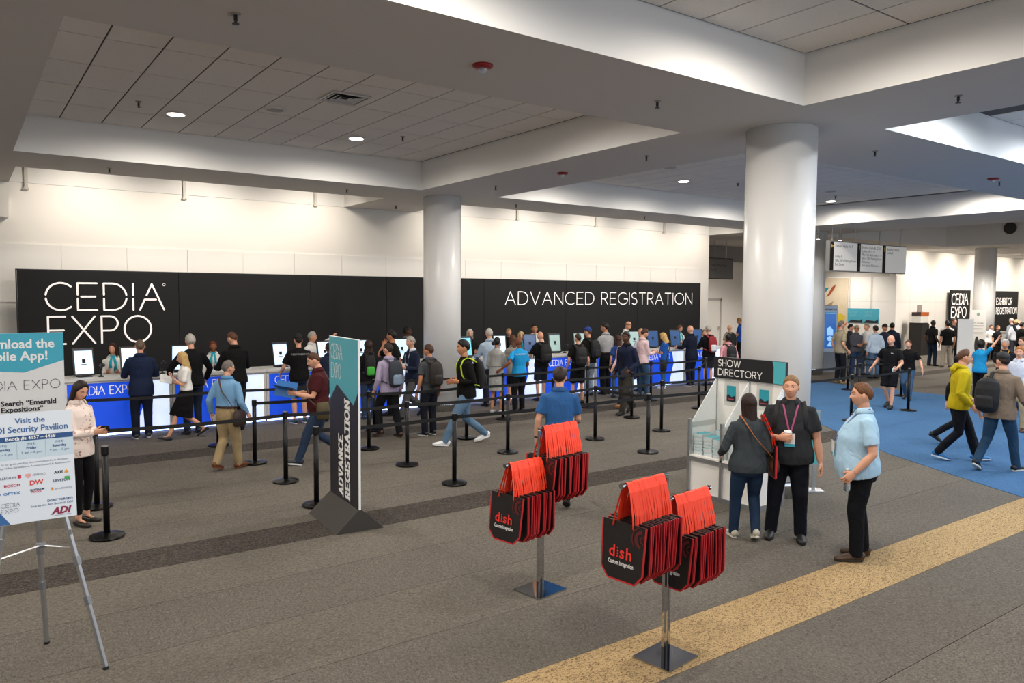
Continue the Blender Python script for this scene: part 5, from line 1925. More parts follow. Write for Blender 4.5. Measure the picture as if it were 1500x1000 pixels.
    # ---------- collar
    if kind in ('polo', 'shirt', 'suit', 'jacket', 'blouse') or 'collar' in extras:
        mb = MB()
        cc = P.get('collar_col', tcol)
        n = 16
        v, f = [], []
        for i in range(n + 1):
            a = math.radians(-155 + 310 * i / n) + PI
            r0 = (0.064, 0.062)
            for rx_, ry_, zz_ in ((0.062, 0.062, 1.516), (0.074, 0.072, 1.508), (0.108, 0.094, 1.466)):
                v.append(sc(T((rx_ * math.sin(a), ry_ * math.cos(a) + 0.004, zz_ - 0.018 * max(0, math.cos(a))))))
        for i in range(n):
            for j in range(2):
                a = i * 3 + j
                f.append((a, a + 1, a + 4, a + 3))
        mb.add(v, f)
        co = mb.obj('collar', cloth(cc, 0.2) if cc else tm, root, True)
        sol = co.modifiers.new('thickness', 'SOLIDIFY')
        sol.thickness = 0.006 * S
    # ---------- shoes
    for s in (-1, 1):
        an = legs[s][2]
        R_ = rotx(ft[s][3]) @ rotz(-s * 0.12)
        tip = 0.20 if not fem else 0.18
        pr = [(-0.075, -0.045, 0.032, 0.036), (-0.055, -0.035, 0.040, 0.048), (-0.01, -0.028, 0.042, 0.054), (0.05, -0.043, 0.044, 0.040), (0.11, -0.055, 0.049, 0.029), (0.16, -0.061, 0.044, 0.022), (tip, -0.066, 0.022, 0.014)]
        if fem and bkind in ('skirt', 'leggings', 'none'):
            pr = [(-0.065, -0.06, 0.028, 0.022), (-0.03, -0.055, 0.034, 0.028), (0.03, -0.062, 0.036, 0.020), (0.09, -0.064, 0.040, 0.019), (0.14, -0.066, 0.032, 0.016), (0.19, -0.07, 0.008, 0.009)]
        mb = MB()
        mb.tube([an + R_ @ np.array([0, yy, zz]) for yy, zz, a, b in pr], [(a, b) for yy, zz, a, b in pr], 12, tuple(R_ @ np.array([0, 0, 1.0])))
        base = -0.083
        for i in range(len(mb.v)):
            l = R_.T @ (np.array(mb.v[i]) - an)
            l[2] = max(l[2], base + 0.012)
            mb.v[i] = tuple(an + R_ @ l)
        mb.v = [sc(q) for q in mb.v]
        so = mb.obj('shoe', mat(shoes, 0.5, bump=0.1, bscale=40), root, True)
        mb = MB()
        out_ = []
        for t_ in range(20):
            a = 2 * PI * t_ / 20
            yy = 0.063 + math.cos(a) * (tip + 0.078) / 2
            w_ = (0.040 if yy < 0.03 else 0.047) * abs(math.sin(a)) ** 0.7 * (1 if math.sin(a) > 0 else -1)
            out_.append((w_, yy))
        vv = [sc(an + R_ @ np.array([x_, y_, base])) for x_, y_ in out_] + [sc(an + R_ @ np.array([x_, y_, base + 0.022])) for x_, y_ in out_]
        mb.add(vv, [tuple(range(19, -1, -1)), tuple(range(20, 40))] + [(i, (i + 1) % 20, 20 + (i + 1) % 20, 20 + i) for i in range(20)])
        mb.obj('sole', mat(sole or shoes, 0.7), so, False)
    # ---------- extras
    for e in extras:
        if e.startswith('cap'):
            col = e.split(':')[1]
            mb = MB()
            v, f = hair_shell([(0, 0.052), (60, 0.048), (100, 0.042), (180, 0.02)], 0.024)
            mb.add([sc(RH @ (np.array(q) * hk) + piv) for q in v], f)
            cp = mb.obj('cap', mat(col, 0.8, bump=0.1, bscale=80), root, True)
            mb = MB()
            v, f = [], []
            for lay in (0, 0.006):
                for i in range(9):
                    a = math.radians(-58 + 116 * i / 8)
                    for r_, dz in ((0.09, 0.055), (0.165, 0.04)):
                        v.append(sc(RH @ ((np.array([math.sin(a) * r_ * (0.85 if r_ < .1 else 0.55), math.cos(a) * r_ + (0.0 if r_ < .1 else 0.02), dz + lay]) + HC) * hk) + piv))
            for i in range(8):
                a = 2 * i
                f += [(a, a + 1, a + 3, a + 2), (18 + a, 18 + a + 2, 18 + a + 3, 18 + a + 1), (a + 1, 18 + a + 1, 18 + a + 3, a + 3)]
            mb.add(v, f)
            mb.obj('visor', mat(col, 0.8), cp, False)
        elif e.startswith('glasses'):
            up_ = 0.0 if e == 'glasses' else 0.07
            mb = MB()
            fy = face_y(0.032, 0.004) + 0.008
            for s in (-1, 1):
                pts = [np.array([s * 0.032 + 0.021 * math.cos(a), fy - (0.03 if up_ else 0), 0.002 + up_ + 0.015 * math.sin(a)]) for a in [2 * PI * i / 12 for i in range(13)]]
                mb.tube([sc(RH @ ((p + HC) * hk) + piv) for p in pts], [0.0016 * S] * 13, 5, (0, 1, 0.01))
                mb.tube([sc(RH @ ((np.array(p) + HC) * hk) + piv) for p in ((s * 0.053, fy - 0.002 - (0.03 if up_ else 0), 0.006 + up_), (s * 0.084, -0.0, 0.008 + up_ * .9))], [0.0016 * S] * 2, 5, (0, 0, 1))
            mb.tube([sc(RH @ ((np.array(p) + HC) * hk) + piv) for p in ((-0.011, fy - (0.03 if up_ else 0), 0.004 + up_), (0.011, fy - (0.03 if up_ else 0), 0.004 + up_))], [0.0016 * S] * 2, 5, (0, 0, 1))
            mb.obj('glasses', mat('#15120f', 0.3), root, True)
        elif e.startswith('scarf'):
            col = e.split(':')[1]
            mb = MB()
            pts = [T((0.075 * math.sin(a), 0.072 * math.cos(a) + 0.004, 1.478)) for a in [2 * PI * i / 16 for i in range(17)]]
            mb.tube(pts, [(0.016, 0.024)] * 17, 8, (0, 0, 1))
            for s, l in ((-1, 0.30), (1, 0.22)):
                mb.tube([T((s * 0.02, 0.078, 1.46)), T((s * 0.045, fy_(1.36) + 0.012, 1.36)), T((s * 0.05, fy_(1.46 - l) + 0.012, 1.46 - l))], [(0.02, 0.008), (0.028, 0.008), (0.032, 0.006)], 8, (0, 1, 0))
            mb.v = [sc(q) for q in mb.v]
            mb.obj('scarf', cloth(col, 0.3), root, True)
        elif e.startswith('lanyard'):
            col = e.split(':')[1]
            n = 14
            v, f = [], []
            bz = 1.16
            half = [(x_, fy_(z_, x_) + 0.012, z_) for x_, z_ in ((0.004, bz + 0.015), (0.011, 1.20), (0.019, 1.23), (0.027, 1.26), (0.035, 1.29), (0.044, 1.33), (0.053, 1.37), (0.060, 1.40), (0.067, 1.43))] + [(0.082, 0.045, 1.478), (0.078, -0.04, 1.500)]
            path = [(-x_, y_, z_) for x_, y_, z_ in half] + [(0.0, -0.085, 1.50)] + half[::-1]
            mb = MB()
            mb.tube([T(p) for p in path], [(0.009, 0.002)] * len(path), 4, (0, 1, 0.01))
            mb.v = [sc(q) for q in mb.v]
            ly = mb.obj('lanyard', mat(col, 0.6), root, False)
            mb = MB()
            yb = max(fy_(bz), fy_(bz - 0.12)) + 0.014
            mb.prism([(-0.05, bz - 0.13), (0.05, bz - 0.13), (0.05, bz + 0.01), (-0.05, bz + 0.01)], 'y', yb, yb + 0.004)
            mb.prism([(-0.05, bz - 0.13), (0.05, bz - 0.13), (0.05, bz - 0.10), (-0.05, bz - 0.10)], 'y', yb + 0.003, yb + 0.005, 1)
            mb.v = [sc(T(q)) for q in mb.v]
            mb.obj('badge', [mat('#e6e8ea', 0.4), mat('#3fb0c4', 0.4)], ly, False)
        elif e.startswith('hood'):
            col = e.split(':')[1]
            mb = MB()
            pts = [T((0.085 * math.sin(a), 0.075 * math.cos(a) - 0.02, 1.485 - 0.02 * math.cos(a))) for a in [math.radians(-140 + 280 * i / 14) + PI for i in range(15)]]
            mb.tube(pts, [(0.030, 0.034)] * 15, 8, (0, 0, 1))
            mb.tube([T((0, -0.09, 1.50)), T((0, -0.125, 1.44)), T((0, -0.12, 1.36))], [(0.08, 0.035), (0.10, 0.04), (0.05, 0.02)], 10, (0, 1, 0.1))
            job('hood', mb, tm, vox, 2)
        elif e.startswith('watch'):
            s = -1 if e.endswith('l') else 1
            sh, el, wr = arms[s]
            d = n3(el - wr)
            mb = MB()
            mb.tube([wr + d * 0.012, wr + d * 0.032], [0.031, 0.032], 12, (0.2, 1, 0.1))
            mb.v = [sc(q) for q in mb.v]
            mb.obj('wristband', BLACK, root, True)
        elif e.startswith('print'):
            _, col, txt_ = e.split(':')
            mb = MB()
            o = text(txt_, 0.05, mat(col, 0.6), root, (0, 0, 0), 'CENTER', 'back_print', bold=0.001)
            me_ = o.data
            n = len(me_.vertices)
            c_ = np.empty(n * 3)
            me_.vertices.foreach_get('co', c_)
            c_ = c_.reshape(-1, 3)
            c_ = np.array([sc(T((q[0], by_(1.345) - 0.008 + abs(q[0]) ** 2 * 2.2, 1.345 + q[2]))) for q in c_])
            me_.vertices.foreach_set('co', c_.ravel())
            me_.update()
        elif e.startswith('chest'):
            _, col = e.split(':')
            mb = MB()
            for dx, w_ in ((0, 0.03), (0.02, 0.02)):
                mb.add([sc(T((-0.075 + dx + a, fy_(1.335, .08) + 0.008, 1.335 + b))) for a, b in ((-w_, -0.008), (w_, -0.008), (w_ * .3, 0.012))], [(0, 1, 2)])
            mb.obj('chest_logo', mat(col, 0.6), root)
    return root


def local_to(key, p):
    q = PEOPLE[key]
    return q['S'] * q['T'](p)


def worn(key, name, label, cat, group=None):
    q = PEOPLE[key]
    return thing(name, label, cat, (*q['xy'], 0.007), q['rz'], group)


def backpack(key, label, col, strap=None, size=1.0, panel=None, one=False, x_off=0.0, drop=0.0):
    q = PEOPLE[key]
    f = 1.0
    FR, BK = q['front'], q['back']
    t = worn(key, 'backpack', label, 'backpack', 'backpacks worn in the hall')
    vox = 0.012 if q['near'] else 0.018
    b0 = min(BK(1.3), BK(1.2)) - 0.004
    mb = MB()
    zz = [(0.98, 0.10, 0.05), (1.0, 0.135, 0.075), (1.12, 0.15, 0.09), (1.28, 0.15, 0.085), (1.38, 0.135, 0.07), (1.43, 0.09, 0.045)]
    mb.tube([local_to(key, (x_off, b0 - d * size, z - drop)) for z, a, d in zz], [(a * size * q['S'], d * size * q['S']) for z, a, d in zz], 16, (0, 1, 0))
    me = bpy.data.meshes.new('pack')
    m = mat(col, 0.75, bump=0.3, bscale=25)
    me.materials.append(m)
    JOBS.append((link('pack', me, t), mb.v, mb.f, vox, 2, None))
    mb = MB()
    zz = [(1.0, 0.09, 0.03), (1.03, 0.11, 0.045), (1.16, 0.11, 0.045), (1.2, 0.09, 0.02)]
    mb.tube([local_to(key, (x_off, b0 - 0.155 * size, z - drop)) for z, a, d in zz], [(a * size * q['S'], d * size * q['S']) for z, a, d in zz], 12, (0, 1, 0))
    me = bpy.data.meshes.new('pocket')
    me.materials.append(mat(panel or col, 0.7, bump=0.3, bscale=30))
    JOBS.append((link('pocket', me, t), mb.v, mb.f, vox, 2, None))
    mb = MB()
    mb.tube([local_to(key, p) for p in ((x_off - 0.03, b0 - 0.06, 1.42 - drop), (x_off - 0.025, b0 - 0.065, 1.465 - drop), (x_off + 0.025, b0 - 0.065, 1.465 - drop), (x_off + 0.03, b0 - 0.06, 1.42 - drop))], [(0.008, 0.012)] * 4, 6, (0, 1, 0))
    mb.obj('grab_loop', m, t, True)
    w_ = q['shw'] * 0.56
    for s in ((-1,) if one else (-1, 1)):
        mb = MB()
        r_ = 0.02 * q['S']
        mb.tube([local_to(key, p) for p in ((s * w_ * .8, b0 - 0.02, 1.40 - drop), (s * w_, BK(1.43) * .8, 1.462), (s * w_ * 1.05, 0.0, 1.475), (s * w_ * 1.12, FR(1.44, w_) * .95 + .004, 1.445), (s * w_ * 1.2, FR(1.36, w_ * 1.2) + .008, 1.36), (s * w_ * 1.35, FR(1.22, w_ * 1.35) + .008, 1.22), (s * w_ * 1.9, 0.05, 1.10), (s * w_ * 1.4, b0 - 0.03, 1.03 - drop))], [(r_ * 1.4, 0.010)] * 6 + [(r_ * .7, 0.006)] * 2, 8, (0, 1, 0.05))
        mb.obj('strap', mat(strap or col, 0.7), t, True)
    return t


def held(key, side, name, label, cat, mb, mats, off=(0, 0.09, -0.03), rot=None, smooth=False):
    """thing placed in a hand frame: x thumb side, y along the fingers, z back of the hand"""
    q = PEOPLE[key]
    wr, d, tv, up = q['hands'][side]
    M = np.stack([tv, d, up], 1)
    R_ = M if rot is None else M @ rot
    p = wr + M @ (np.array(off) * q['S'])
    rz = rotz(q['rz'])
    W = rz @ R_
    pos = rz @ p + np.array([*q['xy'], 0.007])
    mb.v = [tuple(W @ np.array(v)) for v in mb.v]
    o = mb.obj(name, mats, None, smooth)
    o.location = pos
    return tag(o, label, cat)


def run_jobs():
    tmp = []
    for o, v, f, vox, sm, extra in JOBS:
        me = bpy.data.meshes.new('tmp')
        me.from_pydata([tuple(p) for p in v], [], f)
        ob = bpy.data.objects.new('tmp', me)
        C.objects.link(ob)
        r = ob.modifiers.new('r', 'REMESH')
        r.mode = 'VOXEL'
        r.voxel_size = vox
        s = ob.modifiers.new('s', 'SMOOTH')
        s.factor = 0.5
        s.iterations = sm
        tmp.append(ob)
    dg = bpy.context.evaluated_depsgraph_get()
    dg.update()
    for ob, (o, v, f, vox, sm, extra) in zip(tmp, JOBS):
        em = bpy.data.meshes.new_from_object(ob.evaluated_get(dg))
        n = len(em.vertices)
        co = np.empty(n * 3)
        em.vertices.foreach_get('co', co)
        V = co.reshape(-1, 3).tolist()
        F = [tuple(p.vertices) for p in em.polygons]
        S = [0] * len(F)
        if extra:
            ev, ef, es = extra
            V += [list(map(float, p)) for p in ev]
            F += [tuple(i + n for i in q) for q in ef]
            S += es
        me = o.data
        me.from_pydata(V, [], F)
        me.polygons.foreach_set('material_index', S)
        me.polygons.foreach_set('use_smooth', [True] * len(me.polygons))
        me.update()
        bpy.data.meshes.remove(em)
    for ob in tmp:
        me = ob.data
        bpy.data.objects.remove(ob)
        bpy.data.meshes.remove(me)

# ---- fabrics with a pattern of their own
def plaid(c0, c1, scale):
    m = bpy.data.materials.new('checked_cloth')
    m.use_nodes = True
    nt = m.node_tree
    b = nt.nodes['Principled BSDF']
    b.inputs['Roughness'].default_value = 0.85
    tc = nt.nodes.new('ShaderNodeTexCoord')
    ck = nt.nodes.new('ShaderNodeTexChecker')
    ck.inputs['Scale'].default_value = scale
    ck.inputs['Color1'].default_value = (*lin(c0), 1)
    ck.inputs['Color2'].default_value = (*lin(c1), 1)
    nt.links.new(tc.outputs['Object'], ck.inputs['Vector'])
    nt.links.new(ck.outputs['Color'], b.inputs['Base Color'])
    return m


def floral(c0, c1):
    m = bpy.data.materials.new('floral_cloth')
    m.use_nodes = True
    nt = m.node_tree
    b = nt.nodes['Principled BSDF']
    b.inputs['Roughness'].default_value = 0.8
    tc = nt.nodes.new('ShaderNodeTexCoord')
    n = nt.nodes.new('ShaderNodeTexNoise')
    n.inputs['Scale'].default_value = 16
    n.inputs['Distortion'].default_value = 1.5
    r = nt.nodes.new('ShaderNodeValToRGB')
    r.color_ramp.elements[0].position = 0.60
    r.color_ramp.elements[1].position = 0.70
    r.color_ramp.elements[0].color = (*lin(c0), 1)
    r.color_ramp.elements[1].color = (*lin(c1), 1)
    nt.links.new(tc.outputs['Object'], n.inputs['Vector'])
    nt.links.new(n.outputs['Fac'], r.inputs['Fac'])
    nt.links.new(r.outputs['Color'], b.inputs['Base Color'])
    return m


NAVY, BLK, JEANS, LJEANS, DJEANS, KHAKI = '#171d33', '#101012', '#2c3e58', '#6d8aa8', '#1a2536', '#a08b68'
TEALS = '#2aa7bd'
TO_CAM = 144            # heading of somebody who faces the camera
STAFF, LANE = 'clerks behind the counters', 'visitors walking in the queue lanes'
P = person

# ---- left part
P('floral', 'woman in pale floral blouse and black leggings looking at her phone', (97, 558), feet=(118, 766), h=-140, sex='f', fat=1.02, hair=('verylong', '#241713'), top=('blouse', '#e8d5cc', floral('#ead9d0', '#a07464')), bot=('leggings', '#0d0d0f'), shoes='#17130f', pose='phone', near=1, hy=-0.2, lc=0.6, rc=0.6)
P('staff_brown', 'clerk with long brown hair, white blouse and teal scarf at the first counter', (165, 503), Y=16.95, h=170, sex='f', hair=('shoulder', '#3a2118'), top=('blouse', '#e9e6e2'), bot=('trousers', BLK), pose='counter', group=STAFF, extras=('scarf:' + TEALS, 'glasses'), hy=-0.3)
P('navysuit', 'man in navy suit seen from behind at the first counter', (205, 498), feet=(203, 640), h=-4, fat=1.06, hair=('buzz', '#6d5a4a'), top=('suit', '#1b2540'), bot=('trousers', '#141a2c'), shoes='#2a2a2c', sole='#b9b9b9', pose='counter', group=CUST, lean=0.03)
P('greyblack', 'grey haired man in black sweater and jeans leaning at the second counter', (279, 490), feet=(292, 628), h=6, hair=('short', '#b9b3ab'), top=('sweater', '#0f0f11'), bot=('jeans', DJEANS), shoes='#1c1c22', pose='counter', group=CUST, lp=(1, -.4, -.3), rp=(1, -.4, -.3), la=(.1, .25, -.42), ra=(.12, .18, -.46))
P('blondewalk', 'blonde woman in white top and short black skirt walking left', (282, 515), feet=(275, 642), h=80, sex='f', fat=0.95, hair=('long', '#c9a468'), top=('tee', '#eceae6'), bot=('skirt', '#0d0d0e'), shoes='#0d0c0c', pose='walk', group=LANE, la=(-.05, .22, -.12), ra=(-.04, .26, -.22), hp=.1, lc=.8, rc=.6, tuck=True, sleeve='short')
P('staff_red', 'clerk with short reddish hair, white blouse and teal scarf at the second counter', (312, 500), Y=16.95, h=165, sex='f', skin='#8a5537', hair=('crop', '#6a3320'), top=('blouse', '#e6e3de'), bot=('trousers', BLK), pose='counter', group=STAFF, extras=('scarf:' + TEALS,))
P('tallblack', 'tall man in plain black polo seen from behind at the second counter', (343, 487), Y=15.1, h=10, fat=1.12, hair=('buzz', '#5e3a26'), top=('polo', '#0e0e0f'), bot=('trousers', '#16161a'), pose='counter', group=CUST, sleeve='long', hy=0.3, hp=.3)
P('khaki', 'man in blue checked shirt and khaki trousers with brown shoulder bag', (336, 529), feet=(333, 688), h=-52, fat=1.06, hair=('recede', '#6d6560'), top=('shirt', '#5d8fb8', plaid('#4d83b4', '#86aecd', 95)), bot=('trousers', KHAKI), shoes='#6a3a1e', pose='walk_b', group=LANE, lf=(-.09, -.14, .03, -.25), rf=(.09, .17, 0, .1), la=(.12, .02, -.5), ra=(.1, .12, -.48), tuck=True, extras=('glasses',), hy=-.45)
# ---- around the advance registration sign
P('capblack', 'man in black cap, black tee and denim shorts seen from behind at the third counter', (437, 490), feet=(440, 615), h=-4, fat=1.1, hair=('buzz', '#241a14'), top=('tee', '#0d0d0e'), bot=('shorts', '#262f42'), shoes='#24384a', sole='#c8c8c8', pose='counter', group=CUST, extras=('cap:#141416', 'print:#8f8f90:PERFORMANCE'), la=(.1, .26, -.4))
P('staff_point', 'grey haired clerk in white shirt pointing with a raised arm', (457, 486), Y=16.95, h=-150, hair=('short', '#b7b1a8'), top=('shirt', '#efedea'), bot=('trousers', BLK), pose='counter', group=STAFF, la=(.26, .22, .20), lh=(.2, .4, .8), hy=.25, lc=.3)
P('navydark', 'man in navy suit half hidden by the burgundy shirt man', (482, 502), Y=15.15, h=-6, skin=SKIN_D, hair=('buzz', '#2a2322'), top=('suit', '#20283e'), bot=('trousers', '#1a2036'), pose='counter', group=CUST)
P('burgundy', 'man in burgundy polo and jeans walking left with an open blue folder', (471, 517), feet=(470, 678), h=72, fat=1.16, belly=.05, hair=('buzz', '#4a2d1c'), top=('polo', '#43161a'), bot=('jeans', '#2b3a50'), shoes='#23262c', sole='#e6e6e6', pose='walk', group=LANE, la=(-.06, .33, -.24), ra=(-.02, .36, -.27), hp=.3, extras=('glasses_up',), near=1, lc=.3, rc=.3)
P('curlyback', 'woman with curly brown hair and black jacket behind the advance registration sign', (540, 499), Y=14.9, h=-15, sex='f', hair=('curly', '#33211a'), top=('jacket', '#141416'), bot=('jeans', JEANS), shoes='#2c3a52', pose='stand', group=CUST)
P('purple', 'man in lilac shirt with grey and black backpack stepping left of the far column', (574, 503), feet=(570, 640), h=8, hair=('buzz', '#2e2019'), top=('shirt', '#a79bb6'), bot=('trousers', '#131317'), shoes='#38221a', pose='stand_b', group=LANE, lf=(-.14, .1, .02, -.2), rf=(.15, -.12), hy=.3)
P('handface', 'dark haired man in black tee holding a hand to his face', (574, 484), Y=15.1, h=40, skin=SKIN_M, hair=('short', '#171210'), top=('tee', '#0f1210'), bot=('trousers', BLK), pose='stand', group=CUST, la=(-.13, .17, .06), lc=.7, lp=(.5, .2, -1))
P('staff_greysuit', 'clerk in grey suit with shaved head behind the counter left of the far column', (596, 478), Y=16.95, h=-110, skin='#5b382a', hair=('buzz', '#1a1412'), top=('suit', '#6e7278'), bot=('trousers', '#44474c'), inner='#dcdfe2', pose='stand', group=STAFF)
P('blazer', 'grey haired man in navy blazer and open shirt walking with papers in hand', (602, 493), feet=(605, 612), h=95, hair=('short', '#a39d95'), top=('suit', '#1a2238'), bot=('trousers', '#4b4a4b'), shoes='#19171a', inner='#c9d2dc', pose='walk', group=LANE, la=(-.02, .28, -.25), ra=(-.06, .30, -.27), lc=.7, rc=.6, collar_col='#d5dbe2')
P('greypolo', 'man in charcoal polo with brown backpack standing right before the far column', (632, 505), feet=(629, 638), h=8, fat=1.0, skin=SKIN_M, hair=('short', '#452a1b'), top=('polo', '#44474b'), bot=('trousers', '#151824'), shoes='#23242a', sole='#d2d2d0', pose='stand', group=LANE, hy=.45, extras=('lanyard:#5b3f78', 'watch_l', 'glasses_up'))
P('hoodie', 'man in black zip top and blue jeans with lime backpack straps striding left', (672, 499), feet=(683, 650), h=74, hair=('thick', '#15110f'), skin=SKIN_M, top=('sweater', '#0b0b0c'), bot=('jeans', '#5c7892'), shoes='#e8e8e8', pose='walk', group=LANE, lf=(-.07, .37, .0, .12), rf=(.07, -.33, .04, -.3), la=(-.03, .16, -.27), ra=(-.03, .16, -.30), lc=.9, rc=.9, near=1)
# ---- right of the far column
P('staff_white', 'clerk with straight white blonde hair in black behind the teal screen', (688, 482), Y=16.95, h=160, sex='f', hair=('shoulder', '#d8d3c6'), top=('blouse', '#141416'), bot=('trousers', BLK), pose='counter', group=STAFF, extras=('glasses',))
P('lightblue', 'grey haired man in pale blue shirt at the counter behind the grey dress woman', (717, 481), Y=15.1, h=-8, hair=('buzz', '#c2bdb5'), top=('shirt', '#a9bccf'), bot=('trousers', '#20242e'), pose='counter', group=CUST)
P('greydress', 'woman with dark bun in belted grey shirt dress', (730, 494), feet=(727, 604), h=-60, sex='f', fat=.98, skin=SKIN_M, hair=('bun', '#17100e'), top=('dress', '#a3a39f'), bot=('none', None), shoes='#dcdcda', pose='stand', group=LANE, ra=(-.05, .34, -.30), la=(.02, .2, -.4), hy=-.3, belt_dress=1)
P('staff_blackblouse', 'clerk with pulled back fair hair and black top', (745, 481), Y=17.35, h=165, sex='f', hair=('short', '#a8845c'), top=('blouse', '#121214'), bot=('trousers', BLK), pose='stand', group=STAFF)
P('beigejacket', 'woman with long brown hair in beige jacket and black skirt', (751, 491), feet=(752, 593), h=-12, sex='f', hair=('verylong', '#5c3a26'), top=('suit', '#8f877d'), bot=('skirt', '#0e0e10'), shoes='#5c3a4a', pose='counter', group=CUST)
P('staff_bob', 'clerk with blonde bob and teal scarf talking to the beige jacket woman', (763, 486), Y=16.9, h=150, sex='f', hair=('bob', '#d2b880'), top=('blouse', '#33343a'), bot=('trousers', BLK), pose='counter', group=STAFF, extras=('scarf:' + TEALS, 'glasses'))
P('bluetee', 'bald man in bright blue staff tee reaching to the belt post', (770, 494), feet=(760, 604), h=0, skin='#7a4a33', hair=('bald', '#3a2a22'), top=('tee', '#1f93cf'), bot=('trousers', '#0f0f12'), shoes='#17171a', sole='#d5d5d5', pose='stand', group=LANE, la=(.30, .04, -.36), ra=(.0, .2, -.40), extras=('print:#bfe4f4:REGISTRATION',), hy=.3)
P('staff_dark', 'dark haired clerk in white shirt behind the bald man with backpack', (783, 475), Y=17.0, h=150, skin=SKIN_M, hair=('short', '#14100e'), top=('shirt', '#e6e5e3'), bot=('trousers', BLK), pose='stand', group=STAFF)
P('baldpack', 'bald man in black tee and dark shorts with large black backpack', (792, 486), feet=(792, 585), h=-6, fat=1.1, hair=('bald', '#6a4a38'), top=('tee', '#101012'), bot=('shorts', '#1d2230'), shoes='#26262a', pose='counter', group=CUST)
P('royal', 'man in royal blue polo seen from behind beyond the hanging bags', (815, 540), feet=(818, 742), h=-40, fat=1.08, hair=('thick', '#2a1c15'), top=('polo', '#2f5c92'), bot=('trousers', '#14161c'), shoes='#121214', pose='walk', lf=(-.09, .10, 0, .05), rf=(.09, -.14, .05, -.5), la=(.10, .02, -.52), ra=(.0, .30, -.36), hy=-.15, extras=('lanyard:#3a3f78', 'watch_l'), near=1)
P('shortsblack', 'bearded man in black tee and black shorts with black backpack', (847, 489), feet=(846, 591), h=-18, fat=1.05, hair=('buzz', '#3a2a20'), top=('tee', '#0d0d0e'), bot=('shorts', '#101013'), shoes='#17171a', pose='stand_b', group=CUST, hy=.3)
P('bluecap', 'man in blue cap and light jeans with black camera backpack', (862, 480), feet=(868, 578), h=5, hair=('buzz', '#4a3020'), top=('sweater', '#15130f'), bot=('jeans', '#8a9aa8'), shoes='#3a3a3e', pose='counter', group=CUST, extras=('cap:#1f3f8a',), hy=.3)
P('greyshirt', 'dark haired man in light grey shirt and black trousers at the counter', (887, 473), feet=(891, 571), h=0, hair=('short', '#17120f'), skin=SKIN_M, top=('shirt', '#a4a5a6'), bot=('trousers', '#131316'), pose='counter', group=CUST, tuck=True, hy=.5)
P('staff_baldw', 'balding clerk in white shirt bending over the counter', (918, 471), Y=16.95, h=-160, hair=('fringe', '#8a6a50'), top=('shirt', '#e9e7e3'), bot=('trousers', BLK), pose='counter', group=STAFF, hp=.35)
P('pinkwalk', 'man in pink shirt walking close behind the navy blazer man', (912, 487), feet=(917, 595), h=100, hair=('short', '#5b3a28'), top=('shirt', '#d8aeb0'), bot=('trousers', '#191b26'), shoes='#8a5a30', pose='walk', group=LANE, la=(.16, .26, -.40), ra=(.06, .15, -.45))
P('blazerwalk', 'man in dark blue blazer carrying a notebook, walking between the belts', (921, 486), feet=(918, 606), h=95, skin='#5a3a2b', hair=('short', '#110d0c'), top=('suit', '#1a2138'), bot=('trousers', '#39352f'), shoes='#15120f', inner='#14161c', collar_col='#14161c', pose='walk_b', group=LANE, lf=(-.06, .22, 0, .1), rf=(.06, -.24, .06, -.5), la=(.02, .16, -.42), ra=(.08, .05, -.50), rc=.4, lc=.6, hy=.2)
P('pinkwrite', 'man in pale pink shirt and jeans writing on a slip of paper', (944, 482), feet=(940, 581), h=-105, fat=1.06, hair=('short', '#3e2a20'), top=('shirt', '#dcbfc0'), bot=('jeans', '#2f4862'), shoes='#3a3a40', pose='phone', group=LANE, hp=.35)
P('curlblonde', 'woman with curly blonde hair in royal blue tee and jeans', (974, 488), feet=(977, 566), h=28, sex='f', fat=1.0, hair=('curly', '#c9a566'), top=('tee', '#1f56a6'), bot=('jeans', '#34587c'), shoes='#cfd2d6', pose='phone', group=CUST)
P('staff_teal', 'clerk with tied back hair and teal scarf at the last counter', (995, 476), Y=16.9, h=170, sex='f', hair=('bun', '#6d4a30'), top=('blouse', '#ece9e4'), bot=('trousers', BLK), pose='counter', group=STAFF, extras=('scarf:' + TEALS,), hp=.3)
P('baldsuit', 'bald man in dark navy suit seen from behind at the last counter', (1012, 477), feet=(1010, 562), h=0, hair=('bald', '#8a6a58'), top=('suit', '#141a2c'), bot=('trousers', '#12172a'), shoes='#1a1a1e', sole='#c0c0c0', pose='counter', group=CUST)
P('redpack', 'grey haired man in black with red and white backpack at the last counter', (1038, 477), Y=15.0, h=-20, hair=('short', '#a8a29a'), top=('sweater', '#101013'), bot=('shorts', '#26262c'), shoes='#2a2a2e', pose='counter', group=CUST)
P('pinkpack', 'dark haired man in pink shirt with black backpack left of the big column', (1067, 490), Y=13.4, h=-25, skin=SKIN_D, hair=('short', '#0f0c0b'), top=('shirt', '#d79aa0'), bot=('trousers', '#22242c'), pose='stand', group=LANE)
P('baldfar', 'bald man in tan top with black backpack beyond the counters', (1069, 476), Y=17.2, h=-20, hair=('bald', '#8a6a58'), top=('tee', '#8f8778'), bot=('trousers', '#2a2c33'), pose='stand')
P('staff_bluepolo', 'clerk in royal blue polo left beside the big column', (1085, 466), Y=19.0, h=20, hair=('short', '#a8743c'), top=('polo', '#1f4fb0'), bot=('trousers', BLK), pose='phone', hp=.35)
P('baldbehind', 'bald man half hidden behind the pale pink shirt man', (940, 481), Y=15.1, h=0, hair=('bald', '#8a6a58'), top=('shirt', '#c9cdd4'), bot=('trousers', '#20222a'), pose='counter', group=CUST)
P('brownhair', 'woman with long brown hair in blue behind the pink shirt walking man', (906, 491), Y=14.5, h=-30, sex='f', hair=('verylong', '#3d2519'), top=('tee', '#24407a'), bot=('jeans', '#34506e'), shoes='#3a3a3e', pose='stand', group=CUST)
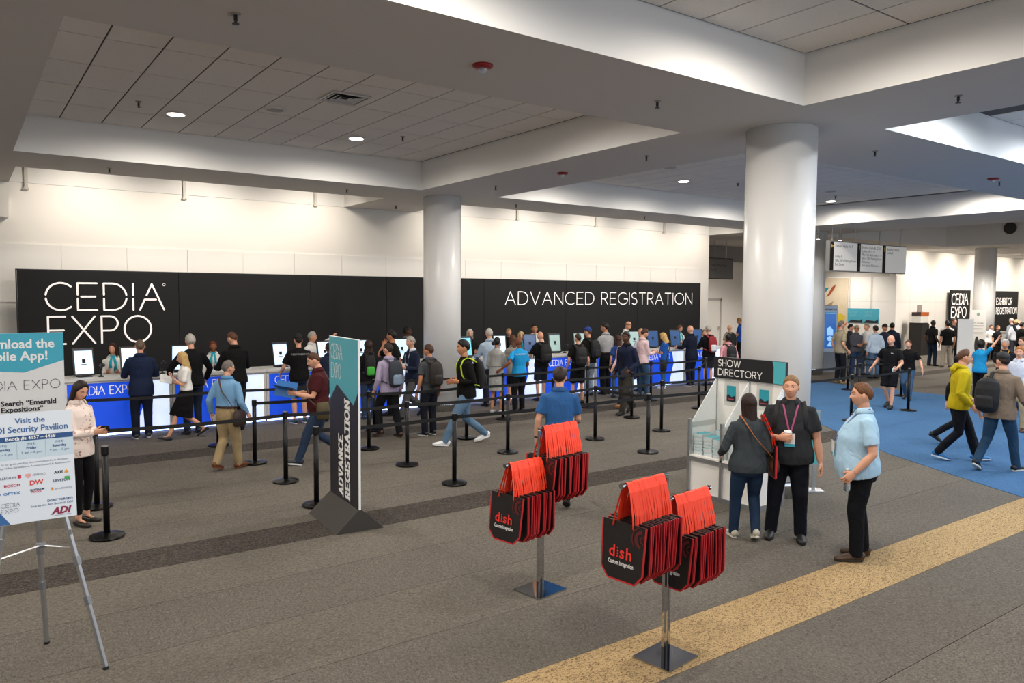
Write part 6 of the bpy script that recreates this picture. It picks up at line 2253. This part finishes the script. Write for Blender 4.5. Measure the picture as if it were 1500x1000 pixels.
P('staff_lastwhite', 'clerk in white shirt right of the bald navy suited man', (1031, 483), Y=17.0, h=165, hair=('short', '#7a6a5c'), top=('shirt', '#e4e2de'), bot=('trousers', BLK), pose='counter', group=STAFF)
# ---- foreground right
P('greysweater', 'woman in dark grey fleece and skinny jeans with orange handled tote on her shoulder', (1097, 577), feet=(1093, 793), h=-38, sex='f', fat=1.16, hair=('verylong', '#2b1a14'), top=('sweater', '#3a4044'), bot=('jeans', '#1e3048'), shoes='#b9b2a0', sole='#d8d2c4', pose='stand', lf=(-.11, .16), rf=(.10, -.02, .03, -.35), la=(.10, .22, -.38), ra=(.02, .16, -.40), near=1, hy=.35)
P('blackpolo', 'man in charcoal polo holding a white coffee cup, badge on a lanyard', (1160, 551), feet=(1153, 788), h=124, fat=1.36, belly=.03, hair=('short', '#8a6a48'), top=('polo', '#2b2d30'), bot=('trousers', '#10131c'), shoes='#161412', pose='stand', lf=(-.13, .02), rf=(.17, -.02), la=(.10, .04, -.54), ra=(-.10, .24, -.26), rp=(.8, -.8, -.4), rc=.75, near=1, hy=-.12, extras=('lanyard:#9a3f6a',), rh=(-.9, .35, .05), rt=(0, .2, 1))
P('lightpolo', 'stout man in light blue polo with lanyard holding a water bottle', (1264, 562), feet=(1258, 818), h=40, fat=1.30, belly=.10, hair=('short', '#6a4428'), top=('polo', '#a9cbe2'), bot=('trousers', '#0c0e14'), shoes='#4a3526', sole='#2e241c', pose='stand', lf=(-.10, .05), rf=(.12, -.05), la=(.07, .12, -.47), ra=(.05, .10, -.46), near=1, lc=.7, rc=.7, extras=('lanyard:#4a4f8a',))
# ---- blue carpet
P('baldwalk', 'bald man in black polo and black shorts striding toward the camera', (1300, 491), feet=(1303, 598), h=98, fat=1.05, hair=('bald', '#b08a70'), top=('polo', '#121214'), bot=('shorts', '#0e0f14'), shoes='#17171a', pose='walk', lf=(-.08, .14, 0, .1), rf=(.08, -.12, .05, -.3), la=(.05, .26, -.38), ra=(.22, .05, -.42), lc=.7, extras=('chest:#d8d0cc',), group='visitors on the blue carpet')
P('jeanswalk', 'man in black tee and faded jeans leaning forward behind the bald walker', (1329, 498), feet=(1329, 585), h=108, fat=1.04, hair=('short', '#4a2f20'), top=('tee', '#0e0e10'), bot=('jeans', '#3e5a78'), shoes='#1c1c20', pose='walk', lean=.16, lf=(-.08, .16, 0, .1), rf=(.08, -.15, .05, -.4), la=(.2, .12, -.46), group='visitors on the blue carpet')
P('yellow', 'man with glasses in bright yellow rain jacket walking right', (1405, 512), feet=(1401, 674), h=-144, fat=1.02, hair=('recede', '#5a3a26'), top=('hoodie', '#b9a514'), bot=('jeans', '#0d0f16'), shoes='#1c6aa8', sole='#e0e4e8', pose='walk', lf=(-.07, .28, 0, .12), rf=(.07, -.27, .03, -.2), la=(.03, .2, -.42), ra=(.05, .1, -.46), extras=('glasses', 'hood:x'), near=1, group='visitors on the blue carpet')
P('behindyellow', 'person in black walking behind the yellow jacket man, mostly hidden', (1392, 545), feet=(1397, 653), H=1.66, h=-150, fat=.85, hair=('short', '#17120f'), top=('sweater', '#101012'), bot=('jeans', '#101218'), shoes='#17171a', pose='walk_b', group='visitors on the blue carpet')
P('tanback', 'man in black cap and tan jacket with black rucksack walking away', (1476, 518), feet=(1461, 690), h=-92, fat=1.1, hair=('buzz', '#2a1f18'), top=('jacket', '#7d6c5c'), bot=('jeans', '#24405a'), shoes='#17181c', sole='#d8d4c8', pose='walk_b', lf=(-.17, -.26, .04, -.45), rf=(.15, .22), extras=('cap:#1c1b1c',), near=1, hy=1.0, la=(.12, .05, -.5), ra=(.1, .2, -.4), group='visitors on the blue carpet')
P('tealarm', 'person in bright teal tee and black trousers raising one arm high', (1437, 498), feet=(1433, 590), h=-100, fat=1.08, hair=('bob', '#17110f'), sex='f', top=('tee', '#1f90c8'), bot=('trousers', '#0d0d10'), shoes='#121214', pose='stand', ra=(.16, .24, .40), rh=(.1, .3, .9), la=(.0, .25, -.3), group='visitors on the blue carpet')
P('greyman', 'grey haired man in black and blue shirt facing the raised arm person', (1473, 497), Y=7.7, h=110, skin=SKIN_M, hair=('short', '#b8b4ae'), top=('tee', '#15161c'), bot=('trousers', KHAKI), shoes='#2a1d16', pose='fold', group='visitors on the blue carpet', extras=('lanyard:#c08a2c',))
P('ginger', 'ginger haired man in pale checked shirt at the right edge', (1494, 508), Y=6.4, h=100, hair=('short', '#a5672f'), top=('shirt', '#c9ccd6'), bot=('trousers', '#a39478'), shoes='#3a241a', pose='stand', group='visitors on the blue carpet')
P('edge', 'man at the right edge behind the ginger haired man', (1499, 494), Y=7.6, h=60, hair=('short', '#3a261a'), top=('shirt', '#7f8794'), bot=('jeans', JEANS), pose='stand', group='visitors on the blue carpet')
# ---- group by the information kiosk
KG = 'visitors by the information kiosk'
P('tanshirt', 'grey haired man in patterned tan shirt and dark trousers by the kiosk', (1231, 470), feet=(1229, 561), h=-115, hair=('recede', '#6d655c'), top=('shirt', '#9c9078', plaid('#a3967c', '#8a7f68', 30)), bot=('trousers', '#14161e'), shoes='#8a7454', sleeve='short', pose='pocket', group=KG)
P('k1', 'dark haired man in charcoal shirt right of the tan shirt man', (1246, 475), Z=1.72, h=-150, hair=('short', '#120f0e'), top=('shirt', '#34363c'), bot=('jeans', '#22304a'), pose='fold', group=KG)
P('k2', 'man in beige cap and grey shirt facing the white tee man', (1255, 477), Z=1.70, h=150, skin=SKIN_M, hair=('buzz', '#1f1714'), top=('shirt', '#4d4d55'), bot=('jeans', '#2a3c5a'), pose='fold', group=KG, extras=('cap:#9a8a70',))
P('k3', 'grey haired man in white tee holding a grey jacket', (1270, 474), Z=1.76, h=70, hair=('buzz', '#8a8078'), top=('tee', '#dcdcdb'), bot=('jeans', '#5a6f88'), pose='fold', group=KG, fat=1.05)
P('k4', 'dark haired man in pale blue shirt seen from behind', (1283, 477), Z=1.73, h=-30, hair=('short', '#16110f'), skin=SKIN_M, top=('shirt', '#b4c3d3'), bot=('jeans', '#4a6482'), pose='stand', group=KG)
P('k5', 'man in black cap with orange badge and navy top', (1296, 475), Z=1.75, h=160, skin=SKIN_M, hair=('buzz', '#120f0d'), top=('sweater', '#1c2234'), bot=('trousers', BLK), pose='stand', group=KG, extras=('cap:#161616',))
P('k6', 'dark haired man in navy jacket, rightmost of the kiosk group', (1307, 473), Z=1.77, h=-70, skin=SKIN_M, hair=('short', '#0f0c0b'), top=('jacket', '#1b2232'), bot=('jeans', '#1f2c44'), pose='stand', group=KG)
# ---- right wall
RG = 'visitors by the far right wall'
P('a1', 'shaved head man in black polo with hand in pocket near the cash machine', (1365, 469), feet=(1364, 536), h=-110, skin='#5a3a2b', hair=('buzz', '#171110'), top=('polo', '#0f0f11'), bot=('trousers', '#1a2436'), pose='pocket', group=RG)
P('a2', 'man in black tee and khaki trousers seen from behind near the logo banner', (1391, 471), feet=(1386, 538), h=-40, skin=SKIN_M, hair=('short', '#15110f'), top=('tee', '#0e0e10'), bot=('trousers', '#9d9384'), shoes='#6a6258', pose='stand', group=RG, lf=(-.14, 0), rf=(.14, 0))
P('a3', 'person in white shirt partly hidden behind the khaki trousers man', (1388, 469), Z=1.75, h=120, skin=SKIN_M, hair=('short', '#17120f'), top=('shirt', '#dedcda'), bot=('trousers', '#4a4a50'), pose='stand', group=RG)
P('a4', 'man in black top half hidden by the plain white panel', (1398, 467), Z=1.80, h=140, hair=('short', '#6a4a34'), top=('tee', '#141416'), bot=('trousers', '#26262a'), pose='stand', group=RG)
P('a5', 'white haired man with black backpack at the exhibitor desk', (1482, 466), Z=1.78, h=-20, hair=('short', '#b5b0a8'), top=('shirt', '#8a8f98'), bot=('jeans', '#2a4668'), pose='stand', group=RG)
P('a6', 'blonde person in pale shirt right of the white haired backpack man', (1489, 468), Z=1.74, h=-60, hair=('short', '#c2a878'), top=('shirt', '#c8ccd2'), bot=('trousers', '#3a3c44'), pose='stand', group=RG)
P('a7', 'clerk in white shirt below the exhibitor registration banner', (1452, 476), Z=1.5, h=150, hair=('short', '#3a2a20'), top=('shirt', '#e2e0dd'), bot=('trousers', BLK), pose='stand', group=RG)
P('a8', 'clerk in black top below the exhibitor registration banner', (1462, 477), Z=1.5, h=160, hair=('short', '#6a4a34'), top=('tee', '#15151a'), bot=('trousers', BLK), pose='stand', group=RG)

P('a9', 'person in black stretching an arm up at the right edge behind the exhibitor desk', (1497, 472), Z=1.7, h=-100, hair=('short', '#2a1f18'), top=('sweater', '#111113'), bot=('trousers', BLK), pose='stand', group=RG, la=(.1, .3, .3), lh=(.2, .5, .8))

# ---- backpacks and bags worn
backpack('purple', 'grey blue and black backpack on the lilac shirt man', '#2a2f38', panel='#7d8fa3')
backpack('greypolo', 'dark brown backpack on the charcoal polo man before the column', '#241d17')
backpack('hoodie', 'black backpack with lime green straps on the striding man', '#0e0e10', strap='#b9d22a')
backpack('curlyback', 'black backpack on the curly haired woman behind the sign', '#131315', panel='#3fae3a', size=.85)
backpack('baldpack', 'large black backpack on the bald man in shorts', '#0f0f11', size=1.08)
backpack('shortsblack', 'black backpack on the bearded man in black shorts', '#131316')
backpack('bluecap', 'black camera backpack on the man in blue cap', '#151517')
backpack('redpack', 'red and white backpack on the grey haired man at the last counter', '#8e1c24', panel='#d8d8d6', size=.9)
backpack('pinkpack', 'black backpack on the pink shirt man left of the big column', '#101012')
backpack('baldfar', 'black backpack on the bald man beyond the counters', '#141418')
backpack('blackpolo', 'black backpack whose straps cross the charcoal polo shoulders', '#101012', strap='#0c0c0d')
backpack('tanback', 'large black rucksack slung on the tan jacket man', '#0f0f11', size=1.12, x_off=-0.08, one=True, drop=.06)
backpack('a5', 'black backpack on the white haired man at the exhibitor desk', '#131316')


def shoulder_bag(key, label, col, side=1, w_=0.16, h_=0.12, strap='#4a2a18', zc=0.86):
    """bag on a strap that runs across the body from the opposite shoulder"""
    q = PEOPLE[key]
    t = worn(key, 'shoulder_bag', label, 'bag')
    S = q['S']
    f = q['fat']
    c = np.array([side * 0.25 * f, -0.02, zc])
    mb = MB()
    mb.tube([local_to(key, c + [0, 0, dz]) for dz in (-h_, -h_ * .8, 0.0, h_ * .8, h_)], [(0.035 * S, w_ * .8 * S), (0.055 * S, w_ * S), (0.06 * S, w_ * S), (0.045 * S, w_ * .9 * S), (0.02 * S, w_ * .75 * S)], 14, (0, 1, 0))
    mb.obj('bag_body', mat(col, 0.6, bump=0.3, bscale=30), t, True)
    mb = MB()
    mb.tube([local_to(key, p) for p in ((c[0], -.1, zc + h_ * .6), (side * 0.17 * f, -0.13 * f, 1.08), (side * 0.02, -0.148 * f, 1.28), (-side * 0.09, -0.085, 1.468), (-side * 0.10, 0.0, 1.495), (-side * 0.08, 0.085, 1.45), (side * 0.02, 0.15 * f, 1.28), (side * 0.18 * f, 0.13 * f, 1.06), (c[0], .07, zc + h_ * .6))], [(0.013 * S, 0.004)] * 9, 6, (0, 0, 1))
    mb.obj('strap', mat(strap, 0.6), t, True)
    return t


shoulder_bag('khaki', 'brown leather messenger bag at the right hip of the blue checked shirt man', '#2f1d16', 1, .15, .13)
shoulder_bag('greysweater', 'small bag on a tan leather strap across the grey fleece', '#5a3220', 1, .09, .08, '#a5602f', .92)
shoulder_bag('burgundy', 'olive canvas bag at the left hip of the burgundy polo man', '#4a3f22', -1, .10, .13, '#3a3220', .90)
shoulder_bag('curlblonde', 'black handbag hanging low beside the curly blonde woman', '#0e0e10', -1, .11, .17, '#0e0e10', .74)
# tote on the shoulder of the woman in grey
q = PEOPLE['greysweater']
t = worn('greysweater', 'tote_bag', 'black tote with orange red handles on the shoulder of the grey fleece woman', 'tote bag')
cx = 0.27
pts = [(-0.17, 0.80), (0.17, 0.80), (0.18, 1.17), (-0.18, 1.17)]
mb = MB().prism([(p[0], p[1]) for p in pts], 'x', cx - 0.012, cx + 0.012)
mb.v = [tuple(local_to('greysweater', v)) for v in mb.v]
mb.obj('bag_body', M_BAG, t)
mb = MB()
for a, b in (((-0.18, 1.17), (-0.17, 0.80)), ((-0.17, 0.80), (0.17, 0.80)), ((0.17, 0.80), (0.18, 1.17))):
    mb.tube([local_to('greysweater', (cx, *a)), local_to('greysweater', (cx, *b))], [0.012, 0.012], 6, (0, 1, 0.3))
mb.obj('binding', M_RED2, t)
for dx in (-0.012, 0.012):
    mb = MB()
    mb.tube([local_to('greysweater', p) for p in ((cx + dx, -0.09, 1.13), (0.24 + dx, -0.10, 1.28), (0.165 + dx, -0.065, 1.462), (0.155 + dx, 0.0, 1.50), (0.165 + dx, 0.06, 1.465), (0.24 + dx, 0.10, 1.28), (cx + dx, 0.09, 1.13))], [(0.022, 0.004)] * 7, 6, (1, 0.0, 0.2))
    mb.obj('handle', M_RED, t)

# ---- things held
def slab(a, b, c):
    return MB().box(-a / 2, a / 2, -b / 2, b / 2, -c / 2, c / 2)


held('floral', 1, 'phone', 'dark smartphone in the hands of the floral blouse woman', 'phone', slab(.072, .145, .009), mat('#141416', .25), (0.02, .09, -.035), rotx(.3))
o = held('burgundy', -1, 'folder', 'open blue folder in the hands of the burgundy polo man', 'folder', MB().box(-.005, .0, -.02, .30, -.12, .12).box(.0, .22, -.02, .30, -.003, .0), mat('#1666a8', .4), (0.03, .03, -.045), roty(-.9))
held('burgundy', 1, 'paper_sheet', 'white sheet sticking out of the blue folder', 'paper', slab(.02, .20, .16), mat('#e8e8e6', .7), (0.03, .16, -.05))
held('blondewalk', 1, 'paper_sheet', 'white papers held by the blonde walking woman', 'paper', slab(.15, .21, .01), mat('#e6e6e3', .7), (0.02, .10, -.04))
held('khaki', -1, 'paper_sheet', 'small white folded paper in the left hand of the checked shirt man', 'paper', slab(.10, .12, .006), mat('#e6e6e3', .7), (0.02, .10, -.03))
held('blazer', -1, 'paper_sheet', 'white papers in the left hand of the navy blazer grey haired man', 'paper', slab(.10, .20, .006), mat('#dedcd8', .7), (0.03, .10, -.03))
held('blazer', 1, 'paper_sheet', 'folded white leaflet in the right hand of the navy blazer grey haired man', 'paper', slab(.09, .20, .006), mat('#e4e2de', .7), (0.03, .10, -.03))
held('blazerwalk', -1, 'notebook', 'dark notebook carried by the dark blue blazer man', 'notebook', slab(.16, .22, .015), mat('#26262a', .5), (0.03, .10, -.02))
held('royal', 1, 'phone', 'phone with light screen in the right hand of the royal blue polo man', 'phone', slab(.075, .145, .009), mat((.45, .75, .9), .3, emit=.4), (0.02, .10, -.03))
held('baldwalk', -1, 'badge_card', 'white card held by the bald walking man', 'card', slab(.08, .11, .004), mat('#dfe2e6', .6), (0.02, .12, -.03))
held('jeanswalk', -1, 'badge_card', 'white slip held by the jeans man behind the bald walker', 'card', slab(.08, .10, .004), mat('#dfe2e6', .6), (0.02, .14, -.03))
held('pinkwrite', 1, 'paper_sheet', 'slip of paper in the hands of the pale pink shirt man', 'paper', slab(.10, .15, .004), mat('#e6e4e0', .6), (0.02, .10, -.035))
held('greyman', -1, 'tablet', 'teal tablet in front of the black and blue shirt man', 'tablet', slab(.17, .24, .012), mat('#2a8f98', .4), (0.02, .10, -.035))
held('k3', -1, 'grey_jacket', 'grey jacket hanging over the arm of the white tee man', 'jacket', MB().tube([(0, .02, .03), (-.12, .03, .0), (-.35, .03, -.02), (-.5, .02, -.02)], [(.13, .05), (.14, .05), (.13, .04), (.10, .03)], 10, (0, 0, 1)), mat('#6a6d70', .8, bump=.4, bscale=20), (0, -.05, 0), None, True)
# coffee cup and water bottle stand upright in the hand
def upright(key, side, name, label, cat, parts, off):
    q = PEOPLE[key]
    wr, d, tv, up = q['hands'][side]
    M = np.stack([tv, d, up], 1)
    p = rotz(q['rz']) @ (wr + M @ (np.array(off) * q['S'])) + np.array([*q['xy'], 0.007])
    t = thing(name, label, cat, p, 0)
    for nm, prof, m in parts:
        MB().lathe(prof, n=20).obj(nm, m, t, True)


upright('blackpolo', 1, 'coffee_cup', 'white paper coffee cup with lid held by the charcoal polo man', 'cup', (('cup', [(.029, -.06), (.040, .045)], mat('#e6e3dd', .5)), ('sleeve', [(.0335, -.035), (.0385, .02)], mat('#b9a184', .7)), ('lid', [(.043, .045), (.043, .053), (.038, .056), (.036, .068), (.03, .07)], mat('#f2f0ec', .4))), (0.0, .075, -.045))
upright('lightpolo', -1, 'water_bottle', 'clear plastic water bottle held by the light blue polo man', 'bottle', (('bottle', [(.026, -.13), (.032, -.12), (.032, -.06), (.029, -.05), (.032, -.04), (.032, .03), (.013, .065), (.013, .075)], mat('#dfe8ee', .06, trans=.9)), ('label', [(.0328, -.03), (.0328, .02)], mat('#c9d8e4', .4)), ('screw_cap', [(.015, .075), (.015, .095)], mat('#e8e8e8', .4))), (0.0, .08, -.04))
# dress belt
q = PEOPLE['greydress']
mb = MB()
mb.tube([local_to('greydress', (0, 0, z)) for z in (1.065, 1.10)], [((0.150) * q['S'], 0.128 * q['S'])] * 2, 20, (0, 1, 0))
mb.obj('belt', cloth('#8a8a87'), q['root'], True)

run_jobs()
